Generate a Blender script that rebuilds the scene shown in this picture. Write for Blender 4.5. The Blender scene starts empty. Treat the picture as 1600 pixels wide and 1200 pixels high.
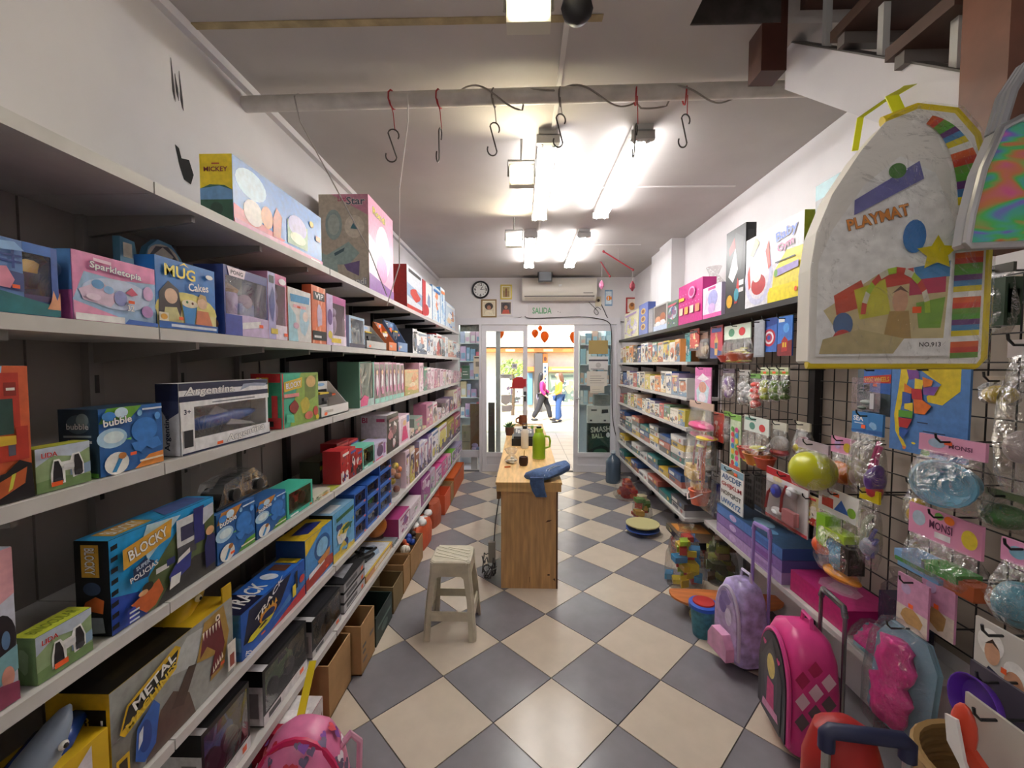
import bpy, math, random
from mathutils import Vector, Matrix

S = bpy.context.scene
COL = S.collection
PI = math.pi
# ------------------------------------------------------------ camera
H, FPX = 1.55, 670.0
YAW = math.atan(17 / 670)
PIT = math.atan(31 / math.hypot(670, 17))
cd = bpy.data.cameras.new('camera')
cd.sensor_width = 36
cd.lens = FPX / 1600 * 36
cd.clip_start = 0.02
cd.clip_end = 300
cam = bpy.data.objects.new('camera', cd)
cam.location = (0, 0, H)
cam.rotation_euler = (PI / 2 - PIT, 0, YAW)
COL.objects.link(cam)
S.camera = cam
# ------------------------------------------------------------ world, sun, exposure
S.view_settings.view_transform = 'Standard'
S.view_settings.look = 'None'
S.view_settings.exposure = 0.72
S.view_settings.gamma = 1
S.view_settings.use_curve_mapping = False
w = bpy.data.worlds.new('world')
S.world = w
w.use_nodes = True
nt = w.node_tree
sky = nt.nodes.new('ShaderNodeTexSky')
sky.sky_type = 'NISHITA'
sky.sun_disc = False
sky.sun_elevation = math.radians(50)
sky.sun_rotation = math.radians(200)
nt.links.new(sky.outputs[0], nt.nodes['Background'].inputs[0])
nt.nodes['Background'].inputs[1].default_value = 0.45
sd = bpy.data.lights.new('sun', 'SUN')
sd.energy = 7.0
sd.angle = 0.01
sd.color = (1, 0.95, 0.86)
so = bpy.data.objects.new('sun', sd)
so.rotation_euler = (math.radians(38), 0, math.radians(-25))
so.location = (0, 12, 9)
COL.objects.link(so)
TUBE_POWER, FLOOD_POWER = 26.0, 70.0
S.cycles.max_bounces = 10
S.cycles.transparent_max_bounces = 24
S.cycles.sample_clamp_indirect = 6

# ------------------------------------------------------------ pixel geometry (1600x1200 frame)
Fv = Vector((-math.sin(YAW) * math.cos(PIT), math.cos(YAW) * math.cos(PIT), -math.sin(PIT)))
Rv = Vector((math.cos(YAW), math.sin(YAW), 0))
Uv = Rv.cross(Fv)
def Yof(px, X, z):
    k = (px - 800) / FPX
    return (X * Rv.x - k * (X * Fv.x + (z - H) * Fv.z)) / (k * Fv.y - Rv.y)
def Xof(px, Y, z):
    k = (px - 800) / FPX
    return (k * (Y * Fv.y + (z - H) * Fv.z) - Y * Rv.y) / (Rv.x - k * Fv.x)
def Zof(py, X, Y):
    k = (600 - py) / FPX
    b = X * Fv.x + Y * Fv.y
    return H + (X * Uv.x + Y * Uv.y - k * b) / (k * Fv.z - Uv.z)

# ------------------------------------------------------------ materials
_m = {}
def lin(h):
    o = []
    for i in (0, 2, 4):
        c = int(h[i:i + 2], 16) / 255
        o.append(c / 12.92 if c <= .04045 else ((c + .055) / 1.055) ** 2.4)
    return (*o, 1)
def M(h, rough=.45, metal=0., noise=0., scale=8., bump=0., spec=.5):
    key = (h, rough, metal, noise, scale, bump, spec)
    if key in _m:
        return _m[key]
    m = bpy.data.materials.new('mat_' + h)
    m.use_nodes = True
    t = m.node_tree
    b = t.nodes['Principled BSDF']
    b.inputs['Base Color'].default_value = lin(h)
    b.inputs['Roughness'].default_value = rough
    b.inputs['Metallic'].default_value = metal
    b.inputs['Specular IOR Level'].default_value = spec
    m.diffuse_color = lin(h)
    if noise or bump:
        tc = t.nodes.new('ShaderNodeTexCoord')
        n = t.nodes.new('ShaderNodeTexNoise')
        n.inputs['Scale'].default_value = scale
        n.inputs['Detail'].default_value = 6
        t.links.new(tc.outputs['Object'], n.inputs['Vector'])
        if noise:
            r = t.nodes.new('ShaderNodeValToRGB')
            c = lin(h)
            r.color_ramp.elements[0].position = .3
            r.color_ramp.elements[1].position = .7
            r.color_ramp.elements[0].color = (*[x * (1 - noise) for x in c[:3]], 1)
            r.color_ramp.elements[1].color = (*[min(1, x * (1 + noise)) for x in c[:3]], 1)
            t.links.new(n.outputs['Fac'], r.inputs[0])
            t.links.new(r.outputs[0], b.inputs['Base Color'])
        if bump:
            p = t.nodes.new('ShaderNodeBump')
            p.inputs['Strength'].default_value = bump
            p.inputs['Distance'].default_value = .01
            t.links.new(n.outputs['Fac'], p.inputs['Height'])
            t.links.new(p.outputs[0], b.inputs['Normal'])
    _m[key] = m
    return m
def MWOOD(h, sc=(1, 1, 14)):
    key = ('wood', h, sc)
    if key in _m:
        return _m[key]
    m = M(h, .5, noise=.001).copy()
    t = m.node_tree
    n = [x for x in t.nodes if x.type == 'TEX_NOISE'][0]
    mp = t.nodes.new('ShaderNodeMapping')
    mp.inputs['Scale'].default_value = sc
    tc = [x for x in t.nodes if x.type == 'TEX_COORD'][0]
    t.links.new(tc.outputs['Object'], mp.inputs[0])
    t.links.new(mp.outputs[0], n.inputs['Vector'])
    n.inputs['Scale'].default_value = 4
    r = [x for x in t.nodes if x.type == 'VALTORGB'][0]
    c = lin(h)
    r.color_ramp.elements[0].color = (*[x * .72 for x in c[:3]], 1)
    r.color_ramp.elements[1].color = (*[min(1, x * 1.15) for x in c[:3]], 1)
    _m[key] = m
    return m
def MGLASS(name='glass', tint='FFFFFF', gloss=.08, bump=0., scale=20., rough=.03, edge=.5):
    key = ('glass', name, tint, gloss)
    if key in _m:
        return _m[key]
    m = bpy.data.materials.new(name)
    m.use_nodes = True
    t = m.node_tree
    t.nodes.remove(t.nodes['Principled BSDF'])
    out = t.nodes['Material Output']
    tr = t.nodes.new('ShaderNodeBsdfTransparent')
    tr.inputs[0].default_value = lin(tint)
    gl = t.nodes.new('ShaderNodeBsdfGlossy')
    gl.inputs['Roughness'].default_value = rough
    mx = t.nodes.new('ShaderNodeMixShader')
    lw = t.nodes.new('ShaderNodeLayerWeight')
    lw.inputs[0].default_value = .25
    ma = t.nodes.new('ShaderNodeMath')
    ma.operation = 'MULTIPLY_ADD'
    ma.inputs[1].default_value = edge
    ma.inputs[2].default_value = gloss
    t.links.new(lw.outputs['Fresnel'], ma.inputs[0])
    t.links.new(ma.outputs[0], mx.inputs[0])
    t.links.new(tr.outputs[0], mx.inputs[1])
    t.links.new(gl.outputs[0], mx.inputs[2])
    t.links.new(mx.outputs[0], out.inputs[0])
    if bump:
        tc = t.nodes.new('ShaderNodeTexCoord')
        n = t.nodes.new('ShaderNodeTexNoise')
        n.inputs['Scale'].default_value = scale
        n.inputs['Detail'].default_value = 4
        n.inputs['Distortion'].default_value = 1.5
        p = t.nodes.new('ShaderNodeBump')
        p.inputs['Strength'].default_value = bump
        p.inputs['Distance'].default_value = .03
        t.links.new(tc.outputs['Object'], n.inputs['Vector'])
        t.links.new(n.outputs['Fac'], p.inputs['Height'])
        t.links.new(p.outputs[0], gl.inputs['Normal'])
        t.links.new(p.outputs[0], lw.inputs['Normal'])
    _m[key] = m
    return m
def MEMIT(name, col, strength):
    m = bpy.data.materials.new(name)
    m.use_nodes = True
    t = m.node_tree
    b = t.nodes['Principled BSDF']
    b.inputs['Base Color'].default_value = (*col, 1)
    b.inputs['Emission Color'].default_value = (*col, 1)
    b.inputs['Emission Strength'].default_value = strength
    return m
GLASS = MGLASS('glass', 'F8FCFA', .03, 0, 1, .01, .25)
PANE = MGLASS('window_film', 'FAFAFA', .04, .2, 9, .03, .35)
FILM = MGLASS('crinkled_film', 'F8F8F8', .06, .9, 30, .06, .42)

# ------------------------------------------------------------ mesh builder
class MB:
    def __init__(s):
        s.v, s.f, s.m, s.ms = [], [], [], []
    def mi(s, mat):
        if isinstance(mat, str):
            mat = M(mat)
        if mat not in s.ms:
            s.ms.append(mat)
        return s.ms.index(mat)
    def add(s, vs, fs, mat):
        n, k = len(s.v), s.mi(mat)
        s.v += [tuple(v) for v in vs]
        for f in fs:
            s.f.append([i + n for i in f])
            s.m.append(k)
        return s
    def box(s, a, b, mat):
        x0, y0, z0 = a
        x1, y1, z1 = b
        return s.add([(x0, y0, z0), (x1, y0, z0), (x1, y1, z0), (x0, y1, z0), (x0, y0, z1), (x1, y0, z1), (x1, y1, z1), (x0, y1, z1)],
                     [(3, 2, 1, 0), (4, 5, 6, 7), (0, 1, 5, 4), (1, 2, 6, 5), (2, 3, 7, 6), (3, 0, 4, 7)], mat)
    def obox(s, c, ax, ay, az, mat):
        c, ax, ay, az = map(Vector, (c, ax, ay, az))
        vs = [c + ax * i + ay * j + az * k for k in (-1, 1) for i, j in ((-1, -1), (1, -1), (1, 1), (-1, 1))]
        return s.add(vs, [(3, 2, 1, 0), (4, 5, 6, 7), (0, 1, 5, 4), (1, 2, 6, 5), (2, 3, 7, 6), (3, 0, 4, 7)], mat)
    def bar(s, p, q, w_, h_, mat, up=(0, 0, 1)):
        p, q = Vector(p), Vector(q)
        d = (q - p)
        l = d.length
        d.normalize()
        a = d.cross(Vector(up))
        if a.length < 1e-4:
            a = d.cross(Vector((1, 0, 0)))
        a.normalize()
        b = a.cross(d)
        return s.obox((p + q) / 2, a * w_ / 2, d * l / 2, b * h_ / 2, mat)
    def prism(s, pts, fr, d, mat, mat2=None):
        """fr(u,v,t)->xyz ; extrude polygon by t=0..d"""
        n = len(pts)
        vs = [fr(u, v, 0) for u, v in pts] + [fr(u, v, d) for u, v in pts]
        s.add(vs, [list(range(n)), list(range(2 * n - 1, n - 1, -1))], mat)
        return s.add(vs, [(i, i + n, (i + 1) % n + n, (i + 1) % n) for i in range(n)], mat2 or mat)
    def tube(s, pts, r, mat, n=6, closed=False):
        pts = [Vector(p) for p in pts]
        N = len(pts)
        rs = r if isinstance(r, (list, tuple)) else [r] * N
        vs = []
        a = None
        for i, p in enumerate(pts):
            if closed:
                d = pts[(i + 1) % N] - pts[i - 1]
            else:
                d = pts[min(i + 1, N - 1)] - pts[max(i - 1, 0)]
            if d.length < 1e-9:
                d = Vector((0, 0, 1))
            d.normalize()
            if a is None:
                a = d.cross(Vector((0, 0, 1)))
                if a.length < .1:
                    a = d.cross(Vector((1, 0, 0)))
            a = (a - d * a.dot(d)).normalized()
            b = d.cross(a)
            vs += [p + (a * math.cos(t) + b * math.sin(t)) * rs[i] for t in [2 * PI * k / n for k in range(n)]]
        fs = []
        for i in range(N if closed else N - 1):
            for k in range(n):
                j = (i + 1) % N
                fs.append((i * n + k, i * n + (k + 1) % n, j * n + (k + 1) % n, j * n + k))
        if not closed:
            fs += [list(range(n))[::-1], [(N - 1) * n + k for k in range(n)]]
        return s.add(vs, fs, mat)
    def lathe(s, prof, c, mat, n=16, fr=None, sx=1, sy=1):
        vs = []
        for r, z in prof:
            for k in range(n):
                t = 2 * PI * k / n
                p = (r * math.cos(t) * sx, r * math.sin(t) * sy, z)
                vs.append(fr(*p) if fr else (c[0] + p[0], c[1] + p[1], c[2] + p[2]))
        fs = [(i * n + k, i * n + (k + 1) % n, (i + 1) * n + (k + 1) % n, (i + 1) * n + k) for i in range(len(prof) - 1) for k in range(n)]
        fs += [list(range(n))[::-1], [(len(prof) - 1) * n + k for k in range(n)]]
        return s.add(vs, fs, mat)
    def ell(s, c, r, mat, nu=12, nv=7):
        if not isinstance(r, (tuple, list)):
            r = (r, r, r)
        prof = [(max(.02, math.sin(PI * i / nv)), -math.cos(PI * i / nv)) for i in range(nv + 1)]
        return s.lathe(prof, c, mat, nu, lambda x, y, z: (c[0] + x * r[0], c[1] + y * r[1], c[2] + z * r[2]))
    def loft(s, rings, mat, cap=True):
        n = len(rings[0])
        vs = [p for r in rings for p in r]
        fs = [(i * n + k, i * n + (k + 1) % n, (i + 1) * n + (k + 1) % n, (i + 1) * n + k) for i in range(len(rings) - 1) for k in range(n)]
        if cap:
            fs += [list(range(n))[::-1], [(len(rings) - 1) * n + k for k in range(n)]]
        return s.add(vs, fs, mat)
    def mesh(s, name, smooth=False):
        me = bpy.data.meshes.new(name)
        me.from_pydata(s.v, [], s.f)
        for m in s.ms:
            me.materials.append(m)
        me.polygons.foreach_set('material_index', s.m)
        if smooth:
            me.polygons.foreach_set('use_smooth', [True] * len(s.f))
            if smooth != 'all':
                me.set_sharp_from_angle(angle=math.radians(40))
        me.update()
        return me
    def build(s, name, parent=None, loc=None, rz=0, smooth=False, label=None, cat=None, group=None, kind=None):
        return obj(name, s.mesh(name, smooth), parent, loc, rz, label, cat, group, kind)
def props(o, label=None, cat=None, group=None, kind=None):
    for k, v in (('label', label), ('category', cat), ('group', group), ('kind', kind)):
        if v:
            o[k] = v
    return o
def obj(name, data, parent=None, loc=None, rz=0, label=None, cat=None, group=None, kind=None):
    o = bpy.data.objects.new(name, data)
    COL.objects.link(o)
    o.parent = parent
    if loc is not None:
        o.location = loc
    if rz:
        o.rotation_euler = (0, 0, rz)
    return props(o, label, cat, group, kind)
def thing(name, label, cat, loc, rz=0, group=None, kind=None):
    return obj(name, None, None, loc, rz, label, cat, group, kind)
def copy_tree(root, loc, label=None, rz=None):
    c = root.copy()
    COL.objects.link(c)
    c.location = loc
    if rz is not None:
        c.rotation_euler = (0, 0, rz)
    if label:
        c['label'] = label
    for ch in root.children:
        d = ch.copy()
        COL.objects.link(d)
        d.parent = c
        for g in ch.children:
            e = g.copy()
            COL.objects.link(e)
            e.parent = d
    return c
ORD = 'first second third fourth fifth sixth seventh eighth ninth tenth eleventh twelfth thirteenth fourteenth fifteenth sixteenth seventeenth eighteenth nineteenth twentieth'.split()

# ------------------------------------------------------------ flat print on faces
_tx = {}
def textmesh(txt, off=0.):
    k = (txt, off)
    if k not in _tx:
        cu = bpy.data.curves.new('t', 'FONT')
        cu.body = txt
        cu.resolution_u = 2
        cu.offset = off
        cu.fill_mode = 'FRONT'
        ob = bpy.data.objects.new('t', cu)
        COL.objects.link(ob)
        dg = bpy.context.evaluated_depsgraph_get()
        me = bpy.data.meshes.new_from_object(ob.evaluated_get(dg))
        vs = [(v.co.x, v.co.y) for v in me.vertices]
        fs = [list(p.vertices) for p in me.polygons]
        x0, x1 = min(v[0] for v in vs), max(v[0] for v in vs)
        y0, y1 = min(v[1] for v in vs), max(v[1] for v in vs)
        bpy.data.objects.remove(ob)
        bpy.data.meshes.remove(me)
        bpy.data.curves.remove(cu)
        _tx[k] = (vs, fs, x0, x1, y0, y1)
    return _tx[k]
def face(w, h, d, which):
    if which == 'front':
        return w, h, lambda u, v, t: (u * w, -t, v * h)
    if which == 'L':
        return d, h, lambda u, v, t: (-t, d - u * d, v * h)
    if which == 'R':
        return d, h, lambda u, v, t: (w + t, u * d, v * h)
    if which == 'top':
        return w, d, lambda u, v, t: (u * w, v * d, h + t)
def art(T, fw, fh, fr, items, name='print', rough=.35, lift=.0007, step=.00035):
    mb = MB()
    t = lift
    for it in items:
        k = it[0]
        mat = M(it[-1], rough, 0, .14, 45) if k != 't' else None
        if k == 'r':
            _, a, b, c, d, _c = it
            pts = [(a, b), (c, b), (c, d), (a, d)]
        elif k == 'e':
            _, a, b, ru, rv, _c = it
            pts = [(a + ru * math.cos(2 * PI * i / 18), b + rv * math.sin(2 * PI * i / 18)) for i in range(18)]
        elif k == 'p':
            pts = it[1]
        elif k == 's':
            _, a, b, r, _c = it
            pts = [(a + r * (1 if i % 2 == 0 else .5) * math.sin(PI * i / 5) * fh / fw, b + r * (1 if i % 2 == 0 else .5) * math.cos(PI * i / 5)) for i in range(10)]
        elif k == 'h':
            _, a, b, r, _c = it
            pts = []
            for i in range(16):
                q = 2 * PI * i / 16
                pts.append((a + r * math.sin(q) ** 3 * fh / fw, b + r * (13 * math.cos(q) - 5 * math.cos(2 * q) - 2 * math.cos(3 * q) - math.cos(4 * q)) / 16))
        elif k == 't':
            _, txt, u, v, hh, ww, c = it[:7]
            rot = math.radians(it[7]) if len(it) > 7 else 0
            outl = it[8] if len(it) > 8 else None
            shear = it[9] if len(it) > 9 else 0
            for off, cc in ((.05, outl), (.022, c)):
                if cc is None:
                    continue
                vs, fs, x0, x1, y0, y1 = textmesh(txt, off)
                b0 = textmesh(txt, .022)
                fa, fb = (fw, fh) if abs(rot) < .9 else (fh, fw)
                sy = hh * fb / (b0[5] - b0[4])
                sx = ww * fa / (b0[3] - b0[2]) if ww else sy
                o = []
                for x, y in vs:
                    X = (x - (b0[2] + b0[3]) / 2) * sx
                    Y = (y - (b0[4] + b0[5]) / 2) * sy
                    X += shear * Y
                    X, Y = X * math.cos(rot) - Y * math.sin(rot), X * math.sin(rot) + Y * math.cos(rot)
                    o.append(fr(u + X / fw, v + Y / fh, t))
                mb.add(o, fs, M(cc, rough))
                t += .0004
            continue
        mb.add([fr(a, b, t) for a, b in pts], [list(range(len(pts)))], mat)
        t += step
    return mb.build(name, T)
def blob(rg, u, v, ru, rv, n=9):
    return [(min(.99, max(.01, u + ru * rg.uniform(.65, 1.1) * math.cos(2 * PI * i / n))), min(.99, max(.01, v + rv * rg.uniform(.65, 1.1) * math.sin(2 * PI * i / n)))) for i in range(n)]
def autoart(seed, pal, n=6):
    rg = random.Random(seed)
    bg = rg.choice(pal[:3])
    o = [('r', 0, 0, 1, 1, bg)]
    c2 = rg.choice([p for p in pal if p != bg])
    if rg.random() < .6:
        o.append(('p', [(0, 0), (1, 0), (1, rg.uniform(.1, .4)), (0, rg.uniform(.1, .4))], c2))
    if rg.random() < .5:
        o.append(('e', .5, rg.uniform(.4, .6), .42, rg.uniform(.25, .38), rg.choice(pal)))
    for i in range(n):
        c = rg.choice([p for p in pal if p != bg])
        o.append(('p', blob(rg, rg.uniform(.2, .8), rg.uniform(.15, .75), rg.uniform(.08, .26), rg.uniform(.06, .2)), c))
    for i in range(9):
        u_, v_ = rg.uniform(.08, .92), rg.uniform(.08, .78)
        o.append(('p', blob(rg, u_, v_, rg.uniform(.02, .07), rg.uniform(.02, .06), rg.choice((4, 5, 6))), rg.choice([p for p in pal if p != bg])))
    v = rg.uniform(.8, .87)
    o.append(('p', [(.1, v), (.9, v + .02), (.92, v + .1), (.08, v + .08)], rg.choice([p for p in pal if p != bg])))
    for i in range(3):
        a, b = rg.uniform(.05, .75), rg.uniform(.04, .16)
        o.append(('r', a, b, a + rg.uniform(.08, .2), b + rg.uniform(.03, .08), rg.choice(pal)))
    return o
PRICE = 'F2622B'

# ------------------------------------------------------------ packages standing on shelves
def pack(side, label, px0, px1, pyt, z, d, col, xf=None, name='toy_box', cat='toy box', front=None, end=None, top=None, h=None, group=None, win=None, inside='3A3A40', rz=0, frame=None):
    """carton whose front face spans px0..px1 on the shelf front of a side wall"""
    z += .002
    if side == 'l':
        xf = -.885 if xf is None else xf
        y0, y1 = Yof(px0, xf, z), Yof(px1, xf, z)
        if h is None:
            h = Zof(pyt, xf, y0) - z
        up = [q for q in (1.98, 1.637, 1.31, .962, .61) if q > z + .02]
        if up:
            h = min(h, min(up) - z - .075)
        T = thing(name, label, cat, (xf, y0, z), PI / 2 + rz, group)
    else:
        xf = 1.315 if xf is None else xf
        y0, y1 = Yof(px1, xf, z), Yof(px0, xf, z)
        if h is None:
            h = Zof(pyt, xf, y1) - z
        T = thing(name, label, cat, (xf, y1, z), -PI / 2 + rz, group)
    w_ = y1 - y0 - .002
    carton(T, w_, h, d, col, front, end, top, 'L' if side == 'l' else 'R', win, inside, frame)
    return T, w_, h, d
def carton(T, w_, h, d, col, front=None, end=None, top=None, es='L', win=None, inside='3A3A40', frame=None):
    mb = MB()
    if win:
        a, b, c, e = win
        x0, z0, x1, z1 = a * w_, b * h, c * w_, e * h
        k = .003
        for p, q in (((0, 0, 0), (w_, d, k)), ((0, 0, h - k), (w_, d, h)), ((0, 0, k), (k, d, h - k)), ((w_ - k, 0, k), (w_, d, h - k)),
                     ((k, 0, k), (w_ - k, k, z0)), ((k, 0, z1), (w_ - k, k, h - k)), ((k, 0, z0), (x0, k, z1)), ((x1, 0, z0), (w_ - k, k, z1))):
            mb.box(p, q, frame or col)
        mb.box((k, d - k, k), (w_ - k, d, h - k), inside)
        mb.build('carton', T)
        pm = MB().box((x0, -.0006, z0), (x1, .0004, z1), PANE)
        pm.build('window_pane', T)
    else:
        mb.box((0, 0, 0), (w_, d, h), col)
        mb.build('carton', T)
    if front:
        art(T, *face(w_, h, d, 'front'), front, 'front_print', lift=.0012 if win else .0007)
    if end:
        art(T, *face(w_, h, d, es), end, 'end_print')
    if top:
        art(T, *face(w_, h, d, 'top'), top, 'top_print')
    return T
def sticker(u, v, r=.05, asp=1.):
    return ('r', u - r * asp, v - r * .5, u + r * asp, v + r * .5, PRICE)
def car(mb, c, L, W, Hh, col, wr=None, wheel='1B1B1D', glass='20262C', ax=0):
    """toy car: shaped body with cabin and four wheels; length along local x (ax=0)"""
    x, y, z = c
    wr = wr or Hh * .26
    zb = z + wr * .7
    prof = [(-.5, .0), (-.5, .38), (-.44, .5), (-.2, .55), (-.08, .95), (.2, 1.), (.36, .6), (.47, .5), (.5, .3), (.5, 0)]
    hb = Hh - wr * .7
    mb.prism([(p * L, q * hb) for p, q in prof], lambda u, v, t: (x + u, y - W / 2 + t, zb + v), W, col)
    mb.prism([(-.07 * L, .6 * hb), (-.03 * L, .9 * hb), (.17 * L, .93 * hb), (.28 * L, .62 * hb)], lambda u, v, t: (x + u, y - W / 2 - .001 + t, zb + v), W + .002, glass)
    for sx in (-.3, .3):
        for sy in (-1, 1):
            mb.lathe([(wr * .6, -.15 * W), (wr, -.13 * W), (wr, .13 * W), (wr * .6, .15 * W)], None, wheel, 12,
                     lambda a, b, t, sx=sx, sy=sy: (x + sx * L + a, y + sy * W * .5 + t, z + wr + b))
    return mb
def doll(mb, c, h, dress, hair, skin='E3B596'):
    x, y, z = c
    mb.lathe([(h * .1, 0), (h * .13, h * .05), (h * .07, h * .4), (h * .05, h * .5), (h * .075, h * .68), (h * .03, h * .73)], c, dress, 8, sy=.6)
    mb.ell((x, y, z + h * .83), (h * .085, h * .08, h * .11), skin, 8, 6)
    mb.ell((x, y + h * .02, z + h * .86), (h * .115, h * .08, h * .13), hair, 8, 6)
    for s_ in (-1, 1):
        mb.tube([(x + s_ * h * .07, y, z + h * .66), (x + s_ * h * .15, y - .004, z + h * .45)], h * .022, skin, 5)
        mb.tube([(x + s_ * h * .1, y + .01, z + h * .85), (x + s_ * h * .13, y + .005, z + h * .5)], [h * .05, h * .03], hair, 5)
    return mb
# ============================================================ THE ROOM
XL, XR, YB, YF, ZC = -1.218, 1.568, 6.12, -1.5, 2.77
WALL = M('DEDADB', .7, noise=.05, scale=3, bump=.06)
CEIL = M('B9B3B0', .75, noise=.07, scale=2.2, bump=.05)
GREY = M('CFCDCB', .45, noise=.04, scale=10)
# --- floor with single tiles
fl = MB().box((XL - .1, YF, -.06), (XR + .1, YB + .1, -.004), M('4A4644', .8)).build('floor', kind='structure')
TG = M('817F84', .22, noise=.07, scale=9)
TC = M('CDC0AE', .22, noise=.05, scale=9)
def clip(poly, x0, x1, y0, y1):
    for ax, lim, sg in ((0, x0, 1), (0, x1, -1), (1, y0, 1), (1, y1, -1)):
        out = []
        for i, p in enumerate(poly):
            q = poly[(i + 1) % len(poly)]
            a, b = (p[ax] - lim) * sg, (q[ax] - lim) * sg
            if a >= 0:
                out.append(p)
            if (a >= 0) != (b >= 0):
                t = a / (a - b)
                out.append((p[0] + (q[0] - p[0]) * t, p[1] + (q[1] - p[1]) * t))
        poly = out
        if len(poly) < 3:
            return None
    return poly
DX, DY = .268, .272
full = {}
for i in range(-5, 7):
    for j in range(-13, 18):
        if (i + j) % 2 == 0:
            continue
        cx, cy = -.126 + DX * i, 1.783 + DY * j
        g = .0035
        dia = [(cx - DX + g, cy), (cx, cy - DY + g), (cx + DX - g, cy), (cx, cy + DY - g)]
        poly = clip(dia, XL, XR, YF + .02, YB - .01)
        if not poly:
            continue
        mt = TG if i % 2 == 0 else TC
        name = 'floor_tile'
        if len(poly) == 4 and all(abs(a[0] - b[0]) + abs(a[1] - b[1]) < 1e-6 for a, b in zip(sorted(poly), sorted(dia))):
            if mt not in full:
                full[mt] = MB().prism([(x - cx, y - cy) for x, y in dia], lambda u, v, t: (u, v, -.005 + t), .005, mt).mesh(name)
            obj(name, full[mt], fl, (cx, cy, 0))
        else:
            MB().prism([(x - cx, y - cy) for x, y in poly], lambda u, v, t: (u, v, -.005 + t), .005, mt).build(name, fl, (cx, cy, 0))
# --- walls
wl = MB().box((XL - .1, YF, 0), (XL, YB, ZC), WALL).build('wall_left', kind='structure')
MB().box((XR, YF, 0), (XR + .1, YB, ZC), WALL).build('wall_right', kind='structure')
MB().box((1.44, 4.25, 2.12), (XR, 4.62, ZC), WALL).box((1.47, 4.66, 2.12), (XR, 5.0, ZC), WALL).build('wall_boxing', kind='structure')
MB().box((XL - .1, YF - .1, 0), (XR + .1, YF, 3.6), WALL).build('wall_rear', kind='structure')
DZ = 2.19
def bx(px, py=569, y=YB):
    return Xof(px, y, Zof(py, 0, y))
wb = MB().box((XL - .1, YB, DZ), (XR + .1, YB + .12, ZC + .1), WALL).box((XL - .1, YB, 0), (XL + .3, YB + .12, .28), WALL)
wb.box((XL - .1, YB, .28), (bx(716), YB + .12, DZ), WALL).box((1.36, YB, 0), (XR + .1, YB + .12, DZ), WALL)
wb = wb.build('wall_back', kind='structure')
# cracks, holes and soot on the left wall
BLK = M('1A1818', .9)
ck = MB()
rg = random.Random(4)
y0 = Yof(291, XL, 2.2)
z0 = Zof(258, XL, y0)
ck.prism([(y0 - .045, z0 + .05), (y0 - .03, z0 + .045), (y0 - .02, z0 + .015), (y0 + .015, z0 + .025), (y0 + .035, z0 - .02), (y0 + .02, z0 - .06), (y0 - .01, z0 - .055), (y0 - .03, z0 - .01)], lambda u, v, t: (XL + .001 + t, u, v), .001, BLK)
ck.build('wall_hole', wl)
y0 = Yof(268, XL, 2.5)
for k, (dy, za, zb) in enumerate(((0, 90, 155), (.035, 100, 160), (.015, 110, 150))):
    za, zb = Zof(za, XL, y0), Zof(zb, XL, y0)
    MB().prism([(y0 + dy, za), (y0 + dy + .012, zb + .04), (y0 + dy + .014, zb), (y0 + dy + .004, zb + .03)], lambda u, v, t: (XL + .001 + t, u, v), .001, M('4A4648', .9)).build('wall_crack', wl)
# --- ceiling with the stairwell opening
OX, OY0, OY1 = .60, -1.2, 1.62
ce = MB().box((XL - .1, YF, ZC), (OX, YB, ZC + .12), CEIL).box((OX, OY1, ZC), (XR + .1, YB, ZC + .12), CEIL).box((OX, YF, ZC), (XR + .1, OY0, ZC + .12), CEIL)
ce = ce.build('ceiling', kind='structure')
MB().box((XL, 1.56, ZC - .004), (.28, 1.59, ZC), M('A5946F', .8, noise=.3, scale=14)).build('ceiling_tape', ce)
MB().box((XL, YF, ZC - .035), (XL + .03, YB, ZC), WALL).build('trim_1', kind='structure')
for k, (a, b) in enumerate((((.145, 1.3, ZC - .012), (.165, 2.36, ZC)), ((.2, 3.02, ZC - .008), (1.45, 3.032, ZC)), ((.15, 4.45, ZC - .008), (1.2, 4.462, ZC)), ((.135, 3.5, ZC - .01), (.15, 4.0, ZC)))):
    MB().box(a, b, M('D8D4D0', .5)).build('conduit_strip', ce)
# stairwell shaft above the opening
DKW = M('35211C', .7, noise=.2, scale=6)
sh = MB().box((OX - .06, OY0, ZC + .12), (OX, OY1, 3.9), DKW).box((OX, OY1, ZC + .12), (XR, OY1 + .06, 3.9), DKW).box((XR, OY0, ZC), (XR + .1, OY1, 3.9), DKW)
sh.box((OX, OY0 - .06, ZC + .12), (XR, OY0, 3.9), DKW).box((OX - .06, OY0, 3.9), (XR + .1, OY1 + .06, 3.96), DKW)
sh.box((OX, OY1 - .006, ZC - .0), (OX + .32, OY1 + .001, ZC + .12), M('4A4442', .9, noise=.3, scale=20))
sh.build('wall_stairwell', kind='structure')
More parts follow.
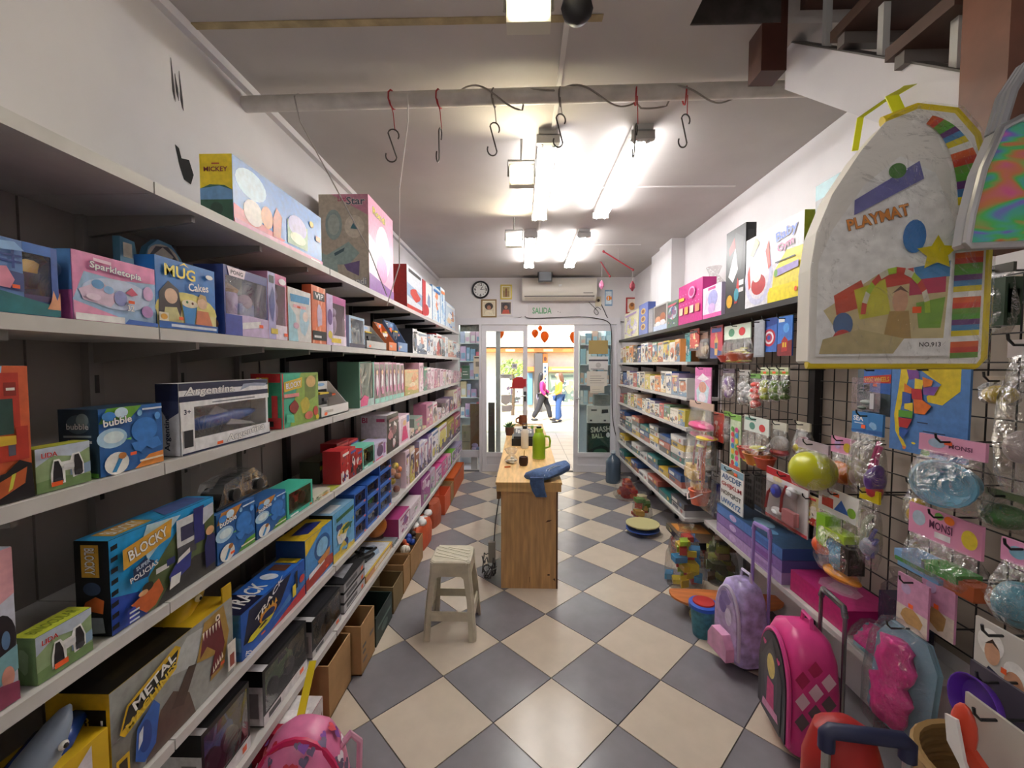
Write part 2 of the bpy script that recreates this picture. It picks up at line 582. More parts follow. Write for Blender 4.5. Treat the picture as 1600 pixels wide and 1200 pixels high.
# --- staircase
WS = M('D3CFD4', .5, noise=.04, scale=5)
st = thing('staircase', 'white steel staircase with dark wooden treads beside the ceiling opening', 'staircase', (1.05, 1.7, 2.7))
def sl(x, y, z):
    return (x - 1.05, y - 1.7, z - 2.7)
for nm, x in (('stringer', 1.02), ('stringer', 1.5)):
    m = MB()
    p0, p1 = (1.75, 2.755), (.98, 2.055)
    m.prism([(1.75, 2.80), (1.75, 2.62), (1.05, 2.043), (1.05, 2.223)], lambda u, v, t: sl(x + t, u, v), .045, WS)
    m.build(nm, st)
    MB().prism([(1.75, 2.806), (1.75, 2.80), (1.05, 2.223), (1.05, 2.229)], lambda u, v, t: sl(x - .004 + t, u, v), .053, M('5A5552', .6)).build('stringer_cap', st)
for y1, z in ((1.70, 2.815), (1.46, 2.585), (1.24, 2.375)):
    MB().box(sl(.99, max(1.05, y1 - .25), z), sl(1.55, y1, z + .035), M('4B3229', .5, noise=.25, scale=12)).build('tread', st)
    MB().box(sl(1.0, y1 - .05, z - .035), sl(1.5, y1 - .02, z), M('6A625E', .5)).build('tread_rail', st)
    MB().box(sl(1.03, y1 - .16, z - .19), sl(1.05, y1 - .14, z), M('BDBDBB', .4)).build('tread_post', st)
pw = M('6B4030', .45, noise=.25, scale=9)
m = MB().box((-.05, -.05, -.62), (.05, .05, .62), pw)
m.build('wooden_post', None, (1.045, .985, 2.42), label='varnished brown wooden post beside the staircase treads', cat='post')
MB().box((-.045, -.045, -.13), (.045, .045, .5), M('4A2A22', .5, noise=.2, scale=9)).build('wooden_post', None, (.9, 1.66, 2.735), label='short dark wooden post hanging at the stairwell corner', cat='post')
# --- ceiling pipe with cords and hooks
PY, PZ = 1.9, 2.695
pp = thing('ceiling_pipe', 'dirty white pipe crossing the room under the ceiling', 'pipe', (0, PY, PZ))
MB().tube([(XL, 0, -.01), (-.4, 0, 0), (.5, 0, .012), (1.22, 0, .02)], .032, M('C9C3BC', .5, noise=.15, scale=12), 12).build('pipe', pp, smooth=True)
cr = MB()
pts = []
for i in range(90):
    x = -.35 + i * .0165
    a = i * .55 * (1 if i % 30 < 22 else .4)
    pts.append((x, .038 * math.cos(a * .45), .038 * math.sin(a * .45) + .01 * math.sin(i * .2)))
cr.tube(pts, .004, M('8D857E', .7), 5)
cr.build('wound_cord', pp, smooth=True)
MB().tube([(-.98, 0, .03), (-.98, -.034, 0), (-.96, -.03, -.1), (-.86, .1, -.34), (-.80, .35, -.56), (-.80, .62, -.74)], .003, M('A9A29B', .8), 5).build('string', pp)
MB().tube([(-.49, -.034, 0), (-.5, 0, -.09), (-.57, .1, -.34), (-.66, .4, -.62), (-.80, .62, -.80)], .0035, M('D8D4CE', .8), 5).build('string', pp)
HK = M('4A4541', .4, .6)
for k, (px, py, tied, tilt) in enumerate(((613, 225, 'red', .55), (686, 225, 'red', 1.5), (771, 217, 'grey', .6), (874, 205, 'grey', .5), (992, 222, 'red', 1.2), (1069, 208, 'red', .45))):
    zc = Zof(py, 0, PY)
    xc = Xof(px, PY, zc)
    T = thing('ceiling_hook', ['steel S-hook tied with red string beside the white cord', 'thin steel hook seen edge-on hanging from red string', 'steel S-hook on a grey thread near the lit floodlight',
              'bent steel S-hook hanging over the long fluorescent tube', 'steel S-hook on red string hanging at the tube fixture end', 'steel S-hook on red string closest to the stairs'][k], 'hook', (xc, PY, zc), 0, 'hooks hanging from the ceiling pipe')
    pts = []
    r = .024
    for i in range(9):
        a = PI * (-.15 + 1.1 * i / 8)
        pts.append((r * math.cos(a), 0, .045 + r * math.sin(a)))
    for i in range(9):
        a = PI * (0 - 1.1 * i / 8)
        pts.append((-r * 0 + r * math.cos(a) * 1, 0, -.045 + r * math.sin(a)))
    ct, sn = math.cos(tilt), math.sin(tilt)
    MB().tube([(x * ct + z * .12, x * sn, z) for x, y, z in pts], .0032, HK, 6).build('hook', T, smooth=True)
    rc = M('A02A2E', .8) if tied == 'red' else M('77706A', .8)
    zt = PZ - zc
    MB().tube([(.012, 0, .068), (.008, -.01, zt - .06), (0, -.034, zt - .02)], .002, rc, 5).build('string', T)
    MB().tube([(.006 * math.sin(i), .036 * math.cos(i * .7), zt + .036 * math.sin(i * .7)) for i in range(10)], .0035, rc, 5).build('knot', T)
# --- fluorescent fixtures
TUBE = MEMIT('tube_light', (1., .985, .965), TUBE_POWER)
FW = M('B9B7B5', .5)
lab = ['twin fluorescent fixture over the desk aisle, close to the pipe', 'twin fluorescent fixture nearer the packed gridwall, close to the pipe', 'distant twin fluorescent fixture in line with the desk', 'distant twin fluorescent fixture on the gridwall side', 'twin fluorescent fixture behind the viewer over the aisle']
for k, (x, y0, y1) in enumerate(((.13, 2.28, 3.5), (.61, 2.25, 3.47), (.07, 3.93, 5.2), (.55, 3.93, 5.2), (-.62, -1.25, -.03))):
    T = thing('fluorescent_light', lab[k], 'ceiling light', (x, y0, ZC), 0, 'fluorescent fixtures on the ceiling')
    L = y1 - y0
    MB().box((-.05, 0, -.035), (.05, L, 0), FW).build('housing', T)
    for e in (0, L - .03):
        MB().box((-.06, e, -.075), (.06, e + .03, -.03), FW).build('end_cap', T)
    for s_ in (-.032, .032):
        MB().tube([(s_, .02, -.062), (s_, L - .02, -.062)], .0145, TUBE, 8).build('tube', T, smooth=True)
        MB().tube([(s_, .012, -.062), (s_, .05, -.062)], .016, M('9A9A9A', .4, .5), 8).build('tube_cap', T)
# --- floodlights
FLOOD = MEMIT('flood_light', (1., .9, .62), FLOOD_POWER)
for k, (px, py, y, lit) in enumerate(((815, 272, 2.36, 1), (803, 374, 3.6, 1), (826, 4, 1.33, 1), (852, 431, 5.75, 0))):
    z = Zof(py, 0, y)
    x = Xof(px, y, z)
    T = thing('floodlight', ['lit square floodlight hanging beside the first tube fixture', 'lit floodlight further back beside the second tube fixture', 'lit floodlight at the ceiling above the pipe', 'unlit black floodlight above the air conditioner'][k], 'floodlight', (x, y, z), 0, 'ceiling floodlights')
    d = .055 if k != 3 else .08
    MB().box((-d - .012, 0, -d * .8 - .012), (d + .012, .05, d * .8 + .012), M('C8C4B8', .4) if lit else M('222222', .4)).build('housing', T)
    MB().box((-d, -.003, -d * .8), (d, .001, d * .8), FLOOD if lit else M('8A9096', .2)).build('lens', T)
    MB().tube([(-d - .018, .03, 0), (-d - .018, .03, d + .03), (d + .018, .03, d + .03), (d + .018, .03, 0)], .006, M('8A8782', .4, .5), 6).build('yoke', T)
    MB().tube([(0, .03, d + .03), (0, .03, ZC - z)], .008, M('8A8782', .4, .5), 6).build('stem', T)
    if k == 2:
        MB().ell((.15, .05, .02), (.05, .04, .05), '1C1C1E', 10, 6).build('sensor', T, smooth=True)

# ============================================================ BACK WALL
def bz(py, px=830, y=YB):
    return Zof(py, bx(px, py, y), y)
def onwall(name, label, cat, px0, py0, px1, py1, y=YB - .001):
    """thing flat on the back wall; returns T,w,h with origin at lower left"""
    x0, x1, z1, z0 = bx(px0, py0, y), bx(px1, py0, y), bz(py0, px0, y), bz(py1, px0, y)
    return thing(name, label, cat, (x0, y, z0)), x1 - x0, z1 - z0
T = thing('wall_clock', 'round black-rimmed wall clock with white face above the door', 'clock', (bx(751, 453), YB, bz(453, 751)))
def disc(r, t0, t1, mat, n=28):
    return MB().lathe([(r, t0), (r, t1)], None, mat, n, lambda a, b, t: (a, -t, b))
MB().lathe([(.122, 0), (.126, .02), (.12, .032), (.102, .03), (.1, .018), (.1, 0)], None, M('17171A', .3), 32, lambda a, b, t: (a, -t, b)).build('rim', T, smooth=True)
disc(.103, .004, .016, M('EDEDEA', .5)).build('dial', T)
mb = MB()
for s_, u, v in (('12', 0, .075), ('3', .078, 0), ('6', 0, -.075), ('9', -.078, 0), ('1', .04, .066), ('2', .067, .038), ('4', .067, -.038), ('5', .04, -.066), ('7', -.04, -.066), ('8', -.067, -.038), ('10', -.067, .038), ('11', -.04, .066)):
    vs, fs, a0, a1, b0, b1 = textmesh(s_, .02)
    k = (.042 if s_ in ('12', '3', '6', '9') else .02) / .73
    mb.add([(u + (x - (a0 + a1) / 2) * k, -.0175, v + (y - (b0 + b1) / 2) * k) for x, y in vs], fs, '151515')
mb.build('numerals', T)
MB().bar((0, -.019, 0), (.03, -.019, .045), .008, .002, '111111', (0, 1, 0)).build('hour_hand', T)
MB().bar((0, -.021, 0), (.075, -.021, .008), .005, .002, '111111', (0, 1, 0)).build('minute_hand', T)
def picture(label, px0, py0, px1, py1, fc, items, mat=None):
    T, w_, h = onwall('framed_picture', label, 'picture', px0, py0, px1, py1)
    b = .018
    m = MB()
    m.box((0, -.018, 0), (w_, 0, b), fc).box((0, -.018, h - b), (w_, 0, h), fc).box((0, -.018, b), (b, 0, h - b), fc).box((w_ - b, -.018, b), (w_, 0, h - b), fc)
    m.build('frame', T)
    MB().box((b, -.006, b), (w_ - b, 0, h - b), mat or 'E9E2CC').build('picture_sheet', T)
    art(T, w_, h, lambda u, v, t: (u * w_, -.006 - t, v * h), items, 'print')
port = lambda bg, hair, rb: [('r', .14, .14, .86, .86, bg), ('p', [(.2, .14), (.3, .4), (.7, .4), (.8, .14)], rb), ('e', .5, .62, .27, .2, hair), ('e', .5, .55, .13, .12, 'A8755A')]
picture('gold-framed devotional print with a standing figure above the portraits', 782, 445, 800, 468, M('C9B24A', .3, .4), [('r', .2, .15, .8, .85, 'B9A55A'), ('p', [(.4, .18), (.42, .7), (.5, .8), (.58, .7), (.6, .18)], '7A4A30'), ('r', .25, .2, .36, .6, '8A7340'), ('r', .64, .2, .75, .6, '8A7340')])
picture('brown-framed sepia portrait of a person under the clock', 752, 468, 776, 496, M('8A6A33', .4), port('D9CBAE', '2A1F1C', 'E8DCC0'))
picture('white-framed portrait of a person in orange robe', 780, 469, 801, 494, M('D8D4DC', .4), port('4A3A3C', '191314', 'B8432A'))
picture('small red-framed picture hanging by the games shelves', 978, 465, 997, 490, M('B03A3A', .5), [('r', .15, .12, .85, .88, 'EFE6DA'), ('e', .5, .45, .26, .24, 'C98A4A'), ('e', .5, .55, .14, .12, '7A4A2A')])
T, w_, h = onwall('paper_picture', 'blue paper picture of an orange fish by the wall socket', 'picture', 945, 453, 957, 478)
MB().box((0, -.004, 0), (w_, 0, h), '7FA6C6').build('sheet', T)
art(T, w_, h, lambda u, v, t: (u * w_, -.004 - t, v * h), [('r', .12, .1, .88, .9, 'DCE8F0'), ('e', .5, .48, .3, .16, 'E98A2A'), ('r', .4, .36, .5, .6, 'FFFFFF'), ('p', [(.75, .48), (.9, .62), (.9, .34)], 'E98A2A')])
# air conditioner
x0, x1 = bx(816, 455), bx(929, 455)
z0, z1 = bz(472), bz(438)
T = thing('air_conditioner', 'white split air conditioner over the doorway', 'air conditioner', (x0, YB - .001, z0))
w_, h = x1 - x0, z1 - z0
AC = M('E8E2D6', .3)
MB().prism([(0, .02), (-.1, 0), (-.16, .035), (-.19, .11), (-.185, h - .03), (-.16, h), (0, h)], lambda u, v, t: (t, u, v), w_, AC).build('casing', T, smooth=True)
MB().box((.03, -.182, .048), (w_ - .03, -.15, .06), '4A4540').build('air_slot', T)
MB().obox((w_ / 2, -.15, .025), (w_ / 2 - .04, 0, 0), (0, .035, -.016), (0, .002, .004), M('DDD6C9', .4)).build('flap', T)
MB().box((w_ * .82, -.194, .09), (w_ * .95, -.189, .1), '6A6560').build('badge', T)
MB().box((w_ * .49, -.194, h * .6), (w_ * .53, -.189, h * .7), 'F4F4EF').build('indicator', T)
T, w_, h = onwall('exit_sign', 'white board reading SALIDA in green above the doorway', 'sign', 825, 474, 906, 497)
MB().box((0, -.01, 0), (w_, 0, h), M('D9D4D4', .6, noise=.04)).build('board', T)
art(T, w_, h, lambda u, v, t: (u * w_, -.01 - t, v * h), [('t', 'SALIDA', .27, .5, .42, .37, '2E8B4A'), ('e', .58, .42, .008, .03, '3A3A3A'), ('e', .62, .38, .006, .03, '3A3A3A')], 'lettering')
T, w_, h = onwall('wall_socket', 'cream wall socket with a plugged-in black cable', 'socket', 930, 464, 939, 479)
MB().box((0, -.025, 0), (w_, 0, h), 'D9CFB4').build('plate', T)
MB().ell((w_ * .5, -.04, h * .6), (.02, .02, .02), '2A2623', 8, 6).build('plug', T, smooth=True)
def wire(label, pts, y=YB - .012, r=.006, c='2A2522', name='power_cable'):
    P = [(bx(a, b, y), y, bz(b, a, y)) for a, b in pts]
    q = []
    for i in range(len(P) - 1):
        for k in range(4):
            t = k / 4
            p0, p1, p2, p3 = P[max(i - 1, 0)], P[i], P[i + 1], P[min(i + 2, len(P) - 1)]
            q.append(tuple(.5 * (2 * b + (c_ - a) * t + (2 * a - 5 * b + 4 * c_ - d) * t * t + (3 * b - a - 3 * c_ + d) * t ** 3) for a, b, c_, d in zip(p0, p1, p2, p3)))
    q.append(P[-1])
    MB().tube(q, r, M(c, .6), 6).build(name, smooth=True, label=label, cat='cable')
wire('thick black cable sagging along the door header', [(820, 494), (826, 497), (850, 497), (905, 495), (935, 498), (950, 503), (955, 515), (956, 560), (957, 650), (965, 690), (972, 712)], YB - .05)
wire('black cable from the socket running to the shelves', [(938, 473), (944, 485), (950, 497), (962, 502), (975, 503)])
wire('thin looped black cable below the air conditioner', [(920, 472), (928, 480), (935, 488), (932, 492), (928, 486), (933, 480), (939, 484)], r=.004)
wire('grey cable stub running along the header', [(755, 500), (785, 498), (808, 497), (815, 495)], r=.005, c='6A6460')
# --- door frame and leaves
AL = M('DAD8DC', .35, noise=.02)
m = MB().box((bx(716), YB - .03, DZ - .08), (bx(968), YB + .1, DZ + .01), AL)
m.box((bx(749, 620), YB - .03, 0), (bx(753, 620), YB + .1, DZ - .08), AL)
m.box((bx(962), YB - .03, 0), (bx(970), YB + .1, DZ - .08), AL)
m.build('door_frame', kind='structure')
def leaf(name, xa, xb, y, mid=None, rail=.4):
    sw = .062
    fr = MB().box((xa, y, .0), (xa + sw, y + .04, DZ - .085), AL).box((xb - sw, y, 0), (xb, y + .04, DZ - .085), AL)
    fr.box((xa + sw, y, DZ - .085 - sw * 1.4), (xb - sw, y + .04, DZ - .085), AL).box((xa + sw, y, 0), (xb - sw, y + .04, .1), AL).box((xa + sw, y, .22), (xb - sw, y + .04, .28), AL)
    fr = fr.build(name, kind='structure')
    MB().box((xa + sw, y + .012, .1), (xb - sw, y + .028, .22), M('CFCDD2', .4)).build('kick_panel', fr)
    MB().box((xa + sw, y + .017, .28), (xb - sw, y + .023, DZ - .085 - sw * 1.4), GLASS).build('window_pane', fr)
    return fr
x752, x823, x897, x965 = bx(753), bx(824), bx(897), bx(962)
d1 = leaf('door_1', x752, x823, YB + .0)
MB().box((x823 - .05, YB - .02, 1.02), (x823 - .015, YB, 1.16), '3A3A3E').build('lock_plate', d1)
MB().tube([(x823 - .033, YB - .02, 1.1), (x823 - .033, YB - .055, 1.1), (x823 - .1, YB - .055, 1.1)], .009, M('B8B8BC', .3, .8), 8).build('door_handle', d1, smooth=True)
d2 = leaf('door_2', x897, x965, YB + .0)
MB().box((x897 + .012, YB - .02, 1.0), (x897 + .05, YB, 1.18), M('C9C9CD', .3)).build('lock_plate', d2)
MB().tube([(x897 + .03, YB - .02, 1.06), (x897 + .03, YB - .055, 1.06), (x897 + .09, YB - .055, 1.06)], .009, M('B8B8BC', .3, .8), 8).build('door_handle', d2, smooth=True)
m = MB().box((bx(716), YB + .05, .28), (bx(749), YB + .056, DZ - .08), GLASS)
fx = m.build('window_1', kind='structure')
MB().box((bx(716), YB + .03, .2), (bx(750), YB + .08, .3), AL).build('window_sill', fx)
MB().box((bx(774, 620), YB + .12, 0), (bx(781, 620), YB + .17, DZ - .1), M('AFADAF', .4)).build('door_jamb', kind='structure')
MB().box((bx(718), YB + .07, bz(517)), (bx(750), YB + .1, bz(506)), M('8E8C86', .8, noise=.3, scale=40)).build('roller_valance', None, label='grey rolled fabric valance above the side window', cat='valance')
# papers and signs on the glass
def paper(label, px0, py0, px1, py1, c, items=None, y=YB + .012, name='paper_notice'):
    x0, x1, z1, z0 = bx(px0, py0, y), bx(px1, py0, y), bz(py0, px0, y), bz(py1, px0, y)
    T = thing(name, label, 'notice', (x0, y, z0))
    MB().box((0, -.003, 0), (x1 - x0, 0, z1 - z0), M(c, .7)).build('sheet', T)
    if items:
        art(T, x1 - x0, z1 - z0, lambda u, v, t: (u * (x1 - x0), -.003 - t, v * (z1 - z0)), items, 'print')
paper('plain brown cardboard notice taped to the open door glass', 920, 532, 950, 553, 'A8925A')
lines = lambda n, c='8A857E': [('r', .15, .2 + i * .6 / n, .85 - (i % 2) * .15, .23 + i * .6 / n, c) for i in range(n)]
paper('white sheet with dark band taped below the brown notice', 920, 557, 950, 578, 'DAD8D6', [('r', 0, .65, 1, .78, '4A4A52'), ('e', .5, .35, .14, .2, 'B9B6B4'), ('r', .1, .05, .8, .09, '6A6A6A')])
paper('large faded sheet with three lines on the door glass', 917, 580, 949, 603, 'D6D0C4', lines(4))
paper('small cream sheet lowest on the door glass', 922, 603, 944, 614, 'D9D2C0', lines(2))
paper('beige price board behind the side window', 740, 556, 753, 584, 'CFC5AE', [('r', .1, .86, .9, .93, '3A3A3A'), ('r', .25, .4, .8, .68, '8A8378')], YB - .012)
paper('green notice card at the shelf end', 721, 571, 734, 592, '5E7A68', [('r', .1, .8, .9, .95, '2E5A3E'), ('r', .15, .3, .8, .36, 'C8D4CA'), ('r', .15, .5, .7, .56, 'C8D4CA')], YB - .012)
paper('white strip sign on the door pane', 781, 585, 800, 591, 'EDEDED', [('r', .08, .6, .92, .75, '5A5A5A'), ('r', .2, .25, .8, .4, '5A5A5A')])
paper('small white notice high on the far pane', 800, 568, 808, 576, 'D5D3DC', [('r', .2, .3, .8, .7, '9A98A6')])
def tagboard(label, cx, cy, pts, c, y=YB - .006, t=.006):
    z, x = bz(cy, cx, y), bx(cx, cy, y)
    T = thing('door_sign', label, 'sign', (x, y, z))
    s = YB / FPX
    MB().prism([(a * s, b * s) for a, b in pts], lambda u, v, k: (u, -k, v), t, M(c, .5)).build('board', T)
    return T
tagboard('red dome-shaped cutout sign stuck on the sliding door stile', 809, 598, [(-13, -9), (8, -9), (10, -6), (13, -6), (13, 6), (9, 6), (7, 9), (-2, 9), (-7, 6), (-9, -2), (-9, -6), (-12, -7)], 'B01F26')
T = tagboard('white house-shaped paper low on the door pane', 790, 623, [(-7, -6), (0, -10), (7, -6), (7, 6), (-7, 6)], 'DAD6D2', YB + .012, .003)
tagboard('white wavy paper below the house-shaped one', 792, 638, [(-8, -6), (6, -5), (9, 0), (8, 6), (-2, 4), (-8, 5)], 'E2DEDA', YB + .012, .003)
# hanging paper mobiles
def mobile(label, a, b, y, drops):
    za, zb = Zof(a[1], .8, y), Zof(b[1], .8, y)
    A, B = Vector((Xof(a[0], y, za), y, za)), Vector((Xof(b[0], y, zb), y, zb))
    T = thing('paper_mobile', label, 'mobile', A)
    MB().tube([(0, 0, 0), B - A], .007, M('9A2230', .5), 6).build('stick', T)
    for e in (Vector((0, 0, 0)), B - A):
        MB().ell(e, .014, '8A1A28', 8, 6).build('bead', T, smooth=True)
    m = (B - A) / 2
    MB().tube([m, m + Vector((0, 0, ZC - A.z - m.z))], .0015, M('D8D4D0', .8), 4).build('thread', T)
    for px, py, q in drops:
        zz = Zof(py, .8, y)
        p = Vector((Xof(px, y, zz), y, zz)) - A
        t = min(1, max(0, p.x / (B - A).x))
        MB().tube([(B - A) * t, p], .0015, M('D8D4D0', .8), 4).build('thread', T)
        if q:
            MB().lathe([(.004, -.05), (.03, -.012), (.03, .02), (.004, .06)], p, M(q, .6), 6).build('ornament', T)
mobile('dark red stick mobile nearer the tall shelf', (943, 393), (989, 422), 4.6, ((988, 448, '7A2230'),))
mobile('red stick mobile with a paper lantern by the air conditioner', (938, 408), (953, 432), 5.2, ((940, 446, 'B06A8A'), (952, 455, None)))

# ============================================================ OUTSIDE: gallery and street
GFL = M('D9CFC4', .3, noise=.05, scale=4)
GL, GR, GY = -1.3, 1.55, 9.6
fg = MB().box((GL, YB + .1, -.05), (GR, GY, -.004), M('8A847E', .8)).build('floor_gallery', kind='structure')
for i in range(7):
    for j in range(9):
        a, b = GL + i * .407, YB + .1 + j * .38
        MB().box((a + .003, b + .003, -.005), (min(a + .404, GR), min(b + .377, GY), 0), GFL).build('floor_tile', fg)
MB().box((GL - .7, YB + .12, 2.42), (GR + .7, GY, 2.5), M('F2F0EC', .6)).build('ceiling_gallery', kind='structure')
for k in range(12):
    y = YB + .3 + k * .27
    MB().box((GL, y, 2.405), (GR, y + .2, 2.42), M('E9E6E0', .5)).build('trim_%d' % (k + 2), kind='structure')
MB().box((GL - 1.5, GY, -.4), (GR + 1.5, GY + .0, 0), M('9A948C', .8)).build('step_riser', kind='structure')
WH = M('EFEFEC', .4)
for k, y in enumerate((7.0, 8.4)):
    T = thing('gallery_light', ['tube light on the gallery ceiling just outside the door', 'tube light on the gallery ceiling near the street'][k], 'ceiling light', (.25, y, 2.405))
    MB().box((-.6, -.04, -.03), (.6, .04, 0), WH).build('housing', T)
    MB().tube([(-.58, 0, -.045), (.58, 0, -.045)], .014, TUBE, 8).build('tube', T)
def showcase(label, xa, xb, ya, yb, xg, seed, pal):
    """glazed display window along the gallery: plinth, mullions, panes, goods"""
    T = thing('display_case', label, 'display case', (xa, ya, 0))
    L, W = yb - ya, xb - xa
    g = xg - xa
    MB().box((0, 0, 0), (W, L, .45), WH).build('plinth', T)
    MB().box((0, 0, 2.3), (W, L, 2.4), WH).build('canopy', T)
    o = W if g < W / 2 else 0
    MB().box((o - .01, 0, .45), (o + .01, L, 2.3), M('E6EEF0', .6)).build('back_panel', T)
    for k in range(5):
        y = L * k / 4
        MB().box((g - .015, max(0, y - .015), .45), (g + .015, min(L, y + .015), 2.3), M('C9CDD0', .3, .4)).build('mullion', T)
    for k in range(4):
        MB().box((g - .003, L * k / 4 + .02, .45), (g + .003, L * (k + 1) / 4 - .02, 2.3), GLASS).build('window_pane', T)
    for z in (.95, 1.4, 1.85):
        MB().box((.03, .03, z), (W - .03, L - .03, z + .012), M('DDE8EA', .2)).build('glass_shelf', T)
    MB().tube([(W / 2, .1, 2.28), (W / 2, L - .1, 2.28)], .014, TUBE, 6).build('added_strip_light', T)  # unseen tube, added to brighten the goods behind the glass
    rg = random.Random(seed)
    for z in (.452, .964, 1.414, 1.864):
        y = .06
        while y < L - .3:
            w2, h2 = rg.uniform(.12, .25), rg.uniform(.2, .38)
            MB().box((.06, y, z), (W - .06, y + w2, z + h2), M(rg.choice(pal), .4)).box((.055, y + w2 * .2, z + h2 * .3), (W - .055, y + w2 * .8, z + h2 * .8), M(rg.choice(pal), .4)).build('display_goods', T)
            y += w2 + .02
    return T
showcase('tall glass display case along the gallery beyond the fixed pane', GL - .5, GL + .42, YB + .75, GY - .4, GL + .42, 3, ['D9C9DE', 'B9C9E4', 'E6B9CC', 'F0F0EC', 'A9C4D0', '7A9AB8', 'E0D2A8'])
showcase('glass display case along the gallery beside the open door', GR - .42, GR + .5, YB + .75, GY - .4, GR - .42, 5, ['C9D9E0', 'E9E4D8', 'B9CCD4', 'E4B9A9', 'A9B9C0', 'F0F0EC'])
def windisplay(label, x0, x1, zs, seed, pal):
    T = thing('window_display', label, 'display', (x0, YB + .34, 0))
    rg = random.Random(seed)
    W = x1 - x0
    for s_ in (0, W - .012):
        MB().box((s_, 0, 0), (s_ + .012, .2, 2.15), M('E4EAEC', .4)).build('side_panel', T)
    MB().box((0, .2, 0), (W, .21, 2.15), M('E8EEF0', .5)).build('back_panel', T)
    MB().tube([(.02, .04, 2.13), (W - .02, .04, 2.13)], .01, TUBE, 6).build('added_strip_light', T)  # tube added to light these goods, no source visible
    for z in zs:
        MB().box((.012, 0, z - .015), (W - .012, .2, z), M('DCE6E8', .3)).build('shelf', T)
        x = .02
        while x < W - .07:
            w2, h2 = rg.uniform(.045, .09), rg.uniform(.12, .24)
            g = MB().box((x, .02, z), (x + w2, .16, z + h2), M(rg.choice(pal), .4)).build('display_goods', T)
            m = MB()
            m.box((x + w2 * .15, .017, z + h2 * .15), (x + w2 * .85, .02, z + h2 * .55), M(rg.choice(pal), .4))
            m.build('goods_print', g)
            x += w2 + .008
windisplay('lit window display of pastel goods behind the side pane', bx(717, 600, 6.45), bx(752, 600, 6.45), (.75, 1.05, 1.33, 1.6, 1.87), 41, ['C9D4F0', 'E6C4DC', 'F2F2F0', 'A9C4E4', 'D4B4D8', 'E8D8B0', '8AB0D0', 'E0788A'])
windisplay('lit window display of pale blue goods behind the open door', bx(905, 600, 6.45), bx(957, 600, 6.45), (.95, 1.25, 1.55, 1.85), 43, ['C4DCE4', 'EFEFEA', 'A9CCD8', 'D8E4E4', 'E4C4B0', '8AB4C8'])
# cartons and posters standing behind the open door leaf
def stand(label, px0, py0, px1, py1, y, d, c, items=None, name='carton_box', cat='box'):
    z0, z1 = max(0, bz(py1, px0, y)), bz(py0, px0, y)
    x0, x1 = bx(px0, py1, y), bx(px1, py1, y)
    T = thing(name, label, cat, (x0, y, z0))
    MB().box((0, 0, 0), (x1 - x0, d, z1 - z0), M(c, .6, noise=.05)).build('carton', T)
    if items:
        art(T, *face(x1 - x0, z1 - z0, d, 'front'), items, 'print')
yb = YB + .14
stand('dark green poster box with white lettering behind the door glass', 918, 662, 962, 713, yb, .1, '26332E', [('r', .05, .05, .95, .6, '2F4A40'), ('t', 'SMASH', .45, .83, .17, .7, 'D8D8C8', 4), ('t', 'BALL', .35, .63, .14, .4, 'C9D4B8', 4), ('e', .72, .66, .07, .08, 'E8E8E8'), ('p', [(.05, .2), (.5, .35), (.95, .22), (.95, .05), (.05, .05)], '1B2622'), ('e', .45, .14, .24, .1, '3F6A50')])
stand('white carton with dark print stacked on the poster box', 918, 634, 954, 661, yb, .1, 'D5D2CC', [('r', .15, .7, .4, .8, '5A5A5A'), ('p', [(.6, .55), (.9, .6), (.88, .8), (.62, .78)], '3A3A3A'), ('r', .1, .1, .2, .2, '4A4A4A'), ('r', .7, .1, .8, .2, '4A4A4A')])
stand('grey carton topmost of the stack behind the door glass', 928, 617, 955, 633, yb, .1, '9A9C98', [('r', .05, .05, .95, .95, '8E908C')])
stand('brown board leaning inside the side window', 735, 631, 756, 712, yb + .11, .02, '7A6248')
stand('dark panel leaning beside the brown board', 763, 629, 773, 712, yb + .02, .02, '4A4644')
stand('beige cartons piled at the window foot', 722, 665, 734, 712, yb, .1, 'A79C84', [('r', 0, .45, 1, .48, '7A705C'), ('r', .2, .6, .5, .8, '8A806C')])
stand('low white carton under the plush toys behind the side window', 736, 712, 746, 736, yb, .1, 'D0CCC6')
m = MB()
for k in range(7):
    m.ell((.03 * (k % 3), .02 * k % .05, .04 + .05 * (k // 3)), (.05, .04, .035), ['B9A9D4', 'D490B4', '8A9AC8'][k % 3], 8, 6)
m.build('plush_pile', None, (bx(739.5, 705), yb + .05, bz(712, 742, yb) + .001), smooth=True, label='bag of lilac and pink plush toys on the window floor', cat='plush toys')
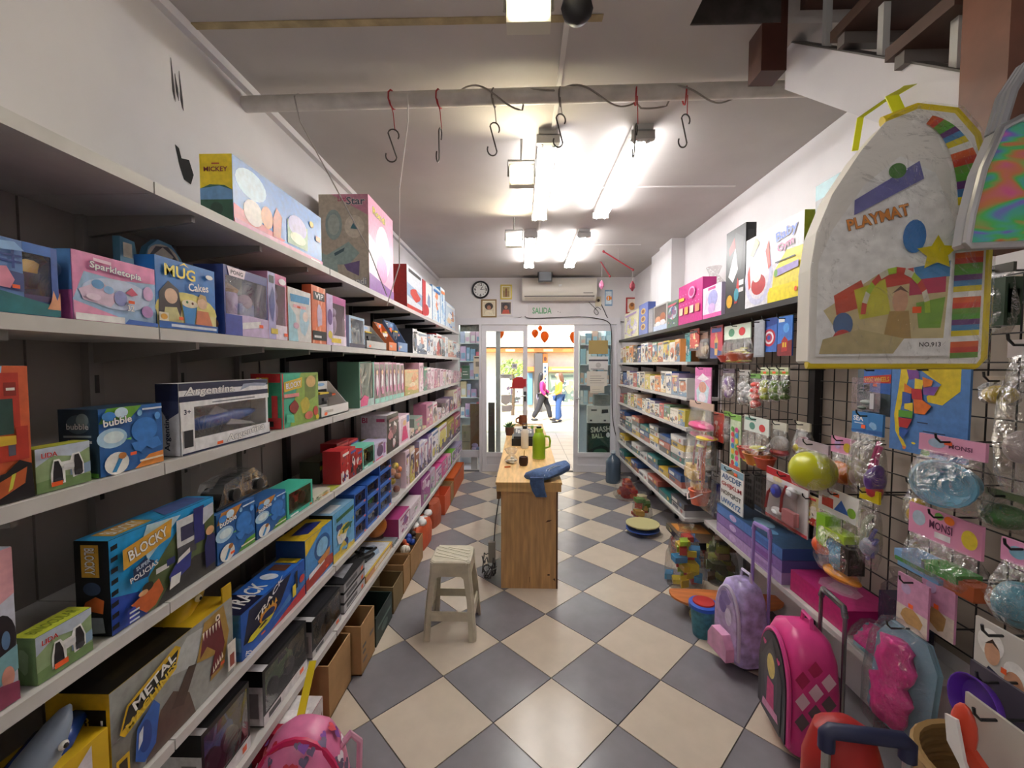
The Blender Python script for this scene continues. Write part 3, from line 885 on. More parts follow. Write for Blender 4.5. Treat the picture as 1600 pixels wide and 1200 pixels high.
# balloons
BAL = bpy.data.materials.new('balloon_rubber')
BAL.use_nodes = True
bt = BAL.node_tree
bp = bt.nodes['Principled BSDF']
bp.inputs['Base Color'].default_value = lin('EE8320')
bp.inputs['Roughness'].default_value = .25
tl = bt.nodes.new('ShaderNodeBsdfTranslucent')
tl.inputs[0].default_value = lin('F08A28')
mxs = bt.nodes.new('ShaderNodeMixShader')
mxs.inputs[0].default_value = .55
bt.links.new(bp.outputs[0], mxs.inputs[1])
bt.links.new(tl.outputs[0], mxs.inputs[2])
bt.links.new(mxs.outputs[0], bt.nodes['Material Output'].inputs[0])
for k, (px, py, r, sx) in enumerate(((836, 521, 5.5, 1.), (851, 526, 7.5, .9), (844, 513, 3.6, 1), (783, 520, 7, .7), (896, 527, 7.5, .8))):
    y = YB + .35
    z, s = bz(py, px, y), y / FPX
    T = thing('balloon', ['small orange balloon of the cluster over the doorway', 'largest orange balloon of the cluster over the doorway', 'smallest orange balloon on top of the doorway cluster', 'orange balloon seen through the sliding door pane', 'orange balloon half hidden by the open door edge'][k], 'balloon', (bx(px, py, y), y, z), 0, 'orange balloons at the entrance')
    MB().lathe([(.02, -1.15), (.3, -.95), (.75, -.5), (1, .1), (.9, .5), (.55, .88), (.05, 1)], None, BAL, 14, lambda a, b, c: (a * r * s * sx, b * r * s * sx, c * r * s * 1.15)).build('balloon_skin', T, smooth=True)
    MB().tube([(0, 0, r * s), (0, 0, 2.405 - z)], .002, M('2A2A2A', .7), 4).build('ribbon', T)
# street
SZ = -.25
MB().box((-14, GY, SZ - .1), (14, 26, SZ), M('CDBf9E', .8, noise=.12, scale=1.5)).build('street_ground', kind='structure')
OY = 17.0
def ox(px, y=OY):
    return Xof(px, y, 1.5)
def oz(py, y=OY):
    return Zof(py, 0, y)
fb = MB().box((-9, OY, SZ), (9, OY + .3, 8), M('C9BFAE', .8, noise=.06)).build('wall_opposite', kind='structure')
def shop(label, name, cat, px0, py0, px1, py1, c, d=.12, y=OY, items=None, rough=.6):
    x0, x1, z1, z0 = ox(px0, y), ox(px1, y), oz(py0, y), max(SZ, oz(py1, y))
    T = thing(name, label, cat, (x0, y - d - .004, z0))
    MB().box((0, 0, 0), (x1 - x0, d, z1 - z0), M(c, rough)).build('panel', T)
    if items:
        art(T, *face(x1 - x0, z1 - z0, d, 'front'), items, 'print')
shop('orange fascia band above the shops across the street', 'shop_fascia', 'sign', 700, 545, 940, 551, 'DE8A4A', .5, OY, [('r', .02 + i * .12, .2, .08 + i * .12, .85, ['F2C27A', 'F4E4B0', 'E9A05A', 'F6EBC8'][i % 4]) for i in range(8)])
shop('white canopy edge running above the opposite shopfronts', 'shop_canopy', 'canopy', 700, 538, 940, 543, 'EFEBE2', .8)
shop('orange lower signband beneath the white canopy', 'shop_fascia', 'sign', 824, 573, 834, 580, 'DE7A3A', .3)
shop('orange signband over the shop behind the walkers', 'shop_fascia', 'sign', 857, 573, 900, 580, 'E0A24A', .3, OY, [('r', .1, .3, .9, .6, 'F2D28A')])
shop('dark stone pillar between the shops across the street', 'stone_pillar', 'pillar', 834.5, 553, 846, 650, '4A4440', .9)
shop('narrow vertical white sign with orange head beside the pillar', 'vertical_sign', 'sign', 847.5, 553, 855, 610, 'F0ECE4', .3, OY, [('r', 0, .75, 1, 1, 'E58A3A'), ('e', .5, .86, .3, .06, '8A4A2A')] + [('r', .3, .1 + i * .1, .7, .15 + i * .1, '4A6A8A') for i in range(6)])
shop('blue shop door across the street', 'shop_door', 'door', 824, 583, 832, 632, '5E8AA8', .1)
shop('dark shop window full of goods behind the walkers', 'shop_window', 'window', 857, 583, 905, 632, '6A7A6E', .06, OY, autoart(31, ['8A9A86', '5A6A60', 'D9CBA8', 'E4A96A', 'F0E8D8', '4A5A5A'], 12), .3)
shop('shop window with dark display across the street', 'shop_window', 'window', 776, 575, 820, 632, '6A6460', .06, OY, autoart(32, ['8A8A86', '4A4A4A', 'C9BBA8', 'E4D9CA', '9AB0C0', '5A4A5A'], 12), .3)
T = thing('street_tree', 'small leafy street tree seen through the sliding door', 'tree', (ox(801, 15), 15, SZ))
MB().tube([(0, 0, 0), (.04, 0, .9), (0, 0, 1.6)], [.06, .05, .03], M('5A4432', .8), 7).build('trunk', T)
rg = random.Random(8)
lv = MB()
for k in range(260):
    a, b, r = rg.uniform(0, 6.28), rg.uniform(-1, 1), rg.uniform(.25, .55)
    c = Vector((r * math.cos(a) * math.sqrt(1 - b * b), r * math.sin(a) * math.sqrt(1 - b * b), 1.65 + r * b * .6))
    n = Vector((rg.uniform(-1, 1), rg.uniform(-1, 1), rg.uniform(-.3, 1))).normalized()
    u = n.orthogonal().normalized() * .07
    v = n.cross(u)
    lv.add([c - u, c + v * .5, c + u, c - v * .5], [(0, 1, 2, 3)], ['6E8A3A', '9AA84A', 'B8B45A'][k % 3])
lf = lv.build('foliage', T)
lf['kind'] = 'stuff'
# people
def skin(name, pts, edges, mat, parent, sub=1):
    me = bpy.data.meshes.new(name)
    me.from_pydata([p[:3] for p in pts], edges, [])
    o = obj(name, me, parent)
    me.materials.append(mat)
    o.modifiers.new('skin', 'SKIN').use_smooth_shade = True
    for v, p in zip(me.skin_vertices[0].data, pts):
        v.radius = (p[3], p[4] if len(p) > 4 else p[3])
        v.use_root = False
    me.skin_vertices[0].data[0].use_root = True
    sb = o.modifiers.new('sub', 'SUBSURF')
    sb.levels = sb.render_levels = sub
    return o
SK = M('C99A7C', .6)
def person(label, px, y, facing, stride, hair, hairlen, top, trou, extra=None):
    T = thing('person', label, 'person', (Xof(px, y, .6), y, SZ), facing, 'people walking past outside')
    a = stride
    j = [(0, 0, .84, .13, .1), (0, 0, 1.05, .105, .085), (0, 0, 1.2, .13, .09), (0, 0, 1.3, .05), (.0, -.01, 1.37, .05), (0, -.02, 1.46, .085, .095), (0, -.02, 1.53, .06),
         (.08, 0, .8, .085), (.09, -a * .5 - .02, .44, .06), (.09, -a * .8, .08, .038), (.09, -a * .8 - .14, .03, .03),
         (-.08, 0, .8, .085), (-.09, a * .35, .44, .06), (-.09, a, .1, .038), (-.09, a - .1, .03, .03),
         (.17, 0, 1.22, .05), (.21, -.02, .98, .04), (.19, -.2, .88, .03), (.18, -.27, .88, .028), (.17, -.33, .87, .012),
         (-.17, 0, 1.22, .05), (-.21, .02, .98, .04), (-.2, -.12, .82, .03), (-.2, -.17, .78, .028), (-.2, -.22, .75, .012), (0, -.13, 1.45, .015)]
    e = [(0, 1), (1, 2), (2, 3), (3, 4), (4, 5), (5, 6), (0, 7), (7, 8), (8, 9), (9, 10), (0, 11), (11, 12), (12, 13), (13, 14), (2, 15), (15, 16), (16, 17), (17, 18), (18, 19), (2, 20), (20, 21), (21, 22), (22, 23), (23, 24), (5, 25)]
    skin('body', j, e, SK, T, 2)
    g = lambda i, s: (*j[i][:3], j[i][3] * s + .012, (j[i][4] if len(j[i]) > 4 else j[i][3]) * s + .012)
    skin('trousers', [g(0, 1.1), g(7, 1.15), g(8, 1.3), (*j[9][:3], .085), g(11, 1.15), g(12, 1.3), (*j[13][:3], .085)], [(0, 1), (1, 2), (2, 3), (0, 4), (4, 5), (5, 6)], trou, T)
    skin('shirt', [(0, 0, .86, .145, .12), g(1, 1.12), g(2, 1.12), g(15, 1.15), g(16, 1.2), g(17, 1.2), g(20, 1.15), g(21, 1.2), g(22, 1.2)], [(0, 1), (1, 2), (2, 3), (3, 4), (4, 5), (2, 6), (6, 7), (7, 8)], top, T)
    skin('hair', [(0, .02, 1.54, .08), (0, .05, 1.46, .1), (0, .09, 1.46 - hairlen * .5, .1), (0, .13, 1.46 - hairlen, .05)], [(0, 1), (1, 2), (2, 3)], hair, T)
    for s_ in (-1, 1):
        MB().ell((s_ * .033, -.108, 1.475), .01, '1A1412', 6, 4).build('eye', T)
    for s_, i in ((1, 10), (-1, 14)):
        p = j[i]
        MB().ell((p[0], p[1] + .05, .045), (.045, .12, .045), '1C1A1C', 8, 6).build('shoe', T, smooth=True)
    if extra:
        skin('jacket', [(.0, .09, .92, .1), (0, .1, .75, .12), (0, .12, .62, .08)], [(0, 1), (1, 2)], extra, T)
    return T
person('person with long dark hair, magenta top and wide black trousers striding past', 848, 13.6, math.radians(80), .3, M('1B1718', .4), .62, M('B0246C', .6), M('232124', .8), M('8A8296', .8))
person('person in yellow cardigan and blue jeans standing on the street', 873, 13.2, math.radians(-75), .08, M('6A4630', .5), .28, M('C9962E', .7), M('2E4A78', .8))
# ============================================================ LEFT SHELVING
SZS = [1.98, 1.637, 1.31, .962, .61, .30]
S1, S2, S3, S4, S5, S6 = SZS
BOARD = M('C9C6C3', .5, noise=.06, scale=14)
BACKP = M('9A938E', .7, noise=.06, scale=5)
def shelving(label, ya, yb, xb, xf, zs, joints, ups, brk, brkcol, upcol, back=None, lip=.028, flip=False):
    s = -1 if xf > xb else 1
    T = thing('wall_shelving', label, 'shelving', (xb, ya, 0))
    for z in zs:
        js = [ya] + [j for j in joints if ya < j < yb] + [yb]
        for a, b in zip(js, js[1:]):
            o = MB().box((min(0, xf - xb), a - ya + .002, z - lip), (max(0, xf - xb), b - ya - .002, z), BOARD)
            o.build('shelf_board', T)
    if back:
        js = [ya] + [j for j in joints if ya < j < yb] + [yb]
        for a, b in zip(js, js[1:]):
            MB().box((-.012 * -s * 0, a - ya + .003, .02), (.012 if xf > xb else -.012, b - ya - .003, zs[0] - lip), back).build('back_panel', T)
    sg = 1 if xf > xb else -1
    for y in ups:
        u = MB().box((0, y - ya - .02, .0), (sg * .035, y - ya + .02, zs[0] - lip), upcol).build('upright', T)
        mb = MB()
        for k in range(12):
            mb.box((sg * .034, y - ya - .006, .12 + k * .15), (sg * .0358, y - ya + .006, .17 + k * .15), '1A1918')
        mb.build('slots', u)['kind'] = 'stuff'
        for z in zs:
            d = abs(xf - xb)
            MB().prism([(0, z - lip), (sg * d * .93, z - lip), (sg * d * .93, z - lip - .018), (0, z - lip - brk)], lambda a, b, t: (a, y - ya - .006 + t, b), .012, brkcol).build('bracket', T)
    return T
joints = [1.01, 1.93, 2.85, 3.77, 4.69, 5.6]
GB = M('8E8A86', .5)
shelving('white wall shelving with grey slotted uprights and matching brackets', -.3, 1.93, XL + .001, -.87, SZS, joints, [.25, .72, 1.16, 1.46, 1.78], .06, GB, GB, BACKP)
BK = M('1A1A1C', .4)
shelving('white wall shelving with black uprights running to the shopfront', 1.935, 5.9, XL + .001, -.87, SZS, joints, [2.12, 2.58, 2.98, 3.4, 3.9, 4.4, 4.9, 5.4], .05, BK, BK, BACKP)
for k, px in enumerate((97, 250)):
    z = 2.03
    y = Yof(px, XL + .002, z + .05)
    MB().box((0, -.022, 0), (.03, .022, .075), M('BEBCBA', .4, .3)).box((.03, -.006, .03), (.032, .006, .06), '3A3836').build('upright_cap', None, (XL + .001, y, S1 + .001), label=['grey upright end above the top shelf near the camera', 'grey upright end above the top shelf by the dark wall hole'][k], cat='bracket')

# ------------------------------------------------ top shelf
W_, K_ = 'F4F2F0', '15151A'
pack('l', 'long blue carton with a yellow and green end panel on the top shelf', 365, 503, 240, S1, .1, '2F78C8',
     front=[('r', 0, 0, 1, 1, '2F7BD0'), ('e', .16, .72, .14, .22, 'B9DAF2'), ('p', [(0, 0), (.35, 0), (.5, .12), (.2, .22), (0, .3)], 'D2465A'), ('e', .17, .3, .09, .2, 'EADFD8'), ('e', .3, .35, .06, .18, 'D98A4A'),
            ('p', [(.36, .1), (.44, .12), (.46, .5), (.4, .62), (.36, .4)], 'C8603A'), ('p', [(.52, .12), (.78, .14), (.78, .58), (.52, .55)], '6E9A7A'), ('e', .65, .5, .12, .2, 'B9B4E4'), ('e', .65, .28, .1, .1, 'DCE4C8'),
            ('e', .84, .72, .03, .06, 'E4C04A'), ('r', .9, .45, .97, .55, 'B0502A'), ('r', .0, 0, 1, .08, 'D98AB0'), ('r', .82, .02, .96, .05, W_)],
     end=[('r', 0, 0, 1, 1, 'E2C81E'), ('p', [(0, 0), (1, 0), (1, .48), (.75, .55), (.3, .56), (0, .5)], '2F5E4A'), ('p', [(0, .34), (1, .34), (1, .48), (.6, .54), (0, .5)], '6A9AC8'), ('t', 'MICKEY', .5, .78, .07, .74, '7A1F2E'), ('r', .38, .85, .62, .87, 'B0502A'), ('e', .5, .2, .2, .1, '24473A')])
pack('l', 'tall carton with a beige end and pink front on the top shelf', 577, 615, 303, S1, .285, 'B5A99A', name='toy_carton',
     front=[('r', 0, 0, 1, 1, 'E8A9C4'), ('p', [(0, 0), (.5, 0), (.4, .5), (0, .6)], 'F2D6E2'), ('e', .55, .5, .3, .3, 'F6ECF0'), ('e', .5, .3, .22, .16, 'D98AB8'), ('t', 'Rondi', .4, .88, .08, .5, 'F2E04A', 0, '3A6AB0'), ('p', [(0, 0), (1, 0), (1, .1), (0, .18)], '8A5AA0')],
     end=[('r', 0, 0, 1, 1, 'B9AD9C'), ('p', [(.25, 1), (1, 1), (1, .78), (.6, .9)], 'C98AA0'), ('t', 'Little', .5, .95, .05, .22, 'B04A6A'), ('t', 'Star', .75, .93, .08, .38, '5A5A6E', 0, 'EDE4DA'), ('e', .3, .68, .17, .16, '8EA09E'), ('e', .3, .68, .12, .11, 'A9B4AC'),
          ('e', .72, .66, .2, .12, 'D2C8B8'), ('p', [(.64, .64), (.7, .7), (.78, .63)], '4A7A86'), ('p', [(.15, .36), (.6, .5), (.82, .38), (.6, .26), (.25, .26)], '93A8A4'), ('p', [(.3, .38), (.52, .44), (.5, .4), (.32, .35)], '3E5A62'), ('p', [(.5, .26), (.82, .3), (.8, .14), (.56, .2)], '6E5A86'),
          ('p', [(0, 0), (.4, 0), (.36, .3), (0, .4)], '9DB0AA'), ('t', 'Rondi', .74, .085, .07, .42, 'E9E4D8', 0, '4A6A9A')])
pack('l', 'white carton with a red racing car and a dark red end', 636, 660, 412, S1, .13, '8A1E22', front=[('r', 0, 0, 1, 1, 'DCE2EA'), ('p', [(0, .3), (1, .2), (1, .5), (0, .6)], '9AB4D0'), ('p', blob(random.Random(2), .5, .4, .35, .16), 'C2382E'), ('r', .1, .86, .9, .94, '2A2A30'), ('r', 0, 0, 1, .1, 'C23A34')], end=[('r', 0, 0, 1, 1, '8A1E22')])
PALB = ['6FA6D8', 'DCE8F2', '3E78B8', 'F2F4F6', 'E48A5A', '9AC4E4']
pack('l', 'red and white slim carton beside the racing car carton', 661, 675, 436, S1, .12, 'C8323A', front=[('r', 0, 0, 1, 1, 'F0EEEE'), ('r', 0, 0, .3, 1, 'C8323A'), ('e', .35, .2, .3, .16, 'B82A30'), ('p', blob(random.Random(3), .65, .5, .2, .25), '8AA0C0')])
pack('l', 'light blue doll carton next to the red and white one', 676, 688, 444, S1, .12, '7FB2DE', front=autoart(11, PALB))
pack('l', 'narrow sky blue carton on the far top shelf', 688.5, 695, 448, S1, .1, '5E9AD0', front=autoart(12, PALB))
pack('l', 'white and blue carton at the far end of the top shelf', 696, 711, 470, S1, .16, 'E8ECF0', front=autoart(13, ['EEF0F2', 'C9D8E8', '2F6AB8', 'C98A5A', 'E4C9A8']), end=[('r', 0, 0, 1, 1, '3F7EC4'), ('r', .2, .55, .8, .65, 'E4D26A'), ('e', .5, .25, .3, .12, 'C9803A')])
# ------------------------------------------------ second shelf
T, w_, h, d = pack('l', 'blue window carton holding a dark police cap and badge set', -60, 94, 352, S2, .16, '2C4C8E', name='costume_box', win=(.60, .28, .92, .86), inside='2A2620',
     front=[('r', 0, 0, .60, 1, '5F86C4'), ('r', .92, .2, 1, 1, '3A5CA8'), ('r', .6, .86, .92, 1, '2F66B8'), ('r', .6, .2, .92, .28, '4A3F6A'), ('p', [(.0, .62), (.6, .55), (.6, .3), (0, .35)], '39477E'), ('p', [(.05, .55), (.42, .62), (.5, .45), (.45, .33), (.05, .36)], 'D98AA4'), ('r', .3, .68, .58, .71, '26428A'), ('r', .3, .76, .58, .79, '26428A'), ('r', .47, .6, .5, .85, '26428A'),
            ('p', [(0, 0), (1, 0), (1, .14), (0, .36)], '1B6E78'), ('p', [(.84, .1), (1, .1), (1, .36), (.96, .24), (.92, .38), (.89, .22)], 'E0A07A'), sticker(.5, .36, .05, .8), ('p', [(.06, .9), (.5, .96), (.6, .86), (.3, .82)], '8AB4E4')])
mb = MB().lathe([(.055, 0), (.06, .02), (.062, .03)], (w_ * .75, d * .5, h * .42), '1E1B18', 14).lathe([(.05, .03), (.075, .05), (.06, .072), (.01, .078)], (w_ * .75, d * .5, h * .42), '2A2622', 14)
mb.prism([(-.012, .0), (.012, 0), (.016, .018), (0, .026), (-.016, .018)], lambda u, v, t: (w_ * .75 + u, d * .5 - .066 - t, h * .42 + .024 + v), .003, M('C9A23A', .3, .6))
mb.build('police_cap', T, smooth=True)
pack('l', 'pink and pale blue craft carton with curved white lettering', 115, 245, 388, S2, .09, 'C86AA0', name='craft_box',
     front=[('r', 0, 0, 1, 1, '9FC0E4'), ('p', [(0, .3), (0, 1), (1, 1), (1, .74), (.5, .68), (.12, .72)], 'E08AB8'), ('p', [(.0, .28), (.5, .1), (.5, 0), (0, 0)], 'E79CC0'), ('e', .5, .45, .42, .24, 'C4D2EE'), ('p', [(.05, .45), (.3, .62), (.5, .4), (.4, .24), (.1, .3)], 'DCC4DC'), ('e', .26, .56, .07, .07, '5F9AD0'),
            ('e', .38, .5, .06, .06, '86B4E0'), ('e', .52, .4, .08, .12, '8A90C8'), ('p', [(.58, .5), (.66, .6), (.74, .5), (.66, .46)], 'C24A6A'), ('e', .88, .55, .07, .12, 'D9B0DC'), ('e', .86, .24, .08, .1, 'B48AC0'), ('e', .2, .36, .08, .05, 'E8D4E8'), ('r', 0, 0, .55, .1, 'F2F0F4'), ('p', [(.55, 0), (1, 0), (1, .06), (.6, .08)], '3F6AC0'),
            ('t', 'Sparkletopia', .47, .8, .13, .62, W_, -3, '6A4A9A'), ('p', [(.2, .89), (.4, .88), (.4, .93), (.2, .94)], 'F6D0E4'), ('t', '32', .62, .26, .1, .09, W_, 0, '5A5AA0'), sticker(.63, .36, .05, .8)],
     end=[('r', 0, 0, 1, 1, '5A8AC0'), ('r', 0, 0, 1, .42, 'D06AA4'), ('e', .5, .7, .3, .14, '8AB0D8')])
T = thing('display_card', 'light blue cardboard display with a round cake picture behind the cartons', 'display', (-1.08, Yof(188, -1.08, S2 + .2), S2 + .002), PI / 2)
w_ = Yof(298, -1.08, S2 + .2) - Yof(188, -1.08, S2 + .2)
MB().prism([(0, 0), (w_, 0), (w_, .185), (w_ * .9, .2), (w_ * .85, .24), (w_ * .7, .275), (w_ * .5, .28), (w_ * .36, .25), (w_ * .3, .21), (w_ * .2, .22), (w_ * .18, .25), (0, .255)], lambda u, v, t: (u, t, v), .02, M('6AA9CC', .5)).build('card', T)
art(T, w_, .28, lambda u, v, t: (u * w_, -t, v * .28), [('e', .58, .8, .24, .16, 'D8D4C4'), ('p', [(.36, .8), (.46, .92), (.64, .95), (.8, .82), (.74, .72), (.5, .72)], '2A2E3A'), ('p', [(.42, .82), (.56, .93), (.72, .86), (.66, .78), (.5, .8)], 'CFCBBE'), ('r', .03, .72, .14, .86, 'E8E4D0')])
pack('l', 'bright blue baking carton with two people and a cup', 245, 338, 397, S2, .05, '2372C0', name='baking_kit_box',
     front=[('r', 0, 0, 1, 1, '2372C0'), ('e', .5, .28, .52, .28, 'DDD27A'), ('r', 0, 0, 1, .26, 'DCD290'), ('p', [(.02, .1), (.04, .5), (.18, .68), (.34, .58), (.38, .3), (.34, .1)], '2B2422'), ('e', .22, .47, .1, .11, 'D9B79A'), ('p', [(.08, .1), (.12, .3), (.3, .32), (.38, .1)], 'C9C48A'), ('e', .74, .45, .09, .1, 'E0BC98'), ('p', [(.65, .48), (.7, .58), (.8, .57), (.83, .47), (.75, .52)], 'C9A86A'),
            ('p', [(.6, .1), (.64, .32), (.84, .32), (.92, .1)], 'C9764A'), ('p', [(.38, .4), (.64, .4), (.58, .1), (.42, .1)], '2E86C8'), ('e', .51, .4, .14, .06, 'E8DCC0'), ('e', .46, .42, .02, .02, '3A7A4A'), ('e', .55, .41, .02, .02, '6A3A2A'), ('t', 'MUG', .36, .83, .17, .5, 'F2DE5A'), ('p', [(.34, .93), (.42, .99), (.5, .93), (.42, .96)], 'F2DE5A'), ('t', 'Cakes', .66, .67, .12, .36, W_, 6), ('e', .86, .87, .07, .035, 'F0F0F0'),
            ('r', 0, 0, 1, .1, '1B5AA8'), ('r', .18, .03, .97, .07, 'D8E4F0'), ('r', .0, .1, .14, .22, 'EDE6D0'), ('e', .07, .16, .05, .04, 'D9A23A'), sticker(.33, .16, .045, .8)])
PKW = ['D9A9C8', 'F0DCE8', '9A86C0', 'C8548E', 'EFE6F0', '6E6AA8', 'E8B0D0']
T, w_, h, d = pack('l', 'open-window pink carton with a lilac jewellery toy', 352, 420, 412, S2, .09, '4A4A8A', name='toy_window_box', win=(.03, .3, .97, .86), inside='5A5458',
     front=[('p', [(0, 0), (1, 0), (1, .3), (.5, .32), (0, .3)], 'CDB9DC'), ('r', 0, .0, .36, .3, '3F4CA0'), ('p', [(.36, .1), (.8, .16), (.8, .26), (.36, .2)], 'F0EEF6'), ('p', [(.1, .86), (.42, .86), (.46, .99), (.06, .99)], 'F2DCE8'), ('t', 'PONG', .26, .92, .06, .26, '3A2A3A', 0), sticker(.8, .18, .05, 1)], end=[('r', 0, 0, 1, 1, '3A4A86'), ('e', .5, .15, .3, .1, 'C98A5A')])
mb = MB().lathe([(.03, 0), (.034, .06), (.03, .07)], (w_ * .26, d * .4, h * .3), 'C9A4DC', 12).lathe([(.032, .07), (.036, .08), (.01, .1)], (w_ * .26, d * .4, h * .3), 'D9A05A', 12)
mb.box((w_ * .5, d * .3, h * .3), (w_ * .85, d * .7, h * .52), 'B0B4E0').ell((w_ * .68, d * .4, h * .56), (.03, .02, .025), 'E9C4DC', 10, 6)
mb.build('toy', T, smooth=True)
T, w_, h, d = pack('l', 'pink window carton with a purple plush pony figure', 420, 449, 423, S2, .08, 'E2A0C0', name='toy_window_box', win=(.38, .22, .95, .84), inside='A89A3A',
     front=[('r', 0, 0, .38, 1, 'B6B0DC'), ('r', .38, .84, 1, 1, 'C8548E'), ('r', .38, 0, 1, .22, 'E9DCEA'), ('r', .05, .84, .3, .95, K_), ('p', blob(random.Random(5), .2, .5, .14, .28), '5A5E9A'), ('r', .1, .08, .45, .16, 'D9C24A'), ('e', .75, .9, .2, .05, 'F2EAF2'), sticker(.9, .08, .05, 2)])
MB().ell((w_ * .66, d * .4, h * .45), (.025, .02, .05), 'D6A4DA', 10, 7).ell((w_ * .6, d * .35, h * .68), (.022, .02, .025), 'C890D0', 10, 6).ell((w_ * .72, d * .4, h * .74), (.02, .012, .025), '8A3A8A', 8, 6).build('pony_figure', T, smooth=True)
pack('l', 'peach and light blue carton with wavy blue lettering', 451, 487, 447, S2, .05, 'E0A692', name='craft_box', front=[('r', 0, 0, 1, 1, 'D9D6D4'), ('p', [(0, 0), (.4, 0), (.3, .5), (0, .7)], '9FCAD8'), ('p', blob(random.Random(6), .65, .4, .25, .3), 'A9C8D8'), ('e', .72, .5, .12, .1, 'E8D4CC'), ('p', [(.1, .74), (.9, .76), (.92, .9), (.08, .88)], '3F8EC0'), ('r', .2, .64, .75, .7, 'E9B0B8'), ('e', .3, .3, .12, .06, 'C8A4B8'), sticker(.42, .66, .035, 2)], end=[('r', 0, 0, 1, 1, 'E0A08A')])
pack('l', 'orange ray-patterned carton with a doll picture', 488, 510, 444, S2, .04, 'E0714A', name='doll_box', front=[('r', 0, 0, 1, 1, 'E07A54')] + [('p', [(.5, .5), (.5 + .7 * math.cos(a), min(1, max(0, .5 + .7 * math.sin(a)))), (.5 + .7 * math.cos(a + .2), min(1, max(0, .5 + .7 * math.sin(a + .2))))], 'F0B090') for a in [i * .785 for i in range(8)] if abs(.7 * math.cos(a)) < .5 and abs(.7 * math.cos(a + .2)) < .5] + [('p', blob(random.Random(7), .5, .5, .25, .24), 'C9B4CC'), ('r', .1, .76, .9, .9, '1F1A1C'), ('t', 'VIP', .5, .83, .1, .6, W_), ('r', 0, .06, 1, .22, '18181C'), ('r', .1, .1, .6, .14, 'E9E4E4')])
T, w_, h, d = pack('l', 'purple window carton with a yellow-backed pony figure', 511, 541, 458, S2, .08, 'D8A4C8', name='toy_window_box', win=(.3, .2, .95, .85), inside='B8A43E', front=[('r', 0, 0, .3, 1, 'C8B4DC'), ('r', .3, .85, 1, 1, 'B85A98'), ('r', .3, 0, 1, .2, 'E4D6E4'), ('e', .15, .55, .12, .16, '6A4A86'), ('e', .15, .2, .1, .08, 'D9C24A'), ('r', .2, .05, .7, .14, 'E0C23A')])
MB().ell((w_ * .6, d * .4, h * .44), (.03, .02, .055), 'DCB4E0', 10, 7).ell((w_ * .55, d * .35, h * .68), (.024, .02, .025), 'CFA0DA', 10, 6).build('pony_figure', T, smooth=True)
def wedge(label, px0, px1, pyt, z, c, gun, accent):
    xf = -.885
    y0, y1 = Yof(px0, xf, z), Yof(px1, xf, z)
    h = Zof(pyt, xf - .1, y0) - z
    T = thing('toy_blaster_box', label, 'toy box', (xf, y0, z + .002), PI / 2)
    w_ = y1 - y0 - .003
    MB().prism([(0, 0), (.11, 0), (.11, h), (.1, h), (.012, h * .32), (0, h * .3)], lambda u, v, t: (t, u, v), .003, c).prism([(0, 0), (.11, 0), (.11, h), (.1, h), (.012, h * .32), (0, h * .3)], lambda u, v, t: (w_ - t, u, v), .003, c).box((0, 0, 0), (w_, .003, h * .3), c).box((0, .105, 0), (w_, .11, h), c).box((0, 0, 0), (w_, .11, .004), c).build('carton', T)
    art(T, w_, h, lambda u, v, t: (u * w_, .105 - t, v * h), [('r', .05, .25, .95, .75, '1A1A1E'), ('r', .05, .8, .45, .97, '22222A'), ('t', 'X SHOT', .26, .885, .1, .34, W_), ('e', .75, .9, .12, .05, '8AB4DC')], 'back_print')
    art(T, w_, h, lambda u, v, t: (u * w_, -t, v * h), [('r', .1, .12, .4, .2, 'B9B4AE'), ('e', .15, .1, .05, .05, PRICE)], 'front_print')
    m = MB().box((w_ * .2, .05, h * .52), (w_ * .75, .08, h * .64), gun).box((w_ * .25, .05, h * .36), (w_ * .38, .08, h * .52), gun).box((w_ * .72, .055, h * .55), (w_ * .92, .075, h * .61), accent).box((w_ * .3, .045, h * .64), (w_ * .6, .085, h * .69), 'E0C23A').box((w_ * .48, .052, h * .42), (w_ * .62, .078, h * .52), '4A4A50')
    m.build('toy_blaster', T)
    MB().box((w_ * .04, .06, h * .55), (w_ * .22, .1, h * .76), PRICE).build('price_star', T)
wedge('grey open-front carton with a dark toy blaster on the second shelf', 573, 604, 502, S2, 'BDBBB9', '2A2A2E', '4A4A4E')
wedge('small wedge carton with an orange panel holding a blaster', 608, 620, 503, S2, 'D97A4A', 'E9E4E0', 'E0602A')
wedge('small wedge carton with a blue panel holding a blaster', 622, 637, 500, S2, '6A86B0', '2E3A5A', 'E0702A')
T, w_, h, d = pack('l', 'clear blister carton with a pale blue doll figure', 546, 570, 492, S2, .07, 'A9C4DC', name='toy_window_box', win=(.1, .12, .95, .92), inside='4A4A66', front=[('r', 0, 0, 1, .12, '3A3550')])
doll(MB(), (w_ * .5, d * .5, h * .14), h * .7, 'A9C8E8', 'D8E4F4').build('doll', T, smooth=True)
fc = [('645', '2A2A2E', 'black', 513), ('652', '8A9AB0', 'silver-blue', 517), ('667', '7A90B4', 'steel blue', 524), ('672', 'D9DDE2', 'white', 523), ('677', 'B9C0CC', 'pale grey', 522), ('682', 'B02A30', 'red', 521), ('690', '9AA4AC', 'grey', 524), ('695', 'C9D4E0', 'ice blue', 526), ('700', 'DCD2C0', 'cream', 530), ('707', 'C4D4DC', 'pale blue', 532), ('713', 'E4E0D8', 'ivory', 536)]
for k, (px, c, n, py) in enumerate(fc):
    nx = float(fc[k + 1][0]) if k < len(fc) - 1 else 719
    pack('l', n + ' slim carton, ' + ORD[k] + ' after the blaster cartons on the second shelf', float(px), nx, py, S2, .12, c, group='slim cartons on the second shelf', front=autoart(40 + k, [c, 'E8E8EA', c, '4A5A7A', 'C98A7A', '2A2A34'], 5))
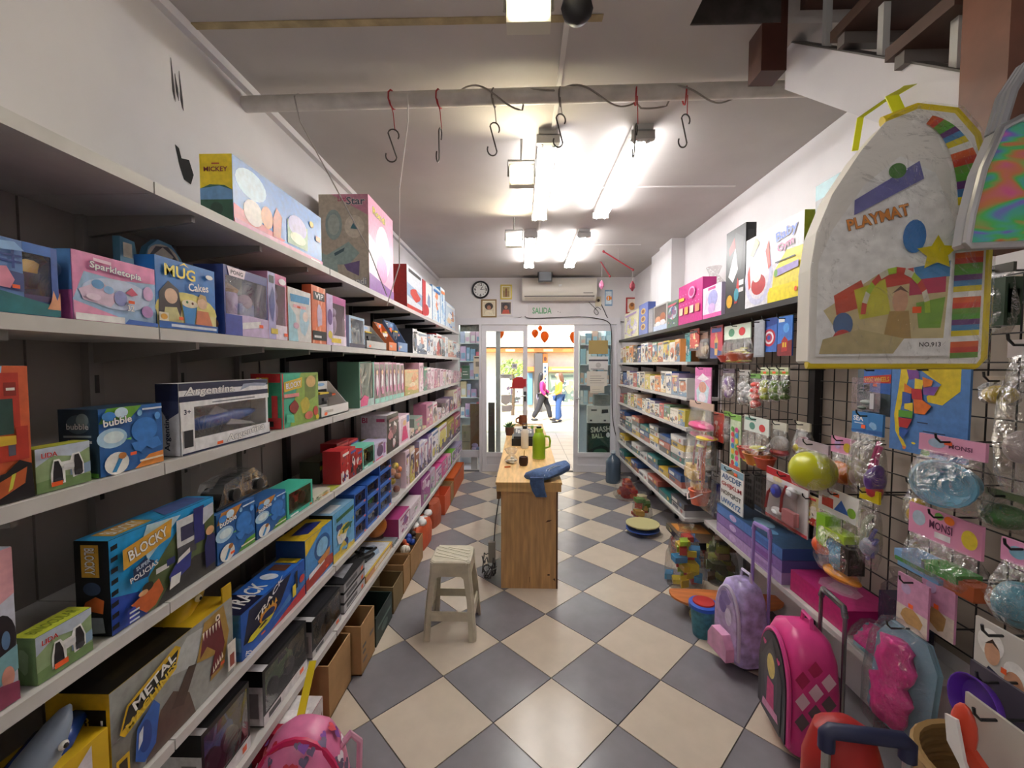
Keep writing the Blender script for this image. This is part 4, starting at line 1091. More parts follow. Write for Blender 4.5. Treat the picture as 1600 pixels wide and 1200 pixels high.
# ------------------------------------------------ third shelf
pack('l', 'orange-red building carton with a fire station and black vest picture', -70, 54, 572, S3, .06, 'C8542E', name='building_set_box',
     front=[('r', 0, 0, 1, 1, 'D0623A'), ('p', [(.3, .7), (.3, 1), (.65, 1), (.6, .8)], '9AC0DC'), ('r', .6, .55, .86, .95, 'B8392A'), ('r', .65, .78, .82, .88, '8A2A22'), ('r', .68, .82, .8, .84, 'E8E0D8'), ('r', .5, .5, .76, .76, '2A4A44'), ('p', [(.3, .42), (.95, .42), (.95, .48), (.3, .5)], 'E0B83A'), ('r', .78, .3, .95, .55, 'B03426'), ('r', .3, .3, .8, .42, 'B83A2A'), ('r', .66, .34, .76, .42, '5A5A6A'),
            ('p', [(.3, 0), (1, 0), (.97, .26), (.8, .3), (.6, .22), (.3, .2)], '1D1B1C'), ('p', [(.4, .02), (.86, .12), (.9, .24), (.5, .16), (.4, .12)], 'B85A2E'), ('p', [(.62, .08), (.68, .1), (.74, .21), (.68, .2)], 'C9CC4A'), ('t', '8', .45, .07, .07, .05, W_)])
bino = [('r', 0, 0, 1, 1, '8FA67A'), ('p', [(0, .6), (.3, .8), (.7, .7), (1, .85), (1, 1), (0, 1)], 'B9C4D4'), ('p', [(.6, .4), (1, .5), (1, .25), (.6, .2)], '8AA4C0'), ('p', [(0, 0), (1, 0), (1, .2), (.4, .3), (0, .25)], '6E8A56'),
        ('p', [(.24, .14), (.5, .12), (.5, .4), (.62, .4), (.64, .2), (.86, .24), (.86, .5), (.78, .78), (.64, .76), (.6, .62), (.44, .62), (.4, .7), (.3, .7), (.24, .4)], 'F2F2F0'), ('p', [(.27, .17), (.46, .15), (.44, .46), (.38, .66), (.31, .66), (.28, .4)], '1E1E22'), ('p', [(.67, .24), (.83, .27), (.83, .5), (.76, .74), (.68, .73), (.66, .5)], '1E1E22'), ('e', .365, .2, .09, .07, '38383E'), ('e', .75, .3, .08, .07, '38383E'), ('r', .46, .44, .66, .56, 'DADADC'),
        ('t', 'LIDA', .21, .84, .11, .28, 'C22A2A', 0, W_)]
pack('l', 'small green carton picturing binoculars on the third shelf', 57, 143, 703, S3, .035, '86A06E', name='binocular_box', cat='toy box', front=bino + [('r', .22, .1, .42, .2, PRICE)], top=[('r', 0, 0, 1, 1, 'CAD24A')])
bub = lambda dark: [('r', 0, 0, 1, 1, '2A64A8'), ('p', [(0, .78), (.12, 1), (.65, 1), (.45, .8)], '6AA83A' if dark else 'C9863A'), ('p', [(.5, 0), (1, 0), (1, .2), (.75, .18)], 'D98A3A' if dark else '5A9A3A'), ('e', .18, .55, .22, .15, 'A9CFE8'), ('e', .2, .56, .15, .09, 'DCEEF8'), ('e', .68, .6, .22, .2, '3A7CC8'), ('p', [(.45, .42), (.9, .45), (.97, .3), (.8, .26), (.7, .33), (.6, .25), (.5, .3)], '3A7CC8'), ('e', .6, .88, .04, .05, '8AC4E8'), ('e', .9, .8, .05, .06, '5A9CDC'),
                    ('e', .22, .16, .18, .17, 'F0F0EC'), ('p', [(.14, .04), (.2, .03), (.32, .24), (.26, .26)], '3A8CC8'), ('e', .3, .26, .06, .05, 'B8763A'), ('p', [(.34, .5), (.44, .52), (.44, .48)], '6AB85A'), ('e', .12, .88, .1, .07, '3F86D0'), ('e', .3, .92, .1, .08, 'C9E2F2'), ('t', 'bubble', .24, .8, .11, .42, W_, 4, '1B3A6A'), ('r', .62, .92, .96, .95, 'DCE8F4'), ('r', .55, .1, .95, .13, 'F0E4C8')]
pack('l', 'blue and green bubble toy carton with a dark end panel', 157, 256, 640, S3, .085, '23405C', name='bubble_toy_box', front=bub(True) + [sticker(.45, .26, .05, 1)],
     end=[('r', 0, 0, 1, 1, '22384E'), ('e', .5, .78, .3, .14, '4A6478'), ('e', .62, .84, .16, .1, '7F98A4'), ('t', 'bubble', .5, .75, .09, .56, 'D8E2E6', 0, '182838'), ('t', 'gigantes', .5, .52, .07, .72, 'D8E2E6'), ('r', .15, .59, .85, .62, '9AB0BA'), ('p', [(0, 0), (1, 0), (1, .06), (0, .12)], '5A9A3A')])
T, w_, h, d = pack('l', 'navy and white window carton with a blue toy plane inside', 282, 420, 600, S3, .06, 'E9E9EC', name='toy_plane_box', win=(.12, .2, .97, .66), inside='6A6E78',
     front=[('r', 0, .74, 1, 1, '232A4A'), ('r', 0, .82, 1, .9, 'EDEDF0'), ('t', 'Argentina', .3, .87, .15, .5, W_, 0, '232A4A', .2), ('p', [(.62, .84), (.75, .9), (.95, .88), (.98, .93), (.8, .95), (.66, .94)], '9AA4BC'), ('r', 0, .66, 1, .74, 'F0F0F2'), ('r', .3, .69, .8, .705, '5A5E6A'), ('r', 0, 0, .12, .66, 'F0F0F2'), ('t', '3+', .06, .6, .07, .06, '232A4A'), ('r', .12, 0, 1, .2, 'ECECEF'), ('t', 'Argentina', .68, .11, .14, .48, W_, 4, '232A4A', .2), ('r', .02, .1, .1, .34, '2A2A30'), ('r', 0, 0, 1, .025, '232A4A'), sticker(.36, .06, .045, .7)],
     end=[('r', 0, 0, 1, 1, 'DCDDE2'), ('r', 0, .76, 1, 1, '232A4A'), ('p', [(.5, .5), (1, .6), (1, .76), (0, .76)], '3A4060'), ('t', 'Argentina', .5, .32, .3, .5, '232A4A', 90)])
MB().lathe([(.002, 0), (.016, .02), (.02, .06), (.02, .17), (.012, .23), (.003, .26)], None, M('2E62C0', .3), 12, lambda a, b, t: (w_ * .14 + t * (w_ * .8 / .26), d * .5 + b, h * .36 + a + t * .06)).prism([(w_ * .35, h * .5), (w_ * .6, h * .4), (w_ * .62, h * .46), (w_ * .42, h * .62)], lambda u, v, t: (u, d * .35 + t, v), .004, 'B9BCC4').prism([(w_ * .5, h * .3), (w_ * .85, h * .22), (w_ * .8, h * .27), (w_ * .55, h * .38)], lambda u, v, t: (u, d * .15 + t, v), .004, 'D8DAE0').build('toy_plane', T, smooth=True)
pack('l', 'green building carton with a jungle scene and red edges', 440, 498, 584, S3, .11, '2F8A6A', name='building_set_box',
     front=[('r', 0, 0, 1, 1, '3FA88A'), ('p', [(.2, 0), (1, 0), (1, 1), (.5, 1), (.35, .6)], '8AA84A'), ('p', [(.6, .4), (.9, .5), (.95, .95), (.6, .9)], '6A7A3A'), ('e', .78, .82, .14, .12, 'C9A46A'), ('p', blob(random.Random(9), .6, .35, .16, .2), 'B8A83A'), ('p', blob(random.Random(10), .3, .35, .14, .14), '8A2E2A'), ('e', .7, .14, .12, .08, 'C86A5A'), ('e', .9, .2, .07, .1, 'B83A34'), ('p', [(.1, .1), (.3, .06), (.28, .22), (.1, .24)], '58C0A0'),
            ('p', [(.06, .66), (.5, .72), (.52, .92), (.06, .84)], 'D9B83A'), ('t', 'BLOCKY', .29, .785, .11, .38, W_, 5, '7A2A22'), ('r', .05, .55, .42, .62, 'D98A8A'), ('r', 0, .0, .03, 1, 'B82A2E'), ('e', .93, .07, .05, .05, 'E0C83A')],
     end=[('r', 0, 0, 1, 1, '2F8F6A'), ('r', 0, .84, 1, 1, 'B82A2E'), ('r', 0, 0, 1, .2, 'B82A2E'), ('r', .2, .62, .6, .93, 'D9B83A'), ('t', 'BLOCKY', .4, .78, .2, .3, W_, 90, '5A2A1A'), ('r', .25, .04, .75, .14, '1E1A1A'), ('r', .7, .2, .9, .6, 'C83A3A')])
wedge('white open-front carton with a toy blaster on the third shelf', 502, 545, 600, S3, 'E4E2E0', '2A2A30', 'D9602A')
T, w_, h, d = pack('l', 'green-sided window carton with a pink-haired mermaid doll', 562, 585, 558, S3, .12, '5E8A76', name='doll_box', win=(.06, .16, .9, .98), inside='6A5A78', front=[('r', 0, 0, 1, .16, 'A9C4C0'), ('p', [(.05, .02), (.5, .02), (.6, .2), (.3, .26), (.05, .16)], 'D94A86'), ('p', [(.9, .16), (1, .16), (1, 1), (.9, 1)], '86C0B0')])
doll(MB(), (w_ * .4, d * .3, h * .18), h * .75, 'C84A8E', 'D97AB0').build('doll', T, smooth=True)
PKD = [('D9B0C4', 'F0E0E8', '8A3A5A'), ('C890A8', 'F2E8EC', 'B04A7A'), ('E4D0D8', 'B9C4C0', 'C06A8A')]
px = [586, 594, 602, 608, 614, 620, 626, 632]
for k in range(7):
    pal = PKD[k % 3]
    pack('l', 'slim pink cellophane doll carton, ' + ORD[k] + ' after the mermaid doll', px[k], px[k + 1] - .5, 562 + k, S3, .12, pal[0], name='doll_box', group='slim doll cartons on the third shelf', win=(.08, .12, .92, .95), inside=pal[2], front=[('r', 0, 0, 1, .12, '8AC0B4'), ('p', blob(random.Random(k), .5, .5, .3, .3), pal[1]), ('e', .5, .75, .2, .06, 'E0B89A'), ('p', blob(random.Random(k + 50), .5, .3, .25, .12), 'D987B0')])
pack('l', 'orange and green printed bag-box low among the pink dolls', 633, 654, 578, S3, .07, 'E0A47A', name='toy_bag_box', front=autoart(77, ['E8B486', 'DCC89A', 'E09A6A', 'B0A85A', 'F0DCC0'], 8))
px = [655, 662, 668, 673, 678, 683, 688, 692, 697, 701, 705, 709, 713, 717, 720]
for k in range(14):
    pal = PKD[(k * 2) % 3]
    c = pal[0] if k not in (1, 8) else ['', '4E8A74', '', '', '', '', '', '', 'A8983A'][k]
    pack('l', 'slim doll carton, ' + ORD[k] + ' after the orange bag-box on the third shelf', px[k], px[k + 1] - .3, 573 + k * .6 if k else 566, S3, .12, c, name='doll_box', group='slim doll cartons on the third shelf', front=autoart(90 + k, [c, pal[1], c, pal[2], 'E8D4C8', '9A7A8A'], 5))
# ------------------------------------------------ fourth shelf
pack('l', 'doll carton with pink, black and teal picture cut by the frame edge', -60, 32, 872, S4, .05, 'B9C0D4', name='doll_box', front=[('r', 0, 0, 1, 1, 'C9CCDC'), ('p', [(.3, .6), (1, .7), (1, 1), (.3, 1)], 'D9A0A8'), ('e', .72, .42, .28, .17, '201C20'), ('e', .8, .42, .08, .06, '5A7AA0'), ('p', [(.3, .1), (1, .2), (1, .36), (.3, .3)], '7AAAB4'), ('e', .8, .18, .12, .07, 'C98A7A'), ('p', [(.4, 0), (1, 0), (1, .12), (.5, .16)], '8A3A56')])
pack('l', 'yellow-topped green carton picturing binoculars on the fourth shelf', 58, 146, 998, S4, .045, '7F9A68', name='binocular_box', front=bino + [('r', .26, .12, .5, .24, PRICE)], top=[('r', 0, 0, 1, 1, 'C6D046'), ('t', 'BINOCULAR', .5, .5, .5, .8, '7A8A2A')], end=[('r', 0, 0, 1, 1, '6A8656'), ('p', blob(random.Random(1), .5, .5, .3, .3), '8AA47A')])
pack('l', 'large black-ended building carton with a police station scene', 175, 337, 846, S4, .075, '15151A', name='building_set_box',
     front=[('r', 0, 0, 1, 1, '2A9AD8'), ('p', [(0, 0), (.3, 0), (.22, .3), (0, .4)], '2A4AA8'), ('p', [(.28, 0), (1, 0), (1, .9), (.6, .8), (.3, .4)], '5A6A42'), ('p', [(.35, 0), (1, 0), (1, .3), (.75, .34), (.5, .2)], '3A3A3A'), ('p', [(.3, .6), (.62, .95), (.3, 1), (.24, .8)], 'C0DCE8')] +
     [('p', [(0, v), (.05, v + .01), (.05, v + .06), (0, v + .05)], '15151A') for v in (.05, .17, .29, .41, .53, .65, .77, .89)] +
     [('r', .56, .56, .76, .9, 'D4D6D6'), ('r', .6, .62, .74, .8, '3A3A5A'), ('r', .56, .42, .76, .56, '4A4A52'), ('r', .74, .5, .86, .96, '2A2F72'), ('p', [(.84, .7), (.97, .78), (.97, .94), (.85, .92)], 'B9BCC8'), ('p', [(.86, .1), (.98, .12), (.98, .5), (.9, .58), (.85, .4)], '22285E'), ('e', .92, .58, .05, .06, 'D9A87A'), ('p', [(.48, .16), (.68, .26), (.7, .44), (.54, .4), (.46, .28)], '343C8A'), ('p', [(.46, .12), (.56, .14), (.58, .26), (.48, .26)], 'E4E4E2'), ('p', [(.54, .38), (.68, .44), (.68, .5), (.56, .44)], 'DADADA'),
      ('r', .34, .4, .46, .46, 'E4E0E0'), ('r', .44, .42, .52, .5, '2F3870'), ('p', [(.12, .22), (.26, .28), (.36, .34), (.4, .18), (.32, .06), (.24, .04)], 'C8622E'), ('e', .26, .32, .05, .05, '2A2A22'), ('e', .22, .28, .04, .03, 'D9A87A'), ('p', [(.07, .64), (.48, .76), (.5, .97), (.07, .86)], 'D9A43A'), ('t', 'BLOCKY', .28, .81, .12, .34, W_, 11, '5A3414'), ('p', [(.14, .46), (.26, .44), (.32, .58), (.24, .66), (.14, .6)], '22325A'), ('t', 'POLICIAS', .23, .52, .06, .24, W_, 10, '22325A'), ('t', 'SUPER', .22, .6, .045, .12, 'C9D8E8', 10),
      ('r', .08, .04, .14, .2, '3A4AB0'), ('r', .09, .05, .17, .07, 'DCE4F0'), ('r', .09, .1, .17, .12, 'DCE4F0'), ('r', .09, .15, .17, .17, 'DCE4F0')],
     end=[('r', 0, 0, 1, 1, '15161A'), ('r', .2, .62, .72, .96, 'D9A43A'), ('t', 'BLOCKY', .46, .79, .3, .28, W_, -90, '5A3414'), ('e', .5, .5, .26, .07, '3A4C6A'), ('p', [(.2, .28), (.8, .24), (.85, .38), (.6, .42), (.3, .36)], 'C8622E'), ('p', [(.25, .02), (.85, .04), (.8, .2), (.4, .2)], '8A90A0')],
     top=[('r', 0, 0, 1, 1, '2F9AD4'), ('r', .08, .15, .4, .85, 'D9A43A'), ('t', 'BLOCKY', .24, .5, .5, .26, W_), ('p', [(.5, .1), (.95, .1), (.95, .9), (.6, .9)], '5A6AA8')])
pack('l', 'blue bubble carton beside the large police carton, under the silver car', 340, 399, 806, S4, .07, '2A5E9C', name='bubble_toy_box', front=bub(False) + [sticker(.32, .12, .05, 1)])
pack('l', 'blue bubble carton next to the teal truck carton', 401, 447, 788, S4, .07, '2A5E9C', name='bubble_toy_box', front=bub(False))
y0 = Yof(385, -.96, 1.16)
zt = Zof(806, -.885, Yof(340, -.885, S4))
T = thing('toy_car', 'silver toy off-road car in a black tray on the bubble cartons', 'toy car', (-.93, Yof(372, -.93, zt), zt + .003), PI / 2)
MB().box((-.14, -.03, 0), (.12, .05, .008), '1C1C1E').build('tray', T)
car(MB(), (0, .01, .008), .2, .075, .062, M('B9BCC0', .15, .8), .02).build('car_body', T, smooth=True)
MB().prism([(-.13, .008), (-.1, .07), (.04, .09), (.11, .04), (.115, .008)], lambda u, v, t: (u, -.029 + t, v), .078, PANE).build('plastic_cover', T)
def boxcar(label, px0, px1, pyt, z, frame, inside, ccol, big=True, xf=None, d=.1, dx=.5, wr=None, base=0):
    T, w_, h, d = pack('l', label, px0, px1, pyt, z + base, d, frame, name='toy_car_box', win=(.07, .14, .93, .9), inside=inside, xf=xf)
    car(MB(), (w_ * .5, d * .45, .006 + h * .14), w_ * .72, d * .5, h * (.6 if big else .4), ccol, wr and wr * h).build('toy_car', T, smooth=True)
    art(T, *face(w_, h, d, 'front'), [('r', .02, .01, .98, .12, frame), ('r', .1, .03, .4, .09, 'F0F0F0'), ('r', .85, .03, .95, .1, PRICE)], 'front_print', lift=.0012)
boxcar('teal open carton with a red monster truck', 449, 489, 770, S4, '3FB39A', '22262A', 'A82430', True, wr=.24)
pack('l', 'yellow and white small carton with a yellow wheel beside the truck', 490, 516, 778, S4, .06, 'D9D4C4', front=autoart(21, ['E2DCCB', 'C9C49A', 'D9B82A', '2A2A2A', '8AA07A', 'E07A3A'], 8))
T, w_, h, d = pack('l', 'black and lime window carton with a clear ball toy', 500, 535, 722, S4, .1, '2A2C1A', xf=-.99, name='toy_window_box', win=(.05, .05, .95, .7), inside='5A6450', front=[('r', 0, .7, 1, 1, '1C1E14'), ('p', [(0, .6), (.5, .72), (1, .66), (1, .74), (0, .8)], 'B8C83A'), ('r', .1, .82, .6, .92, 'B8C83A')])
MB().ell((w_ * .5, d * .5, h * .36), (.045, .04, .045), M('C9D0C8', .1), 12, 8).build('ball_toy', T, smooth=True)
pack('l', 'small lime carton on the shelf edge below the black and lime one', 517, 532, 768, S4, .05, 'B0B84A', front=autoart(22, ['B4BC52', 'D8D4B0', '7A8A3A', '3A3A2A', 'E07A3A']))
REDP = ['B8242C', 'C83A3A', '9A1C26', 'E8E0DC', '2A2A2E', '4A5A9A']
for k, (a, b, py, xf, nm) in enumerate(((533, 545, 706, -.885, 'crimson boxed car nearest the lime carton'), (545.5, 556, 702, -.885, 'crimson boxed car with white roof print'), (527, 545, 694, -1.0, 'tall red boxed truck at the back of the row'), (556.5, 566, 705, -.885, 'dark red boxed car touching the teal truck carton'), (546, 560, 690, -1.0, 'red boxed car behind with blue print'))):
    pack('l', nm, a, b, py, S4, .09, REDP[k % 3], xf=xf, front=autoart(60 + k, REDP, 7), group='red boxed cars on the fourth shelf')
boxcar('teal open carton with a yellow truck beside the red boxed cars', 567, 585, 700, S4, '6FC4AE', '2A2E2A', 'D9C05A', True, wr=.22)
pack('l', 'lilac and white rounded carton with an oval opening', 586, 604, 695, S4, .12, 'C9BEDC', front=[('r', 0, 0, 1, 1, 'CFC4DE'), ('e', .42, .5, .28, .34, '5A4468'), ('r', .72, .2, .9, .85, '9A5A9A'), ('p', [(.05, .02), (.7, .05), (.6, .12), (.1, .1)], 'D94A70'), ('p', [(.2, .8), (.7, .84), (.6, .95), (.3, .94)], '7A5A66')])
pack('l', 'carton with a white and lime end and dark front pictures', 605, 623, 650, S4, .17, 'D9D2D6', front=autoart(71, ['E4D0D4', '3A3234', '8A5A60', 'C98A90', 'F0E8E8', '5A4A52'], 9), end=[('r', 0, 0, 1, 1, 'D9D4DA'), ('p', [(0, 0), (1, 0), (1, .3), (.6, .42), (0, .38)], 'C0C83A'), ('t', 'BI', .15, .88, .14, .2, 'B82A5A'), ('r', .6, .84, .92, .92, 'C85A80'), ('p', [(.2, .0), (.7, 0), (.6, .14), (.3, .1)], '6A3A3A')])
pack('l', 'pink window carton with a hot pink doll dress', 624, 640, 652, S4, .12, 'E8C8D8', name='doll_box', front=[('r', 0, 0, 1, 1, 'F0DCE6'), ('p', [(.1, .05), (.9, .05), (.85, .9), (.15, .9)], 'D4B8C8'), ('p', [(.2, .1), (.85, .1), (.65, .6), (.35, .6)], 'D41E6E'), ('e', .5, .72, .16, .1, 'DDB07A'), ('r', .7, .7, .95, .95, '3A6AA8')])
fc = [(641, 647, 672, 'D9C9C4', 'pale pink'), (647.5, 660, 655, '8A9A90', 'grey-green'), (660.5, 666, 668, 'D8CCA0', 'sand'), (666.5, 676, 632, 'C07A98', 'tall rose'), (676.5, 683, 630, 'E0D0DA', 'tall white-pink'), (683.5, 690, 640, 'D0C0C8', 'mauve'), (690.5, 696, 632, '6A5A5A', 'brown'), (696.5, 702, 625, 'B8A0B0', 'dusty pink'), (702.5, 708, 622, '6E5A86', 'violet'), (708.5, 714, 610, 'E0D4B8', 'cream'), (714.5, 720, 606, 'D8B8C4', 'blush')]
for k, (a, b, py, c, n) in enumerate(fc):
    pack('l', n + ' doll carton, ' + ORD[k] + ' after the hot pink doll on the fourth shelf', a, b, py, S4, .12, c, name='doll_box', front=autoart(120 + k, [c, 'ECE0E4', c, '5A4A5A', 'C86A8A', 'D9C0A0'], 6), group='doll cartons on the fourth shelf')
# ------------------------------------------------ fifth shelf
YE = 'D8B01E'
T, w_, h, d = pack('l', 'yellow open carton with a grey toy shark head', 20, 175, 1128, S5, .13, YE, h=.165, name='toy_track_box', front=[('p', [(0, .3), (.8, .95), (.8, 0), (0, 0)], 'DAD4DC'), ('p', [(.1, .2), (.7, .7), (.75, .1), (.2, 0)], '8A7A8A'), ('p', [(.3, .1), (.6, .3), (.65, .15), (.45, .05)], '4A3A4A')], end=[('r', 0, 0, 1, 1, 'B8941A')])
mb = MB()
rings = []
for k, (u, zc, r) in enumerate(((-.10, .02, .035), (-.04, .06, .06), (.02, .11, .062), (.07, .16, .05), (.1, .2, .03), (.115, .225, .008))):
    rings.append([(w_ * .34 + u * .8, d * .4 + r * .62 * math.cos(a), h * .55 + zc * .62 + r * .72 * math.sin(a)) for a in [2 * PI * i / 12 for i in range(12)]])
mb.loft(rings, M('8A97AC', .35))
mb.build('shark_head', T, smooth='all')
MB().ell((w_ * .34 + .045, d * .4 - .036, h * .55 + .1), (.01, .006, .008), 'F0F0F0', 8, 6).ell((w_ * .34 + .045, d * .4 - .041, h * .55 + .1), .005, '1A1A1A', 6, 4).build('shark_eye', T)
MB().prism([(w_ * .1, h * .5), (w_ * .3, h * .98), (w_ * .36, h * .9), (w_ * .3, h * .62)], lambda u, v, t: (u, d * .05 - t, v), .004, 'E8E8EA').build('jaw_teeth', T)
MB().loft([[(w_ * .5 + u, d * .5 + r * math.cos(a), h * .95 + zc + r * .7 * math.sin(a)) for a in [2 * PI * i / 10 for i in range(10)]] for u, zc, r in ((-.06, -.02, .02), (-.02, .0, .04), (.04, .02, .045), (.09, .03, .02))], M('23489A', .25)).build('shark_body', T, smooth='all')
T, w_, h, d = pack('l', 'large grey carton with a biting dinosaur and yellow edges', 177, 366, 1052, S5, .14, YE, h=.232, name='toy_track_box',
     front=[('r', 0, 0, 1, 1, '9A9C98'), ('p', [(0, .0), (.3, 0), (.2, .5), (0, .5)], '86857F'), ('p', [(.35, .7), (.55, .95), (.75, .9), (.6, .55)], 'B9BDBC'), ('p', [(.2, 0), (.6, 0), (.55, .3), (.42, .48), (.32, .4)], '5A463C'), ('p', [(.4, .3), (.55, .6), (.62, .55), (.5, .22)], '4A3830'), ('p', [(.62, .55), (.7, .95), (.9, .98), (.95, .6), (.88, .2), (.74, .18), (.8, .45)], 'A8863E'), ('p', [(.65, .56), (.69, .84), (.86, .85), (.9, .5), (.84, .24), (.74, .24), (.8, .5), (.72, .64)], '6A1E28')] +
     [('p', [(.68 + .03 * i, .84), (.7 + .03 * i, .84), (.69 + .03 * i, .74)], 'F0E8D8') for i in range(6)] + [('p', [(.76 + .022 * i, .26 + .02 * i), (.78 + .022 * i, .27 + .02 * i), (.765 + .022 * i, .35 + .02 * i)], 'F0E8D8') for i in range(5)] +
     [('e', .82, .9, .025, .04, 'F0E4D0'), ('e', .82, .9, .01, .02, '2A1A1A'), ('p', [(.12, .16), (.14, .46), (.26, .6), (.3, .5), (.26, .14), (.18, .06)], '2F62B4'), ('e', .19, .32, .045, .16, '1F4690'), ('p', [(.14, .24), (.17, .3), (.18, .44), (.15, .4)], 'DCE4EC'),
      ('p', [(.03, .56), (.06, .5), (.42, .72), (.47, .92), (.43, .98), (.08, .78)], 'D8B01E'), ('p', [(.045, .58), (.42, .76), (.45, .92), (.09, .76)], '1C1A16'), ('t', 'METAL', .27, .8, .11, .32, W_, 20), ('t', 'MACHINES', .25, .67, .09, .38, 'E8C83A', 20), ('r', .0, .02, .08, .34, 'D8B01E'), ('r', .015, .04, .065, .3, '3A342A'), ('r', .9, .1, .99, .46, 'E4E0D8'), ('r', .92, .14, .97, .3, '9A4A3A'), sticker(.84, .3, .04, .5)],
     end=[('r', 0, 0, 1, 1, 'CDA51C'), ('r', .5, .1, .95, .85, '1C1A16'), ('t', 'METAL', .8, .5, .2, .5, W_, 90), ('t', 'MACHINES', .6, .5, .16, .56, 'E0C03A', 90)],
     top=[('r', 0, 0, .6, 1, '1A1712'), ('p', [(.1, .2), (.5, .2), (.55, .8), (.14, .8)], '2E2818')])
m = MB()
m.loft([[(w_ * .7 + u, d * .55 + r * .8 * math.cos(a), h + zc + r * math.sin(a)) for a in [2 * PI * i / 12 for i in range(12)]] for u, zc, r in ((-.06, -.05, .03), (-.03, -.03, .042), (.0, -.005, .04), (.035, .015, .033), (.06, .025, .028), (.085, .028, .02), (.1, .025, .008))], M('D8B41E', .3))
m.ell((w_ * .7 + .045, d * .55 - .03, h + .034), (.012, .008, .01), 'F0E8C8', 8, 6).ell((w_ * .7 + .045, d * .55 - .036, h + .034), .005, '1A1A1A', 6, 4)
m.build('dinosaur_head', T, smooth=True)
MB().box((w_ * .9, .0, h), (w_, .004, h + .045), 'C8A21C').box((w_ * .82, d - .004, h), (w_, d, h + .04), 'B8941A').build('carton_flap', T)
pack('l', 'blue racing carton with white slanted lettering and a flaming loop', 378, 477, 962, S5, .11, '1D4FA0', name='toy_track_box',
     front=[('r', 0, 0, 1, 1, '1B57B0'), ('p', [(.02, .3), (.1, .95), (.75, .95), (.55, .45), (.3, .24)], '161A3A'), ('p', [(.35, 0), (1, .3), (1, 0)], 'B82A34'), ('p', [(.4, .2), (.7, .45), (1, .7), (1, .34)], '3F7AC0'), ('e', .36, .5, .13, .14, 'D98A2A'), ('e', .36, .48, .1, .1, '1B2A5A')] + [('p', [(.24 + .05 * i, .58), (.27 + .05 * i, .72), (.29 + .05 * i, .6)], 'E0A83A') for i in range(5)] +
     [('p', [(.06, .3), (.1, .38), (.28, .44), (.44, .4), (.36, .3), (.12, .24)], 'D2CC2A'), ('p', [(.2, .38), (.3, .43), (.34, .38), (.24, .35)], '2A2A2A'), ('t', 'TRACK', .38, .83, .13, .46, W_, 22, None, .25), ('r', .8, .45, .84, .9, '1A1A22'), ('e', .92, .58, .05, .1, 'C83A3A'), ('r', .74, .3, .8, .6, 'D9C83A'), ('t', '175', .06, .08, .08, .1, W_, 60), sticker(.26, .2, .04, .7)],
     end=[('r', 0, 0, 1, 1, '2A64B4'), ('p', [(0, .6), (1, .5), (1, .2), (0, .3)], '4F8ACC'), ('p', [(.4, .65), (.7, .7), (.6, .5)], 'C83A3A'), ('r', 0, 0, .5, .1, 'C82A2E')], top=[('r', 0, 0, 1, 1, '2A6AC8'), ('r', 0, 0, .3, 1, '16183A'), ('t', 'TRACK', .28, .5, .6, .42, W_, 0, None, .25), ('e', .62, .5, .06, .3, 'DCE4F0'), ('r', .74, .2, .86, .8, '6A4030'), ('r', .9, .1, 1, .9, 'E0C82A')])
pack('l', 'blue racing track carton with yellow top and loop picture', 478, 520, 846, S5, .12, '2E6AB0', name='toy_track_box', front=[('r', 0, 0, 1, 1, '4A90D0'), ('e', .6, .62, .3, .25, '2A5A98'), ('e', .6, .62, .22, .18, '8AC0E4'), ('p', [(0, .7), (.6, 1), (0, 1)], 'D9B82A'), ('p', [(0, .02), (1, .1), (1, .3), (.5, .36), (0, .24)], 'A83A34'), ('p', [(.1, .2), (.66, .28), (.68, .36), (.1, .3)], 'E8E4E8'), ('p', [(.4, .4), (.9, .5), (.85, .34), (.5, .3)], 'C98A4A'), ('r', 0, 0, 1, .04, 'E4E4E8'), sticker(.75, .14, .04, 1.2)], end=[('r', 0, 0, 1, 1, '1E4684')], top=[('r', 0, 0, 1, 1, 'D9B82A'), ('p', [(.3, .2), (.9, .3), (.8, .8), (.2, .7)], '2A3A8A')])
pack('l', 'light blue playset carton with a green track scene', 521, 554, 806, S5, .11, '2E6A9C', name='toy_track_box', front=autoart(201, ['6FB0DC', 'A9D0E8', '5AA0C8', 'E4E4E0', '3A6A4A', '2A4A86', 'D9C04A'], 10), end=[('r', 0, 0, 1, 1, '14202E')], top=[('r', 0, 0, 1, 1, '8AB8D8'), ('r', .1, .2, .6, .7, 'E8ECF0')])
cc = ['6A2A3A', 'C9CCD4', '2A3A8A', 'E8E8EA', '3FAE4A', '2A2A3A', '9AA0A8', 'B8C0C8', '3A4A9A']
k = 0
zb = S5
for col, (a, b, tops) in enumerate(((555, 573, (0, .085, .17)), (574, 593, (0, .085, .17)), (594, 612, (0, .085, .17, .255)))):
    for r, dz in enumerate(tops):
        y0_, y1_ = Yof(a, -.885, S5), Yof(b, -.885, S5)
        T = thing('toy_car_box', ['lowest', 'second', 'third', 'topmost'][r] + ' blue window car carton in the ' + ['first', 'second', 'tallest'][col] + ' stack beside the playset', 'toy box', (-.885, y0_, S5 + .002 + dz), PI / 2, 'stacked blue car cartons')
        carton(T, y1_ - y0_ - .004, .083, .1, '2E62B8', win=(.06, .18, .94, .88), inside='1A2440', front=[('r', .02, .02, .98, .16, '3A72C8'), ('r', .78, .03, .93, .14, PRICE)])
        car(MB(), ((y1_ - y0_) / 2, .045, .018), (y1_ - y0_) * .7, .05, .05, cc[k % 9]).build('toy_car', T, smooth=True)
        k += 1
T = thing('toy_bag', 'clear bag of orange and yellow parts leaning on the blue cartons', 'toy bag', (-.885, Yof(616, -.885, S5), S5 + .003), PI / 2)
m = MB()
rg = random.Random(17)
